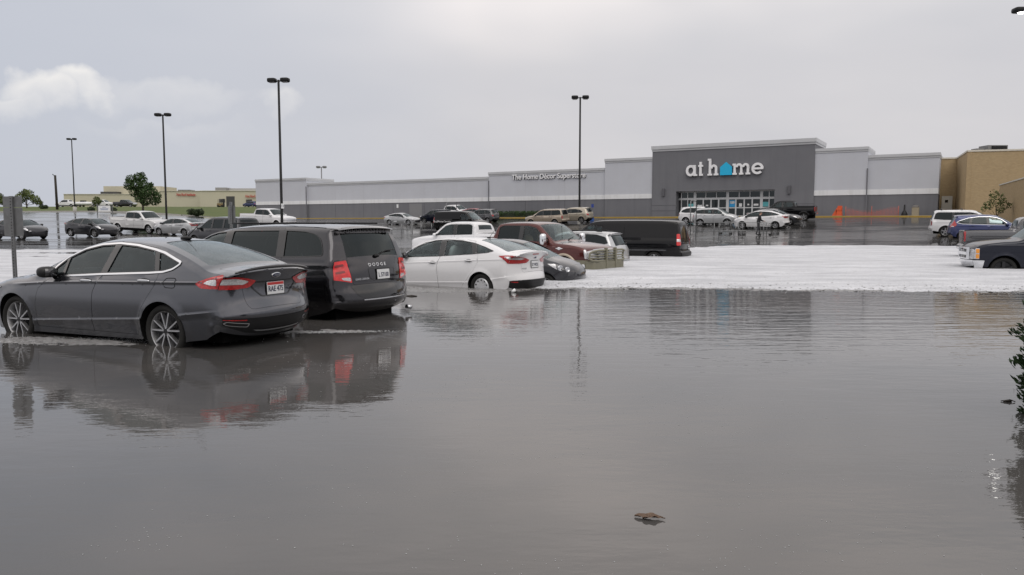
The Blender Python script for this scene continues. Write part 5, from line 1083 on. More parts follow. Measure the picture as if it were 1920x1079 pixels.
# ------------------------------------------------------------------ cream institute building far left, on the bank
cream = grime(principled('cream_metal', (.50, .47, .36), .6), (.42, .40, .32), .5, .15); dkm = principled('dark_opening', (.05, .05, .05), .6); red_t = principled('red_lettering', (.45, .05, .04), .5)
inst = empty('institute_building', (0, 0, 0)); tag(inst, 'low cream metal institute building with red lettering on the far bank', 'building')
def ib(px0, px1, Y, z0, z1, dep, name='wall', mat=cream):
    x0, x1 = at(px0, 400, Y)[0], at(px1, 400, Y)[0]; b = MB(); b.bx(x0, x1, Y, Y + dep, z0, z1); return b.build(name, mat, inst, smooth=False)
ZB = 5.6
ib(121, 310, 236, ZB, at(0, 364.5, 236)[2], 20); ib(196, 302, 242, ZB, at(0, 349.5, 242)[2], 12); ib(300, 375.5, 230, ZB, at(0, 358.5, 230)[2], 25); ib(375.5, 500, 227, ZB, at(0, 358.2, 227)[2], 25)
cap2 = principled('cream_trim', (.58, .56, .47), .6)
ib(120, 310, 235.8, at(0, 365, 236)[2], at(0, 364, 236)[2], .3, 'roof_trim', cap2); ib(299.5, 375.8, 229.8, at(0, 359, 230)[2], at(0, 358, 230)[2], .3, 'roof_trim', cap2); ib(375.3, 500, 226.8, at(0, 358.7, 227)[2], at(0, 357.7, 227)[2], .3, 'roof_trim', cap2)
ib(425, 440.5, 226.9, ZB, at(0, 368.5, 227)[2], .2, 'garage_door', dkm); ib(411.5, 422.5, 226.9, at(0, 380, 227)[2], at(0, 373.5, 227)[2], .2, 'window', dkm); ib(462, 473, 226.9, at(0, 380.5, 227)[2], at(0, 374.5, 227)[2], .2, 'window', dkm)
ib(335, 357, 232, at(0, 358, 232)[2], at(0, 356.2, 232)[2], 4, 'rooftop_unit', dkm); ib(405, 425, 230, at(0, 358, 230)[2], at(0, 352, 230)[2], 4, 'rooftop_unit', principled('hvac_grey2', (.25, .25, .25), .6)); ib(425, 500, 232, at(0, 358, 232)[2], at(0, 353.5, 232)[2], 6, 'rooftop_unit', principled('hvac_grey3', (.36, .36, .36), .6)); ib(190, 220, 239, at(0, 364.5, 239)[2], at(0, 359.8, 239)[2], 3, 'rooftop_unit', dkm)
for px, py, Y in ((331, 367.5, 229.7), (460, 370.5, 226.6)):
    x, y, z = at(px, py, Y); text_mesh('Hot Rod Institute', 1.05, .04, 'lettering', red_t, inst, Matrix.Translation((x, y, z)) @ Matrix.Rotation(R(90), 4, 'X'), sx=.74, bold=.02)
# ------------------------------------------------------------------ vehicles
def up_tilt(x, y, heading):
    """pitch and roll of a vehicle standing on the sloping lot"""
    e = 1.2; gx, gy = (G(x + e, y) - G(x - e, y)) / (2 * e), (G(x, y + e) - G(x, y - e)) / (2 * e); c, s_ = math.cos(heading), math.sin(heading)
    fx, fy = gx * c + gy * s_, -gx * s_ + gy * c; return (math.atan(fy), -math.atan(fx))
def put(name, label, S, pm, x, y, hd, z=None, tilt=True, **kw):
    h = R(hd); zz = G(x, y) if z is None else z; t = up_tilt(x, y, h) if (tilt and z is None) else (0, 0); return vehicle(name, label, S, pm, (x, y, zz), h, tilt=t, **kw)
GFL = 'cars stranded in the flood water'; GLOT = 'cars parked on the wet upper lot'
p_grey = paint('paint_magnetic_grey', (.078, .082, .096), .9, .18, .18, 1.0); p_dgrey = paint('paint_granite', (.030, .029, .034), .9, .18, .15, .9); p_white = paint('paint_white', (.70, .70, .715), 0.0, .35, .10)
p_char = paint('paint_charcoal', (.035, .036, .042), .8, .3); p_maroon = paint('paint_maroon', (.085, .015, .012), .55, .24); p_silver = paint('paint_silver', (.46, .47, .48), .6, .38, .12); p_black = paint('paint_black', (.003, .003, .004), .0, .25, .04, .5, .05)
p_navy = paint('paint_navy', (.006, .008, .018), .3, .3, .05, .55, .1); p_blue = paint('paint_blue', (.035, .045, .13), .55); p_tan = paint('paint_tan', (.36, .30, .235), .4); p_gold = paint('paint_champagne', (.42, .38, .31), .5); p_pewter = paint('paint_pewter', (.11, .11, .115), .7, .25); p_red = paint('paint_red', (.28, .02, .03), .2)
tanpl = principled('tan_guard', (.185, .175, .125), .5); grime(tanpl, (.13, .125, .095), .4, 6.0)

# --- grey sedan, nearest on the left
v = put('sedan_car', 'dark grey sedan nearest the camera with chrome window trim and alloy wheels in water', FUSION, p_grey, -5.22, 10.88, 155.0, z=-.145, group=GFL, res=.045, gl=('glass_side_wet', 'glass_side_wet', 'glass_side_wet', 'glass_rear_wet'), interior='seat_dark', wheels='split')
rt = v.root
def rear_panel(v, name, poly, mat, off, parent=None, r=.02, res=.04):
    b = MB(); q = patch(v.clamp('rear', resample(rounded(poly, r, 3), .04)), [], v.top, res, off); b.add(q[0], q[1], 0, q[2]); return b.build(name, mat, parent or v.root)
def rear_ring(v, name, poly, w_, mat, off, r=.02, parent=None):
    b = MB(); o = v.clamp('rear', resample(rounded(poly, r, 4), .03)); q = patch(o, [inset(o, w_)], v.top, .03, off); b.add(q[0], q[1], 0, q[2]); return b.build(name, mat, parent or v.root)
def rear_frame(v, y, z, off=.0):
    """local matrix on the tail: x to the viewer's right (car -y), y up, z outwards"""
    P, _ = v.rear(np.array([y, y - .01, y]), np.array([z, z, z + .01])); ex = Vector(P[1] - P[0]).normalized(); ey = Vector(P[2] - P[0]); ey = (ey - ex * ey.dot(ex)).normalized(); ez = ex.cross(ey)
    m = Matrix((ex, ey, ez)).transposed().to_4x4(); m.translation = Vector(P[0]) + ez * off; return m
def plate(v, y, z, txt, top=None, w_=.305, h=.155, ink='plate_ink'):
    m = rear_frame(v, y, z, .012); b = MB(); b.box((0, 0, 0), (w_ / 2, h / 2, .004), mi=0); b.box((0, 0, -.004), (w_ / 2 + .012, h / 2 + .012, .004), mi=1)
    if top: b.box((0, h * .36, .0045), (w_ / 2 - .006, h * .11, .001), mi=2)
    po = b.build('license_plate', [M['plate_white'], M['black_plastic'], M[top] if top else M['plate_white']], v.root, smooth=False, mat4=m)
    text_mesh(txt, h * .62, .001, 'lettering', M[ink], po, Matrix.Translation((0, -h * .27, .006)), sx=.80, align='CENTER', bold=.002); return po
rear_ring(v, 'plate_recess', [(.40, .885), (.24, .755), (-.24, .755), (-.40, .885), (-.37, .945), (.37, .945)], .016, M['black_gloss'], .006, .03)
plate(v, 0, .85, 'RAE 475', 'plate_red')
m = rear_frame(v, 0, 1.015, .006); b = MB(); b.ell((0, 0, 0), (.085, .036, .008), (1, 1), (24, 6)); b.ell((0, 0, .002), (.075, .029, .0095), (1, 1), (24, 6), mi=1); em = b.build('emblem', [M['chrome'], M['plate_ink']], rt, mat4=m)
text_mesh('Ford', .048, .001, 'lettering', M['chrome'], em, Matrix.Translation((0, -.014, .012)), shear=.25, align='CENTER')
text_mesh('SE', .04, .002, 'badge', M['chrome'], rt, rear_frame(v, -.52, .80, .008), align='CENTER')
for sg in (1, -1):
    rear_ring(v, 'exhaust_trim', [(sg * .78, .385), (sg * .74, .43), (sg * .48, .43), (sg * .50, .375), (sg * .74, .36)], .010, M['chrome'], .012, .015); rear_panel(v, 'reflector', [(sg * .78, .475), (sg * .52, .485), (sg * .52, .468), (sg * .78, .455)], M['lamp_red'], .010, r=.005)
rear_panel(v, 'valance_strip', [(.42, .345), (.36, .328), (-.36, .328), (-.42, .345)], M['dull_chrome'], .012, r=.004)
b = MB(); q = np.linspace(-.66, .66, 25)
for yy in (0,):
    s0 = v.s_at((-2.42, 1.10)); P, _ = v.top(np.full(25, s0), q); b.tube([tuple(p + np.array([-.035, 0, .022])) for p in P], [.006 + .016 * math.cos(u / .66 * 1.5) ** .5 for u in q * .98], 8)
b.build('spoiler_lip', M['black_gloss'], rt)
P, _ = v.top(np.array([v.s_at((-.98, 1.44))]), np.array([.0])); b = MB(); b.ell((P[0][0] + .1, 0, P[0][2] + .025), (.10, .045, .03), (1, 1), (14, 8)); b.tube([(P[0][0] + .08, 0, P[0][2] + .04), (P[0][0] - .16, 0, P[0][2] + .22)], .0055, 6); b.build('antenna', M['black_plastic'], rt)
r_ = patch(rounded([(-1.46, 1.0), (-1.66, 1.005), (-1.66, .875), (-1.46, .88)], .05), [inset(rounded([(-1.46, 1.0), (-1.66, 1.005), (-1.66, .875), (-1.46, .88)], .05), .008)], v.side, .03, .001); b = MB(); b.add(r_[0], r_[1], 0, r_[2]); b.build('fuel_door_gap', M['underbody'], rt)

# --- dark minivan
v = put('minivan', 'charcoal minivan with red tail lamp columns parked behind the grey sedan', CARAVAN, p_dgrey, -4.37, 13.92, 149.0, z=-.245, group=GFL, res=.05, gl=('glass_clear', 'glass_privacy', 'glass_tint', 'glass_privacy'), interior='seat_dark', wheels='five')
plate(v, -.10, .94, 'L 57100', None); rear_ring(v, 'plate_recess', [(.24, 1.045), (-.42, 1.045), (-.42, .87), (-.33, .835), (.10, .835), (.22, .89)], .010, M['black_gloss'], .004, .03)
text_mesh('D O D G E', .075, .004, 'badge', M['chrome'], v.root, rear_frame(v, .22, 1.075, .006), sx=1.15); text_mesh('GRAND CARAVAN', .045, .002, 'badge', M['chrome'], v.root, rear_frame(v, .52, .87, .006), sx=.7)
P, _ = v.rear(np.array([-.02]), np.array([1.27])); b = MB(); b.ell(tuple(P[0] + [-.03, 0, -.03]), (.04, .06, .03), (1, 1), (12, 6)); b.tube([tuple(P[0] + [-.03, -.02, -.02]), tuple(P[0] + [-.025, -.25, .05]), tuple(P[0] + [0.01, -.50, .06])], .010, 6); b.build('rear_wiper', M['black_plastic'], v.root)
b = MB()
for sg in (1, -1): b.tube([(x, sg * .62, 1.745 + .02 * (abs(x + .9) < 1.2)) for x in np.linspace(-2.0, .2, 12)], .016, 6)
b.build('roof_rail', M['black_plastic'], v.root)
b = MB(); b.tube([(-2.62, -.62, .36), (-2.72, -.64, .345)], .035, 10); b.build('tailpipe', M['dull_chrome'], v.root)

# --- white sedan
v = put('sedan_car', 'white sedan sunk past its wheel centres with plain wheel covers', FOCUS, p_white, -1.36, 19.45, 147.0, z=-.285, group=GFL, res=.05, gl=('glass_clear', 'glass_clear', 'glass_clear', 'glass_rear_wet'), interior='seat_grey', wheels='cover')
plate(v, 0, .845, '57 WD2'); rear_panel(v, 'brake_light', [(.14, 1.095), (-.14, 1.095), (-.14, 1.07), (.14, 1.07)], M['lamp_red'], .006, r=.01)
m = rear_frame(v, 0, 1.005, .006); b = MB(); b.ell((0, 0, 0), (.065, .03, .008), (1, 1), (20, 6)); b.ell((0, 0, .002), (.056, .023, .0095), (1, 1), (20, 6), mi=1); b.build('emblem', [M['chrome'], M['plate_ink']], v.root, mat4=m)
text_mesh('FOCUS', .045, .002, 'badge', M['dull_chrome'], v.root, rear_frame(v, .47, .75, .006)); text_mesh('SE', .045, .002, 'badge', M['dull_chrome'], v.root, rear_frame(v, -.42, .75, .006))
for sg in (1, -1): rear_panel(v, 'reflector', [(sg * .76, .43), (sg * .60, .445), (sg * .60, .40), (sg * .74, .395)], M['lamp_red'], .010, r=.01)
b = MB(); q = np.linspace(-.62, .62, 21); P, _ = v.top(np.full(21, v.s_at((-2.28, 1.12))), q); b.tube([tuple(p + np.array([-.02, 0, .02])) for p in P], .016, 8); b.build('spoiler_lip', p_white, v.root)
P, _ = v.top(np.array([v.s_at((-1.0, 1.43))]), np.array([0.])); b = MB(); b.ell((P[0][0] + .05, 0, P[0][2] + .015), (.06, .03, .02), (1, 1), (10, 6)); b.tube([(P[0][0] + .04, 0, P[0][2] + .02), (P[0][0] - .12, 0, P[0][2] + .20)], .005, 6); b.build('antenna', M['black_plastic'], v.root)

# --- small dark hatchback nose, half under
SONIC = scaled(FOCUS, .955, .955, 1.035, wr=.32, ar=.36, rim_r=.21)
SONIC['panels'] = [SONIC['panels'][0], dict(name='grille', mat='lamp_dark', front=[(.46, .70), (.50, .60), (-.50, .60), (-.46, .70)]), dict(name='lower_grille', mat='lamp_dark', front=[(.50, .54), (.58, .36), (-.58, .36), (-.50, .54)])]
SONIC['lamps'] = [SONIC['lamps'][0], dict(name='headlight', mat='lamp_dark', off=.006, side=[(1.30, .90), (1.55, .90), (2.2, .80), (2.2, .66), (1.75, .68)], front=[(.95, .82), (.50, .76), (.50, .66), (.95, .64)],
    inner=[('side', [(1.34, .89), (1.56, .885), (1.62, .74)], 'lamp_clear', .010)])]
v = put('hatchback_car', 'dark grey small car with twin round headlights nose deep in hail slush', SONIC, p_char, -.02, 21.4, -22.0, z=-.43, group=GFL, res=.055, gl=('glass_clear',) * 4, interior='seat_grey', wheels='five')
for sg in (1, -1):
    for (x_, z_, r_) in ((1.70, .785, .075), (1.86, .745, .068)):
        P, _ = v.side(np.array([x_]), np.array([z_])); b = MB(); P = P[0] * [1, sg, 1]; ax = (.72, sg * .62, .12); b.lathe([(r_, -.05), (r_, .02), (r_ * .8, .03), (r_ * .72, .012), (0, .02)], tuple(P), ax, 20); b.build('headlight_bezel', M['dull_chrome'], v.root)

# --- maroon heavy pickup with tan guard
F250 = dict(PICKUP, mirror_big=1, mirror_mat='chrome')
F250['panels'] = [dict(name='grille', mat='dull_chrome', front=[(.62, 1.10), (.62, .74), (-.62, .74), (-.62, 1.10)]), dict(name='front_bumper', mat=tanpl, front=[(1.1, .74), (1.1, .48), (-1.1, .48), (-1.1, .74)], side=[(2.42, .74), (3.1, .74), (3.1, .47), (2.5, .47)], off=.03),
    dict(name='lower_cladding', mat=tanpl, side=[(-1.4, .70), (1.45, .70), (1.45, .50), (-1.4, .50)], off=.006), dict(name='rear_bumper', mat='chrome', rear=[(1.0, .78), (1.0, .64), (-1.0, .64), (-1.0, .78)], off=.015)]
v = put('pickup_truck', 'maroon crew cab pickup with tan brush guard and chrome tow mirrors', F250, p_maroon, .80, 27.4, -39.0, z=-.42, group=GFL, cat='pickup truck', res=.06, gl=('glass_clear', 'glass_privacy', 'glass_clear', 'glass_tint'), interior='seat_tan', wheels='five')
rt = v.root
for sg in (1, -1):
    for ax in v.axles():
        a = np.linspace(.12, math.pi - .12, 22); x = ax + (F250['ar'] + .04) * np.cos(a); z = F250['wr'] + (F250['ar'] + .04) * np.sin(a); y = v.base(x, z)
        b = MB(); b.tube([(i, sg * (j + .012), k) for i, j, k in zip(x, y, z)], .045, 8); b.build('fender_flare', principled('flare_tan', (.40, .34, .26), .4, .3, .6), rt)
    P, _ = v.side(np.array([1.78]), np.array([1.10])); b = MB(); b.ell(tuple(P[0] * [1, sg, 1] + [0, sg * .008, 0]), (.075, .012, .05), (1, 1), (14, 6)); b.ell(tuple(P[0] * [1, sg, 1] + [.0, sg * .006, 0]) , (.15, .008, .018), (.7, .7), (12, 6)); b.build('fender_badge', M['chrome'], rt)
b = MB(); xg = 3.14; GD = -.10
for y in (.28, -.28): b.box((xg, y, .84 + GD), (.05, .035, .40))
b.build('guard_upright', tanpl, rt, smooth=False)
for sg in (1, -1):
    b = MB(); L = [(xg, sg * .28, 1.16), (xg, sg * .72, 1.16), (xg - .06, sg * .95, 1.13), (xg - .14, sg * 1.02, 1.07), (xg - .16, sg * 1.03, .90), (xg - .08, sg * .98, .84), (xg, sg * .80, .82), (xg, sg * .28, .82)]
    b.tube([tuple(p) for p in np.array([0, 0, GD]) + np.array([np.array(L[i]) * (1 - t) + np.array(L[i + 1]) * t for i in range(len(L) - 1) for t in (0, .34, .67)] + [L[-1]])], .034, 8); b.build('guard_wing', tanpl, rt)
    for z in (.81, .89, .98): b = MB(); b.tube([(xg, sg * .28, z), (xg, sg * .75, z), (xg - .14, sg * 1.01, z)], .020, 8); b.build('guard_bar', tanpl, rt)
for z in (.72, .81, .89, .98, 1.06): b = MB(); b.tube([(xg, -.28, z), (xg, .28, z)], .022, 8); b.build('guard_bar', tanpl, rt)
b = MB(); b.prism(rounded([(2.80, -1.0), (3.10, -.92), (3.17, -.6), (3.17, .6), (3.10, .92), (2.80, 1.0)], .05), .40, .70, 'z'); b.build('bumper_beam', tanpl, rt, smooth=False)
b = MB()
for k in range(4): b.bx(2.93, 2.99, -.6, .6, .79 + .075 * k, .81 + .075 * k)
b.build('grille_bar', M['chrome'], rt, smooth=False)
b = MB(); b.tube([(1.55, -.5, 1.39), (1.5, -.5, 2.25)], .006, 5); b.build('antenna', M['black_plastic'], rt)
b = MB(); 
for y in (-.15, .45): b.tube([(1.55, y, 1.385), (1.46, y + .28, 1.42), (1.40, y + .52, 1.47)], .012, 5)
b.build('wiper', M['black_plastic'], rt)

# --- white pickup behind the white sedan
RAM = scaled(PICKUP, .93, .99, .965, wr=.39, ar=.45)
v = put('pickup_truck', 'white crew cab pickup facing left behind the white sedan', RAM, p_white, -2.15, 37.2, 152.0, z=-.33, group=GFL, cat='pickup truck', res=.08, gl=('glass_clear', 'glass_privacy', 'glass_clear', 'glass_tint'), interior='seat_grey')
# --- silver wagon-like SUV
v = put('suv_car', 'silver SUV with dark rear glass between maroon pickup and black van', scaled(SUV, 1.03, 1.0, 1.0, pillars=[(-.05, 1.1, -.10, 1.55, .06)], dlo=[(.98, 1.07), (.62, 1.36), (.35, 1.49), (0, 1.55), (-.8, 1.56), (-1.3, 1.54), (-1.70, 1.44), (-1.84, 1.20), (-1.4, 1.12)], rear_window=((-2.09, 1.13), (-1.86, 1.52), (.92, .92), .05)), p_silver, 2.5, 31.4, 150.0, z=-.47, group=GFL, cat='suv', res=.07, gl=('glass_tint', 'glass_privacy', 'glass_tint', 'glass_privacy'))
b = MB()
for sg in (1, -1): b.tube([(x, sg * .60, 1.655 + (.045 if -1.3 < x < .2 else 0)) for x in np.linspace(-1.5, .4, 12)], .02, 6)
b.build('roof_rail', M['black_plastic'], v.root)
P, _ = v.rear(np.array([-.02]), np.array([1.18])); b = MB(); b.tube([tuple(P[0] + [-.03, .05, -.02]), tuple(P[0] + [-.02, -.40, .03])], .014, 6); b.build('rear_wiper', M['black_plastic'], v.root)
# --- black cargo van
def van_doors(v, wid=.84):
    for sg in (1, -1):
        rear_panel(v, 'rear_window', [(sg * .09, 1.36), (sg * .09, 1.86), (sg * .70, 1.86), (sg * .76, 1.36)], M['black_gloss'], .008, v.lid, .06, .1)
    rear_panel(v, 'door_seam', [(.006, .82), (.006, 1.93), (-.006, 1.93), (-.006, .82)], M['underbody'], .006, v.lid, .001, .2); rear_panel(v, 'door_seam', [(.8, 1.15), (.8, 1.14), (-.8, 1.14), (-.8, 1.15)], M['dull_chrome'], .006, v.lid, .001, .2)
v = put('cargo_van', 'black windowless cargo van axle deep in hail with red rear lamp', scaled(VAN, 1.14, 1.0, 1.04), p_black, 4.94, 35.92, 154.0, z=-.50, group=GFL, cat='van', res=.075, gl=('glass_tint', 'glass_tint', 'glass_tint', 'glass_tint'), wheels='five')
van_doors(v); r_ = patch([(-2.5, .845), (1.6, .815), (1.6, .80), (-2.5, .825)], [], v.side, .2, .02); b = MB(); mirror_add(b, *r_); b.build('side_moulding', M['dull_chrome'], v.root)
for dx in (-.55,): r_ = patch([(dx + .006, .5), (dx + .006, 1.85), (dx - .006, 1.85), (dx - .006, .5)], [], v.side, .2, .003); b = MB(); mirror_add(b, *r_); b.build('door_seam', M['underbody'], v.root)
plate(v, -.45, .92, '1RK 204')
# --- navy pickup entering on the right
SILV = dict(scaled(PICKUP, 1.0, .99, 1.05), handle_mat=None)
SILV['lamps'] = [SILV['lamps'][0], dict(name='headlight', mat='lamp_clear', off=.012, r=.015, side=[(2.70, 1.09), (3.1, 1.09), (3.1, .74), (2.70, .74)], front=[(1.1, 1.09), (.60, 1.09), (.60, .74), (1.1, .74)], inner=[('side', [(2.705, 1.07), (2.79, 1.07), (2.79, .93), (2.705, .93)], 'lamp_amber', .016), ('side', [(2.705, .90), (2.79, .90), (2.79, .76), (2.705, .76)], 'lamp_amber', .016)])]
SILV['panels'] = [dict(name='grille', mat='lamp_dark', front=[(.6, 1.10), (.6, .72), (-.6, .72), (-.6, 1.10)]), dict(name='front_bumper', mat='chrome', front=[(1.1, .70), (1.1, .44), (-1.1, .44), (-1.1, .70)], side=[(2.55, .70), (3.1, .70), (3.1, .44), (2.6, .44)], off=.035), dict(name='rear_bumper', mat='chrome', rear=[(1.0, .76), (1.0, .63), (-1.0, .63), (-1.0, .76)], off=.015)]
v = put('pickup_truck', 'dark navy pickup with chrome bumper cut off by the right edge', SILV, p_navy, 18.2, 25.4, 161.0, z=-.40, group=GFL, cat='pickup truck', res=.06, gl=('glass_tint',) * 4, interior='seat_dark', wheels='dark')
b = MB(); b.bx(2.93, 3.02, -.62, .62, .86, .96)
for y in (-.6, .6): b.bx(2.93, 3.0, y - .03, y + .03, .72, 1.10)
for z in (.72, 1.08): b.bx(2.93, 3.0, -.6, .6, z, z + .04)
b.build('grille_bar', M['chrome'], v.root, smooth=False)
v = put('pickup_truck', 'pewter pickup tail with red lamp seen behind the navy pickup', SILV, p_pewter, 22.9, 33.4, -24.0, z=-.28, group=GFL, cat='pickup truck', res=.09)
# --- upper lot, right
CRV = dict(SUV, chrome_dlo=True, dlo=[(1.02, 1.06), (.62, 1.37), (.35, 1.485), (0, 1.535), (-.6, 1.53), (-1.1, 1.46), (-1.55, 1.30), (-1.72, 1.20), (-1.4, 1.12)], lamps=[dict(name='taillight', mat='lamp_red', side=[(-1.70, 1.06), (-1.86, 1.40), (-1.98, 1.40), (-2.3, 1.10), (-2.3, .93), (-1.82, .93)], rear=[(1.0, 1.42), (.72, 1.40), (.62, 1.05), (.62, .93), (1.0, .93)], inner=[('side', [(-1.86, .99), (-1.98, .99), (-1.98, .94), (-1.84, .94)], 'lamp_clear', .012)]), SUV['lamps'][1]])
put('suv_car', 'blue crossover with chrome window line beside the white SUV', CRV, p_blue, 29.2, 47.6, -27.0, group=GLOT, cat='suv', res=.08, gl=('glass_clear', 'glass_privacy', 'glass_tint', 'glass_privacy'))
v = put('suv_car', 'older white SUV with roof bars near the tan brick building', BOXSUV, p_white, 31.0, 52.6, -27.0, group=GLOT, cat='suv', res=.09, gl=('glass_privacy',) * 4)
b = MB()
for x in (-1.7, -.5): b.tube([(x, -.72, 1.80), (x, -.66, 1.86), (x, .66, 1.86), (x, .72, 1.80)], .022, 6)
b.build('roof_bar', M['black_plastic'], v.root)
r_ = patch([(-2.3, .70), (1.9, .70), (1.9, .46), (-2.3, .46)], [], v.side, .1, .012); b = MB(); mirror_add(b, *r_)
# --- in front of the entrance
SOUL = scaled(SUV, .93, .99, .975, dlo=[(.92, 1.06), (.60, 1.34), (.38, 1.46), (0, 1.50), (-1.0, 1.49), (-1.5, 1.44), (-1.62, 1.30), (-1.5, 1.14)], wr=.33, ar=.375)
put('suv_car', 'silver boxy compact hatchback parked before the store entrance', SOUL, p_silver, 18.7, 71.3, -27.0, group=GLOT, cat='car', res=.1)
put('suv_car', 'white SUV half hidden behind the silver boxy hatchback', SUV, p_white, 18.3, 74.9, -28.0, group=GLOT, cat='suv', res=.1, gl=('glass_privacy',) * 4)
SENTRA = scaled(FOCUS, 1.012, 1.0, 1.03)
put('sedan_car', 'white sedan facing left behind the shopper with a cart', SENTRA, p_white, 21.0, 65.6, 152.0, group=GLOT, res=.09, wheels='seven')
put('sedan_car', 'dark sedan facing right behind the white sedan at the entrance', scaled(FUSION, .98, 1, 1.0), p_char, 23.6, 69.8, -30.0, group=GLOT, res=.1)
put('pickup_truck', 'black pickup with open tail near the entrance tower', RAM, p_black, 26.9, 76.5, 152.0, group=GLOT, cat='pickup truck', res=.1)
# --- middle distance
put('suv_car', 'tan SUV facing left in front of the green hedge', BOXSUV, p_tan, 3.75, 83.6, 150.0, group=GLOT, cat='suv', res=.1, gl=('glass_tint', 'glass_privacy', 'glass_tint', 'glass_privacy'))
MUR = scaled(SUV, 1.05, 1.03, 1.02, dlo=[(1.02, 1.06), (.62, 1.37), (.35, 1.485), (0, 1.535), (-.6, 1.53), (-1.2, 1.44), (-1.55, 1.24), (-1.4, 1.12)])
put('suv_car', 'champagne crossover parked to the right of the tan SUV', MUR, p_gold, 6.9, 87.0, 150.0, group=GLOT, cat='suv', res=.1, gl=('glass_tint', 'glass_privacy', 'glass_tint', 'glass_privacy'))
v = put('cargo_van', 'black van with white side lettering on the wet lot beside the store', VAN, p_black, -4.9, 76.0, -28.0, group=GLOT, cat='van', res=.1, gl=('glass_clear',) * 4); van_doors(v)
text_mesh('BradPower Service', .26, .004, 'lettering', sign_w, v.root, Matrix.Translation((-2.6, -1.035, 1.0)) @ Matrix.Rotation(R(90), 4, 'X'))
put('sedan_car', 'silver sedan facing right near the grey service door', scaled(FUSION, .99, 1, .99), p_silver, -13.5, 96.0, -27.0, group=GLOT, res=.1)
put('suv_car', 'dark blue SUV mostly hidden behind the lettered black van', SUV, p_navy, -9.5, 98.0, 150.0, group=GLOT, cat='suv', res=.12)
put('pickup_truck', 'white pickup roof showing above the lettered black van', RAM, p_white, -7.6, 103.0, -30.0, group=GLOT, cat='pickup truck', res=.12)
put('sedan_car', 'red car roof showing just over the lettered black van', SENTRA, p_red, -4.6, 99.5, -30.0, group=GLOT, res=.12)
put('suv_car', 'grey hatchback with dark rear glass left of the hedge', SUV, p_pewter, -3.6, 93.5, 150.0, group=GLOT, cat='car', res=.12)
# --- left side
put('sedan_car', 'dark grey sedan facing right alone on the left lot', FOCUS, p_char, -32.6, 60.2, -24.0, group=GLOT, res=.09)
put('sedan_car', 'dark grey sedan partly hidden by the grey signboard at left edge', FOCUS, p_char, -36.1, 57.0, -24.0, group=GLOT, res=.09)
put('pickup_truck', 'silver white crew cab pickup nose to nose with a silver sedan', RAM, paint('paint_offwhite', (.60, .60, .60), .2), -32.6, 68.4, -24.0, group=GLOT, cat='pickup truck', res=.09)
put('sedan_car', 'silver sedan facing left in front of the silver white pickup', FOCUS, p_silver, -27.9, 65.0, 160.0, group=GLOT, res=.09)
put('suv_car', 'black full size SUV roof showing over the minivan', scaled(BOXSUV, 1.02, 1.02, 1.05), p_char, -17.4, 46.8, 150.0, group=GLOT, cat='suv', res=.1, gl=('glass_tint', 'glass_privacy', 'glass_tint', 'glass_privacy'))
put('pickup_truck', 'white long bed pickup behind the tall light pole', scaled(PICKUP, 1.02, 1, 1), p_white, -24.9, 79.5, -28.0, group=GLOT, cat='pickup truck', res=.1)
# ------------------------------------------------------------------ light poles
pole_m = principled('pole_black', (.010, .010, .011), .5, spec=.25); lens = principled('lamp_lens', (.35, .35, .36), .3)
def light_pole(label, x, y, top, rz=0.0, heads=2, s=1.0, mat=pole_m, lit=False, base=True):
    g = G(x, y); t = empty('light_pole', (x, y, g), rz); tag(t, label, 'light pole', 'parking lot light poles'); H = top - g
    b = MB(); b.lathe([(.10 * s, 0), (.075 * s, H - .15), (0, H - .14)], (0, 0, 0), (0, 0, 1), 12); b.build('pole', mat, t)
    b = MB(); b.lathe([(.28, 0), (.28, .75), (0, .76)], (0, 0, 0), (0, 0, 1), 16); b.build('base', km, t)
    for sg in (1, -1)[:heads]:
        b = MB(); b.tube([(0, 0, H - .25), (sg * .22 * s, 0, H - .22)], .04 * s, 6); hd = b.build('arm', mat, t)
        b = MB(); b.ell((sg * .47 * s, 0, H - .17), (.30 * s, .24 * s, .15 * s), (.35, .45), (20, 8)); b.build('lamp_head', mat, t)
        b = MB(); b.box((sg * .47 * s, 0, H - .315 * s), (.2 * s, .16 * s, .012)); b.build('lens', principled('lamp_lit', (.9, .9, .9), .3, emit=(1, .97, .92), estr=9.0) if lit else lens, hd, smooth=False)
    return t
def pole_at(label, px, py_top, Y, **kw):
    x, y, z = at(px, py_top, Y); return light_pole(label, x, y, z, **kw)
t = pole_at('tall black twin head light pole behind the charcoal minivan', 522, 146, 54, rz=R(-8))
b = MB(); b.box((.12, -.10, 2.55), (.10, .02, .17)); b.build('number_plate', wht, t, smooth=False); text_mesh('13', .2, .002, 'lettering', M['plate_ink'], t, Matrix.Translation((.12, -.122, 2.48)) @ Matrix.Rotation(R(90), 4, 'X'), align='CENTER')
pole_at('black twin head light pole beside the round tree', 305, 212, 74, rz=R(-4)); pole_at('farthest left black light pole on the grass bank', 134, 259, 124, rz=R(-4))
pole_at('black twin head light pole in front of the store wall', 1088, 180, 93, rz=R(-6), s=1.35); pole_at('thin grey twin head pole rising behind the store roof', 602.5, 312, 175, mat=principled('pole_grey', (.16, .16, .17), .5), s=1.5)
x, y, z = at(1914, 22, 38.3); t = empty('light_pole', (x + 2.1, y, G(x, y))); tag(t, 'lit lamp on a long arm at the upper right corner', 'light pole', 'parking lot light poles'); H = z - G(x, y)
b = MB(); b.lathe([(.11, 0), (.08, H + .1), (0, H + .12)], (0, 0, 0), (0, 0, 1), 12); b.build('pole', pole_m, t); b = MB(); b.tube([(0, 0, H - .3), (-.8, 0, H + .02), (-1.8, 0, H + .06)], .04, 6); hd = b.build('arm', pole_m, t)
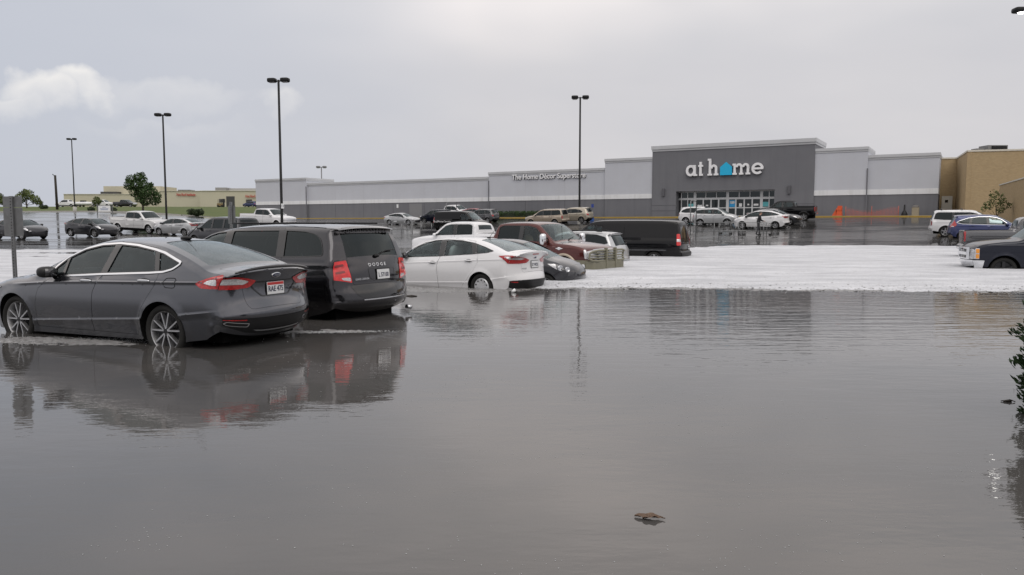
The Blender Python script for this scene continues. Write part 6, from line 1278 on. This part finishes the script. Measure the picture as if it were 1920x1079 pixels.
b = MB(); b.ell((-2.1, 0, H + .06), (.36, .26, .13), (.35, .45), (20, 8)); b.build('lamp_head', pole_m, t); b = MB(); b.ell((-2.1, -.05, H - .06), (.17, .16, .07), (1, 1), (14, 8)); b.build('lens', principled('lamp_lit', (.9, .9, .9), .3, emit=(1, .97, .92), estr=8.0), hd)
# wooden utility stub
x, y, z = at(107, 386, 150); g = G(x, y); t = empty('utility_pole', (x, y, g)); tag(t, 'dark leaning wooden utility pole left of the light poles', 'utility pole')
b = MB(); b.tube([(0, 0, 0), (-.1, 0, (at(107, 329, 150)[2] - g))], [.24, .2], 10); b.build('post', principled('old_wood', (.03, .025, .02), .9), t); b = MB(); b.tube([(-.1, 0, at(107, 329, 150)[2] - g - .2), (-.6, 0, at(107, 327, 150)[2] - g)], .07, 6); b.build('arm', M['old_wood'], t)
# ------------------------------------------------------------------ sign backs on perforated posts
galv = grime(principled('galvanised', (.22, .225, .23), .5, .7), (.12, .12, .12), .5, 8.0)
def sign_post(label, px, Y, z0, z1, wd, rz, panels, post=.03):
    x, y, _ = at(px, 418, Y); g = G(x, y); t = empty('sign_post', (x, y, g), rz); tag(t, label, 'sign', 'sign posts with their backs to the camera')
    b = MB(); H = z1 - g
    b.bx(-post, post, -.005, 0, 0, H); b.bx(-post, -post + .006, 0, .03, 0, H); b.bx(post - .006, post, 0, .03, 0, H); b.build('post', galv, t, smooth=False)
    b = MB(); n = int(H / .05)
    for i in range(n): b.box((0, -.0065, .03 + i * .05), (.008, .0012, .008))
    tag(b.build('post_hole', M['underbody'], t, smooth=False), kind='stuff')
    for (za, zb) in panels: b = MB(); b.prism(rounded([(-wd / 2, za - g), (wd / 2, za - g), (wd / 2, zb - g), (-wd / 2, zb - g)], .02), .032, .037, 'y'); b.build('sign_panel', galv, t, smooth=False)
    return t
sign_post('grey back of a tall sign on a perforated post at the left edge', 22, 13.2, 0, at(22, 368, 13.2)[2], .40, R(-14), [(at(22, 443, 13.2)[2], at(22, 390, 13.2)[2]), (at(22, 389, 13.2)[2], at(22, 368.5, 13.2)[2])], post=.032)
sign_post('small grey sign back rising behind the minivan roof', 433, 17.5, 0, at(433, 379, 17.5)[2], .20, R(-20), [(at(433, 420, 17.5)[2], at(433, 386, 17.5)[2])])
for lbl, px, Y, zt, zb in (('white parking sign on a thin post by the service door', 746, 112, 383.5, 390), ('blue accessible parking sign near the champagne crossover', 1111, 94, 383, 389.5)):
    x, y, z = at(px, 418, Y); g = G(x, y); t = empty('parking_sign', (x, y, g), R(-30)); tag(t, lbl, 'sign'); a_, c_ = at(px, zb, Y)[2] - g, at(px, zt, Y)[2] - g
    b = MB(); b.bx(-.03, .03, -.02, .02, 0, c_); b.build('post', galv, t, smooth=False); b = MB(); b.bx(-.16, .16, -.045, -.03, a_, c_); b.build('sign_panel', wht if 'white' in lbl else principled('sign_blue_dark', (.03, .06, .28), .5), t, smooth=False)
x, y, z = at(1110, 410, 88); b = MB(); b.bx(-.2, .2, -.2, .2, 0, .75); o = b.build('bollard_base', principled('paint_blue_flat', (.02, .09, .35), .6), smooth=False); o.location = (x, y, G(x, y)); tag(o, 'blue painted concrete block right of the champagne crossover', 'block')
x, y, z = at(196, 397, 114); g = G(x, y); t = empty('notice_board', (x, y, g)); tag(t, 'white notice board on two posts at the lot edge', 'sign')
for sx in (-1.05, 1.15): b = MB(); b.bx(sx - .05, sx + .05, -.05, .05, 0, at(0, 384, 114)[2] - g); b.build('post', galv, t, smooth=False)
b = MB(); b.bx(-.88, .88, -.04, .04, at(0, 397, 114)[2] - g, at(0, 386, 114)[2] - g); b.build('board', wht, t, smooth=False); b = MB()
for i, (w_, z_) in enumerate(((.3, .62), (.62, .40), (.55, .25))): b.bx(-w_, w_, -.045, -.041, (at(0, 397, 114)[2] - g) + z_ - .04, (at(0, 397, 114)[2] - g) + z_ + .05)
b.build('print', principled('print_blue', (.25, .3, .42), .6), t, smooth=False)
# ------------------------------------------------------------------ trolley corrals, carts, shopper
steel = principled('corral_steel', (.20, .205, .21), .4, .6)
def corral(label, x, y, rz, L=6.0, W_=2.4, tall=True):
    g = G(x, y); t = empty('cart_corral', (x, y, g), rz); tag(t, label, 'cart corral', 'shopping cart corrals')
    for sy in (-1, 1):
        b = MB()
        for z in (.35, .95): b.tube([(-L / 2, sy * W_ / 2, z), (L / 2, sy * W_ / 2, z)], .024, 6)
        b.build('side_rail', steel, t)
        for k in range(4): b = MB(); xx = -L / 2 + k * L / 3; b.tube([(xx, sy * W_ / 2, 0), (xx, sy * W_ / 2, .95)], .03, 6); b.build('post', steel, t)
    b = MB(); b.tube([(-L / 2, -W_ / 2, .95), (-L / 2, W_ / 2, .95)], .03, 6); b.tube([(-L / 2, -W_ / 2, .35), (-L / 2, W_ / 2, .35)], .03, 6); b.build('end_rail', steel, t)
    if tall: b = MB(); b.tube([(-L / 2, -W_ / 2, 0), (-L / 2, -W_ / 2, 2.5), (-L / 2, -W_ / 2 + .15, 2.6), (-L / 2, W_ / 2 - .15, 2.6), (-L / 2, W_ / 2, 2.5), (-L / 2, W_ / 2, 0)], .035, 6); b.build('tall_frame', steel, t)
    return t
def cart(label, x, y, rz, group='shopping carts'):
    g = G(x, y); t = empty('shopping_cart', (x, y, g), rz); tag(t, label, 'cart', group); b = MB()
    lo_, hi_ = [(-.35, -.2, .5), (.4, -.16, .45), (.4, .16, .45), (-.35, .2, .5)], [(-.42, -.27, .95), (.5, -.22, .85), (.5, .22, .85), (-.42, .27, .95)]
    for L in (lo_, hi_): b.tube(L, .012, 5, closed=True)
    for k in range(4):
        A, B_, C, D = (np.array(p[q]) for p in (lo_, hi_) for q in (k, (k + 1) % 4)); A, B_, C, D = np.array(lo_[k]), np.array(lo_[(k + 1) % 4]), np.array(hi_[k]), np.array(hi_[(k + 1) % 4])
        for u in np.linspace(0, 1, 7): b.tube([tuple(A + (B_ - A) * u), tuple(C + (D - C) * u)], .006, 4)
        for u in (.33, .66): b.tube([tuple(A + (C - A) * u), tuple(B_ + (D - B_) * u)], .006, 4)
    b.build('basket', steel, t); b = MB()
    for sy in (-1, 1): b.tube([(-.42, sy * .27, .95), (-.30, sy * .25, .25), (-.35, sy * .25, .14), (.45, sy * .2, .14)], .014, 5)
    b.build('frame', steel, t); b = MB(); b.tube([(-.52, -.27, 1.02), (-.52, .27, 1.02)], .02, 6); b.build('handle', M['black_plastic'], t)
    for sx in (-.33, .42):
        for sy in (-.22, .22): b = MB(); b.lathe([(0, -.015), (.06, -.015), (.06, .015), (0, .015)], (sx, sy, .06), (0, 1, 0), 10); b.build('wheel', M['rubber'], t)
    return t
x, y, _ = at(1366, 430, 57.5); corral('long steel cart corral in front of the store entrance', x, y, R(-24), 5.2, 2.2)
x, y, _ = at(772, 425, 74); corral('steel cart corral on wet asphalt left of the lettered van', x, y, R(-24), 3.2, 2.0, False)
x, y, _ = at(867, 410, 90); corral('steel cart corral with a tall frame behind the lettered van', x, y, R(-28), 3.0, 2.2)
x, y, _ = at(1362, 425, 59.5); cart('empty shopping cart standing inside the entrance corral', x, y, R(150))
x, y, _ = at(1433, 430, 57.3); cart('shopping cart pushed by the person in dark clothes', x, y, R(-6)); PX, PY = at(1421.5, 430, 57.2)[:2]
def person(x, y, rz):
    """shopper bending slightly over the cart handle"""
    g = G(x, y); t = empty('person', (x, y, g), rz); tag(t, 'person in dark jacket and trousers pushing a shopping cart', 'person')
    J = {'pel': (0, 0, .95, .15), 'bel': (.02, 0, 1.10, .15), 'che': (.07, 0, 1.32, .17), 'nec': (.13, 0, 1.50, .065), 'hea': (.17, 0, 1.60, .085), 'top': (.18, 0, 1.72, .075)}
    for s_, sg in (('l', 1), ('r', -1)):
        f = .13 * sg
        J.update({'hip' + s_: (0, sg * .09, .90, .11), 'kne' + s_: (.06 + f * .6, sg * .10, .50, .075), 'ank' + s_: (-.03 + f, sg * .10, .09, .05), 'toe' + s_: (.13 + f, sg * .11, .04, .045), 'sho' + s_: (.08, sg * .20, 1.40, .075), 'elb' + s_: (.14, sg * .25, 1.14, .052), 'wri' + s_: (.33, sg * .21, 1.05, .036), 'han' + s_: (.41, sg * .20, 1.04, .034)})
    E_ = [('pel', 'bel'), ('bel', 'che'), ('che', 'nec'), ('nec', 'hea'), ('hea', 'top')] + [e for s_ in 'lr' for e in (('pel', 'hip' + s_), ('hip' + s_, 'kne' + s_), ('kne' + s_, 'ank' + s_), ('ank' + s_, 'toe' + s_), ('che', 'sho' + s_), ('sho' + s_, 'elb' + s_), ('elb' + s_, 'wri' + s_), ('wri' + s_, 'han' + s_))]
    N_ = list(J); me = bpy.data.meshes.new('body'); me.from_pydata([J[k][:3] for k in N_], [(N_.index(a), N_.index(b_)) for a, b_ in E_], []); o = bpy.data.objects.new('body', me); COL.objects.link(o); o.parent = t
    sk = o.modifiers.new('skin', 'SKIN')
    for k, sv in zip(N_, me.skin_vertices[0].data): sv.radius = (J[k][3], J[k][3]); sv.use_root = (k == 'pel')
    o.modifiers.new('sub', 'SUBSURF').levels = 2; o.modifiers['sub'].render_levels = 2
    dg = bpy.context.evaluated_depsgraph_get(); nm = bpy.data.meshes.new_from_object(o.evaluated_get(dg)); o.modifiers.clear(); o.data = nm
    skin = principled('skin', (.36, .22, .16), .6); cloth = principled('dark_jacket', (.018, .018, .022), .8); trou = principled('dark_trousers', (.03, .03, .035), .85); shoe = principled('shoe', (.02, .02, .02), .6)
    nm.materials.clear()
    for m_ in (cloth, trou, skin, shoe): nm.materials.append(m_)
    for p in nm.polygons:
        c = p.center; p.use_smooth = True; p.material_index = 2 if (c.z > 1.50 or c.x > .34) else (3 if c.z < .10 else (1 if c.z < .96 else 0))
    b = MB(); b.ell((.150, 0, 1.695), (.105, .092, .085), (1, 1), (16, 10)); b.build('hair', principled('hair_grey', (.12, .11, .10), .8), t)
    b = MB(); b.ell((.268, 0, 1.625), (.02, .014, .022), (1, 1), (8, 6)); 
    for sg in (1, -1): b.ell((.17, sg * .09, 1.63), (.022, .012, .032), (1, 1), (8, 6))
    b.build('face', skin, t)
    for sg in (1, -1):
        b = MB()
        for i, (ln, dy) in enumerate(((.050, -.024), (.060, -.008), (.056, .008), (.046, .022))): b.tube([(.42, sg * (.20 + dy), 1.04), (.42 + ln * .6, sg * (.20 + dy), 1.045), (.42 + ln * .75, sg * (.20 + dy), 1.015), (.42 + ln * .55, sg * (.20 + dy), .995)], [.010, .009, .008, .006], 6)
        b.tube([(.40, sg * .175, 1.04), (.43, sg * .16, 1.02), (.455, sg * .17, 1.005)], [.011, .010, .007], 6); b.build('hand', skin, t)
    return t
person(PX, PY, R(-6))
# ------------------------------------------------------------------ along the store front
org = principled('safety_orange', (.60, .09, .025), .6)
def at_front(k, m): x, y = fp(k, m); return x, y
x, y = at_front(-10.2, 2.2); t = empty('barricade_stack', (x, y, FLOOR), FROT); tag(t, 'stack of orange plastic barricades by the store wall', 'barricade')
for i in range(3):
    b = MB(); b.prism(rounded([(-.28, 0), (.28, 0), (.22, .55), (.22, 1.08 - .10 * i), (-.22, 1.08 - .10 * i), (-.22, .55)], .05), -.3 + .25 * i, -.12 + .25 * i, 'y'); b.box((0, -.1 + .25 * i, .72), (.26, .02, .10)); b.build('barricade', org, t, smooth=False)
b = MB(); b.prism([(.3, 0), (.75, 0), (.3, .8)], -.2, .2, 'y'); b.build('folded_panel', org, t, smooth=False)
nt_m = bpy.data.materials.new('orange_mesh'); nt_m.use_nodes = True; b_ = bsdf(nt_m); b_.inputs['Base Color'].default_value = (.55, .11, .07, 1); b_.inputs['Roughness'].default_value = .6
t = empty('mesh_fence', (*at_front(-10.9, 3.0), FLOOR), FROT); tag(t, 'sagging orange plastic mesh fence along the grey wall', 'fence'); L = 5.0; b = MB()
tops = lambda u: .92 - .45 * math.sin(math.pi * min(1, u / L * 1.15)) * .8
for i in range(40): u = L * i / 39; b.box((-u, 0, tops(u) / 2), (.008, .004, tops(u) / 2))
for z in np.arange(.05, .82, .13): 
    for i in range(24): u = L * (i + .5) / 24; zz = min(z, tops(u) - .02); b.box((-u, 0.006, zz * tops(u) / .92), (L / 48, .004, .008))
tag(b.build('netting', nt_m, t, smooth=False), kind='stuff')
for u in (0, L / 2, L): b = MB(); b.tube([(-u, 0, 0), (-u, 0, 1.0)], .02, 6); b.build('stake', org, t)
x, y = at_front(-16.4, 2.4); b = MB(); b.lathe([(.30, 0), (.30, .12), (.22, .35), (.09, .55), (.075, 1.05), (.05, 1.12), (0, 1.12)], (0, 0, 0), (0, 0, 1), 16); o = b.build('ashtray_post', M['black_plastic'], angle=40); o.location = (x, y, FLOOR); tag(o, 'black bottle shaped ash receptacle beside the trash bin', 'ash bin')
x, y = at_front(-17.4, 2.4); t = empty('trash_bin', (x, y, FLOOR), FROT); tag(t, 'tan concrete trash bin against the dark grey wall', 'trash bin'); b = MB(); b.prism(rounded([(-.33, -.33), (.33, -.33), (.33, .33), (-.33, .33)], .1), 0, .82, 'z'); b.build('container', principled('bin_tan', (.28, .24, .17), .8), t, smooth=False); b = MB(); b.ell((0, 0, .84), (.33, .33, .22), (.5, .8), (16, 8)); b.build('lid', principled('bin_lid', (.12, .11, .1), .6), t)
# ------------------------------------------------------------------ vegetation
def leaf_mat(name, c1, c2):
    m = principled(name, c1, .6, spec=.3); nt = m.node_tree; b = bsdf(m); oi = nd(nt, 'ShaderNodeNewGeometry'); f = noise(nt, objco(nt), 1.3, 4, .6)
    lk(nt, mixc(nt, fmath(nt, 'ADD', fmath(nt, 'MULTIPLY', oi.outputs['Random Per Island'], .6), fmath(nt, 'MULTIPLY', f, .4)), c1, c2), b.inputs['Base Color']); return m
lf_dark = leaf_mat('leaf_dark', (.018, .042, .012), (.055, .095, .026)); lf_mid = leaf_mat('leaf_mid', (.05, .075, .02), (.12, .14, .045)); lf_bush = leaf_mat('leaf_bush', (.02, .035, .015), (.05, .07, .03)); lf_con = leaf_mat('leaf_conifer', (.010, .028, .010), (.035, .065, .022))
bark = grime(principled('bark', (.05, .04, .03), .9), (.09, .075, .06), .6, 6.0)
def leaves(mb, blobs, n, size, rng, flat=.6):
    """leaf-sized quads through a set of clumps, denser at their skins"""
    B_ = np.array(blobs, float); wgt = B_[:, 3] ** 2; wgt /= wgt.sum(); idx = rng.choice(len(B_), n, p=wgt); d = rng.normal(size=(n, 3)); d /= np.linalg.norm(d, axis=1)[:, None]; rr = rng.uniform(.25, 1, n) ** .45
    sc = B_[:, 4] if B_.shape[1] > 4 else np.ones(len(B_)); c = B_[idx, :3] + d * (B_[idx, 3] * rr)[:, None] * np.stack([np.ones(n), np.ones(n), sc[idx]], 1)
    nn = d + rng.normal(0, .7, (n, 3)); nn /= np.linalg.norm(nn, axis=1)[:, None]; a = np.cross(nn, rng.normal(size=(n, 3))); a /= np.linalg.norm(a, axis=1)[:, None]; b_ = np.cross(nn, a); s_ = size * rng.uniform(.6, 1.4, n)[:, None]
    V = np.stack([c - a * s_, c - b_ * s_ * flat, c + a * s_, c + b_ * s_ * flat], 1).reshape(-1, 3); mb.add(V, [(4 * i, 4 * i + 1, 4 * i + 2, 4 * i + 3) for i in range(n)])
def tree(label, x, y, H, blobs, n, size, mat, trunk_r=.16, name='tree', seed=1, limbs=True):
    rng = np.random.default_rng(seed); t = empty(name, (x, y, G(x, y))); tag(t, label, 'tree' if 'tree' in name or name == 'sapling' else 'shrub')
    b = MB(); z1 = min(bl[2] for bl in blobs); b.tube([(0, 0, -.2), (.03, 0, z1 * .5), (0, .04, z1), (0, 0, H * .62)], [trunk_r * 1.25, trunk_r, trunk_r * .8, trunk_r * .3], 8)
    if limbs:
        for bl in blobs: b.tube([(0, 0, max(.3, z1 * .55)), (bl[0] * .4, bl[1] * .4, bl[2] * .7), (bl[0] * .9, bl[1] * .9, bl[2])], [trunk_r * .55, trunk_r * .35, trunk_r * .1], 5)
    b.build('trunk', bark, t); b = MB(); leaves(b, blobs, n, size, rng); b.build('crown', mat, t, smooth=False); return t
rng = np.random.default_rng(3); x, y, z = at(268, 396, 125)
bl = [(-1.7, 0, 5.3, .85), (-.7, .3, 5.7, .8), (.1, .2, 5.3, .75), (-2.0, -.3, 4.3, .8), (-1.0, 0, 4.5, .95), (.2, 0, 4.3, 1.0), (1.1, .2, 4.1, .7), (1.7, 0, 3.3, .8), (2.3, .2, 2.6, .75), (.9, -.6, 3.1, 1.0), (-.4, .4, 3.3, 1.0), (-1.3, 0, 3.3, .8), (1.7, .3, 1.9, .8), (.5, 0, 1.9, .85), (-.5, 0, 2.2, .75), (2.5, 0, 1.9, .5), (-2.3, .3, 5.2, .5), (-.1, .4, 6.1, .5), (1.5, 0, 4.5, .4)]
tree('round dark green tree standing between two light poles', x, y, 6.4, bl, 6500, .125, lf_dark, .16, 'tree', 11)
x, y, z = at(50, 386, 175); tree('pale loose tree at the far left horizon', x, y, 4.4, [(-1.2, 0, 2.4, 1.3), (.6, 0, 3.0, 1.2), (-.4, .4, 3.6, .8), (1.9, .3, 1.9, 1.1), (-2.2, 0, 1.6, .9), (2.9, 0, 1.2, .8)], 1500, .20, lf_mid, .14, 'tree', 12)
x, y, z = at(-2, 386, 165); tree('yellow green tree cut by the left edge', x, y, 3.6, [(0, 0, 2.2, 1.2), (1.0, 0, 1.6, .9), (-1, 0, 2.0, 1.1)], 1200, .18, lf_mid, .12, 'tree', 13)
x, y, z = at(182, 387, 170); tree('small yellowish tree in front of the institute building', x, y, 2.8, [(0, 0, 2.0, .7), (-.5, 0, 1.5, .6), (.5, 0, 1.5, .6), (0, 0, 1.0, .6)], 700, .14, lf_mid, .07, 'sapling', 14)
x, y, z = at(1868, 400, 61); tree('thin sapling in front of the tan brick wall', x, y, 2.9, [(0, 0, 2.1, .62), (-.65, 0, 1.6, .40), (.62, .1, 1.75, .42), (-.25, 0, 2.5, .36), (.35, 0, 1.3, .36), (-1.0, 0, 1.35, .25), (1.05, 0, 1.62, .22)], 620, .075, lf_mid, .035, 'sapling', 15)
def bush(label, px, py, Y, w_, h, seed, mat=lf_bush, n=700, nb=6, size=.12):
    rng = np.random.default_rng(seed); x, y, z = at(px, py, Y); bl = [(rng.uniform(-.8, .8) * (w_ / 2 - h * .35), rng.uniform(-.3, .3) * h, h * rng.uniform(.4, .6), h * .45) for _ in range(nb)]
    t = empty('shrub', (x, y, G(x, y))); tag(t, label, 'shrub'); b = MB()
    for q in bl: b.tube([(q[0] * .5, 0, -.1), (q[0], q[1], q[2])], .03, 4)
    b.build('stem', bark, t); b = MB(); leaves(b, bl, n, size, rng); b.build('foliage', mat, t, smooth=False)
bush('wide dark shrub on the grass left of the black SUV', 366, 401, 118, 3.2, 1.15, 21, n=1500, nb=9); bush('small dark shrub left of the white notice board', 170, 397, 122, 1.4, .8, 22); bush('small dark shrub right of the white notice board', 214, 397, 122, 1.2, .75, 23); bush('low dark shrub row at the far left bank', 80, 388, 160, 3.0, .9, 24)
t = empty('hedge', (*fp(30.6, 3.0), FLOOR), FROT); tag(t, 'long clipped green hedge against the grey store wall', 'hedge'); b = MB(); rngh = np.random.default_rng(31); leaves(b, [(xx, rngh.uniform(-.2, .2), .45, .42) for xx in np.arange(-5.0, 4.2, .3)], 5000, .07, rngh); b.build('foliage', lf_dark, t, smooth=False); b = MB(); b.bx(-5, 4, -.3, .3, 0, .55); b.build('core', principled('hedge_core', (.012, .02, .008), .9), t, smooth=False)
# evergreen at the right edge, standing in the water
def conifer():
    rng = np.random.default_rng(41); H = 1.95; t = empty('evergreen_shrub', (4.775, 5.75, -.16)); tag(t, 'dark evergreen shrub standing in water at the right edge', 'shrub'); b = MB(); b.tube([(0, 0, 0), (0, 0, H * .85)], [.06, .015], 8)
    for i in range(110):
        a, h = rng.uniform(0, 6.28), rng.uniform(.12, H * .8); r = .72 * math.sqrt(max(.05, 1 - (h / H) ** 2)) * rng.uniform(.8, 1.0); b.tube([(0, 0, h), (math.cos(a) * r * .9, math.sin(a) * r * .9, h + .1)], [.010, .004], 4)
    b.build('trunk', bark, t); b = MB(); n = 52000; h = rng.uniform(.15, H, n); a = rng.uniform(0, 2 * math.pi, n); lob = 1 + .07 * np.sin(a * 5 + h * 9) + .07 * np.sin(a * 11 - h * 17) + .05 * np.sin(h * 31 + a * 3) + .03 * rng.normal(size=n)
    r = .80 * np.sqrt(np.clip(1 - (h / H) ** 2.2, .02, 1)) * np.clip(.80 + h * .4, 0, 1) * lob * rng.uniform(.5, 1, n) ** .4; c = np.stack([r * np.cos(a), r * np.sin(a), h], 1); d = np.stack([np.cos(a), np.sin(a), np.full(n, .9)], 1) + rng.normal(0, .45, (n, 3)); d /= np.linalg.norm(d, axis=1)[:, None]
    q = np.cross(d, rng.normal(size=(n, 3))); q /= np.linalg.norm(q, axis=1)[:, None]; s_ = rng.uniform(.016, .034, n)[:, None]; V = np.stack([c - d * s_, c + q * s_ * .35, c + d * s_, c - q * s_ * .35], 1).reshape(-1, 3); b.add(V, [(4 * i, 4 * i + 1, 4 * i + 2, 4 * i + 3) for i in range(n)]); b.build('foliage', lf_con, t, smooth=False)
conifer()
# ------------------------------------------------------------------ things parked on the far bank
def far_put(name, label, S, pm, px, Y, hd, cat): x, y, _ = at(px, 390, Y); put(name, label, S, pm, x, y, hd, cat=cat, res=.14, group='vehicles on the far bank')
far_put('pickup_truck', 'dark pickup parked in front of the institute building', PICKUP, p_char, 236, 208, -8, 'pickup truck'); far_put('pickup_truck', 'white pickup at the left end of the institute building', PICKUP, p_white, 126, 212, 172, 'pickup truck'); far_put('pickup_truck', 'white pickup half hidden behind the small yellowish tree', PICKUP, p_white, 193, 216, -8, 'pickup truck'); far_put('suv_car', 'small blue SUV near the second red lettering', SUV, p_blue, 470, 216, 160, 'suv')
x, y, _ = at(157, 388, 205); t = empty('boat_on_trailer', (x, y, G(x, y)), R(-5)); tag(t, 'white boat on a trailer in front of the institute building', 'boat'); b = MB(); b.ell((0, 0, .95), (2.3, .8, .5), (.7, .8), (20, 8)); b.build('hull', p_white, t); b = MB(); b.bx(-.6, .5, -.5, .5, 1.3, 1.75); b.build('console', M['black_gloss'], t, smooth=False); b = MB(); b.bx(-2.2, 3.0, -.05, .05, .40, .5); b.build('trailer', galv, t, smooth=False)
for sy in (-.7, .7): b = MB(); b.lathe([(0, -.08), (.3, -.08), (.3, .08), (0, .08)], (-.5, sy, .3), (0, 1, 0), 14); b.build('wheel', M['rubber'], t)
x, y, _ = at(414, 390, 205); t = empty('forklift', (x, y, G(x, y))); tag(t, 'tan forklift parked by the dark garage door', 'forklift'); tanv = principled('tan_machine', (.20, .14, .06), .6); b = MB(); b.bx(-.8, .7, -.5, .5, .3, 1.0); b.build('chassis', tanv, t, smooth=False); b = MB()
for sx in (-.5, .45): b.tube([(sx, -.45, 1.0), (sx, -.45, 2.0), (sx, .45, 2.0), (sx, .45, 1.0)], .05, 5)
b.build('cage', M['black_plastic'], t); b = MB(); b.bx(.75, .9, -.4, .4, .1, 2.2); b.build('mast', M['black_plastic'], t, smooth=False)
for sx in (-.5, .5):
    for sy in (-.5, .5): b = MB(); b.lathe([(0, -.1), (.3, -.1), (.3, .1), (0, .1)], (sx, sy, .3), (0, 1, 0), 12); b.build('wheel', M['rubber'], t)
# ------------------------------------------------------------------ flotsam
x, y, _ = at(1216, 972, 1)[0:3]; Yl = CAMZ / -(at(1216, 972, 1)[2] - CAMZ); x = at(1216, 972, Yl)[0]
t = empty('dead_leaf', (x, Yl, .004), R(-14)); tag(t, 'curled brown dead leaf floating on the near water', 'leaf'); lm = grime(principled('leaf_brown', (.075, .042, .024), .6), (.17, .115, .08), .8, 60.0); 
def blade(mb, L, W_, curl, lift, rz, off):
    n, m_ = 14, 7; V = []; F = []
    for i in range(n):
        u = i / (n - 1); ww = W_ * math.sin(math.pi * min(.98, u * .96 + .03)) ** .7
        for j in range(m_): v_ = j / (m_ - 1) * 2 - 1; V.append(((u - .5) * L, v_ * ww, lift * math.sin(u * 2.6) + curl * v_ * v_ * ww * 1.2 + .004 * math.sin(j * 2.1 + i)))
    F = [(i * m_ + j, i * m_ + j + 1, (i + 1) * m_ + j + 1, (i + 1) * m_ + j) for i in range(n - 1) for j in range(m_ - 1)]; V = np.array(V) @ rotm('Z', rz).T + off; mb.add(V, F)
b = MB(); blade(b, .145, .028, .12, .006, 0, (0, 0, .004)); b.build('blade', lm, t); b = MB(); blade(b, .095, .020, .25, .005, .35, (.016, -.016, .008)); b.build('folded_lobe', lm, t); b = MB(); b.tube([(.066, 0, .006), (.085, -.008, .007)], .003, 5); b.build('stem', lm, t)
for lbl, px, py, rot in (('dark scrap of debris floating beside the minivan bumper', 770, 556, .4), ('small dark twig floating near the evergreen shrub', 1889, 754, 0), ('crushed white cup floating behind the white sedan', 960, 549, 0), ('red plastic scrap at the white sedan bumper corner', 1022, 535, .5)):
    Yl = CAMZ / -(at(px, py, 1)[2] - CAMZ); xx = at(px, py, Yl)[0]; b = MB(); sc = Yl / 9
    if 'cup' in lbl: b.lathe([(0, 0), (.028, 0), (.038, .09), (.035, .09), (.026, .01)], (0, 0, .01), (.7, .2, .5), 14)
    else: b.ell((0, 0, .006), (.055 * sc, .02 * sc, .012), (1, .8), (10, 6), rz=rot); b.tube([(-.07 * sc, .01, .006), (.02, 0, .02), (.075 * sc, -.02, .006)], .006 * sc, 5)
    o = b.build('cup' if 'cup' in lbl else ('twig' if 'twig' in lbl else 'plastic_scrap'), wht if 'cup' in lbl else (M['plate_red'] if 'red' in lbl else principled('debris_dark', (.03, .025, .02), .7))); o.location = (xx, Yl, 0); tag(o, lbl, 'cup' if 'cup' in lbl else ('twig' if 'twig' in lbl else 'scrap'), kind='thing')
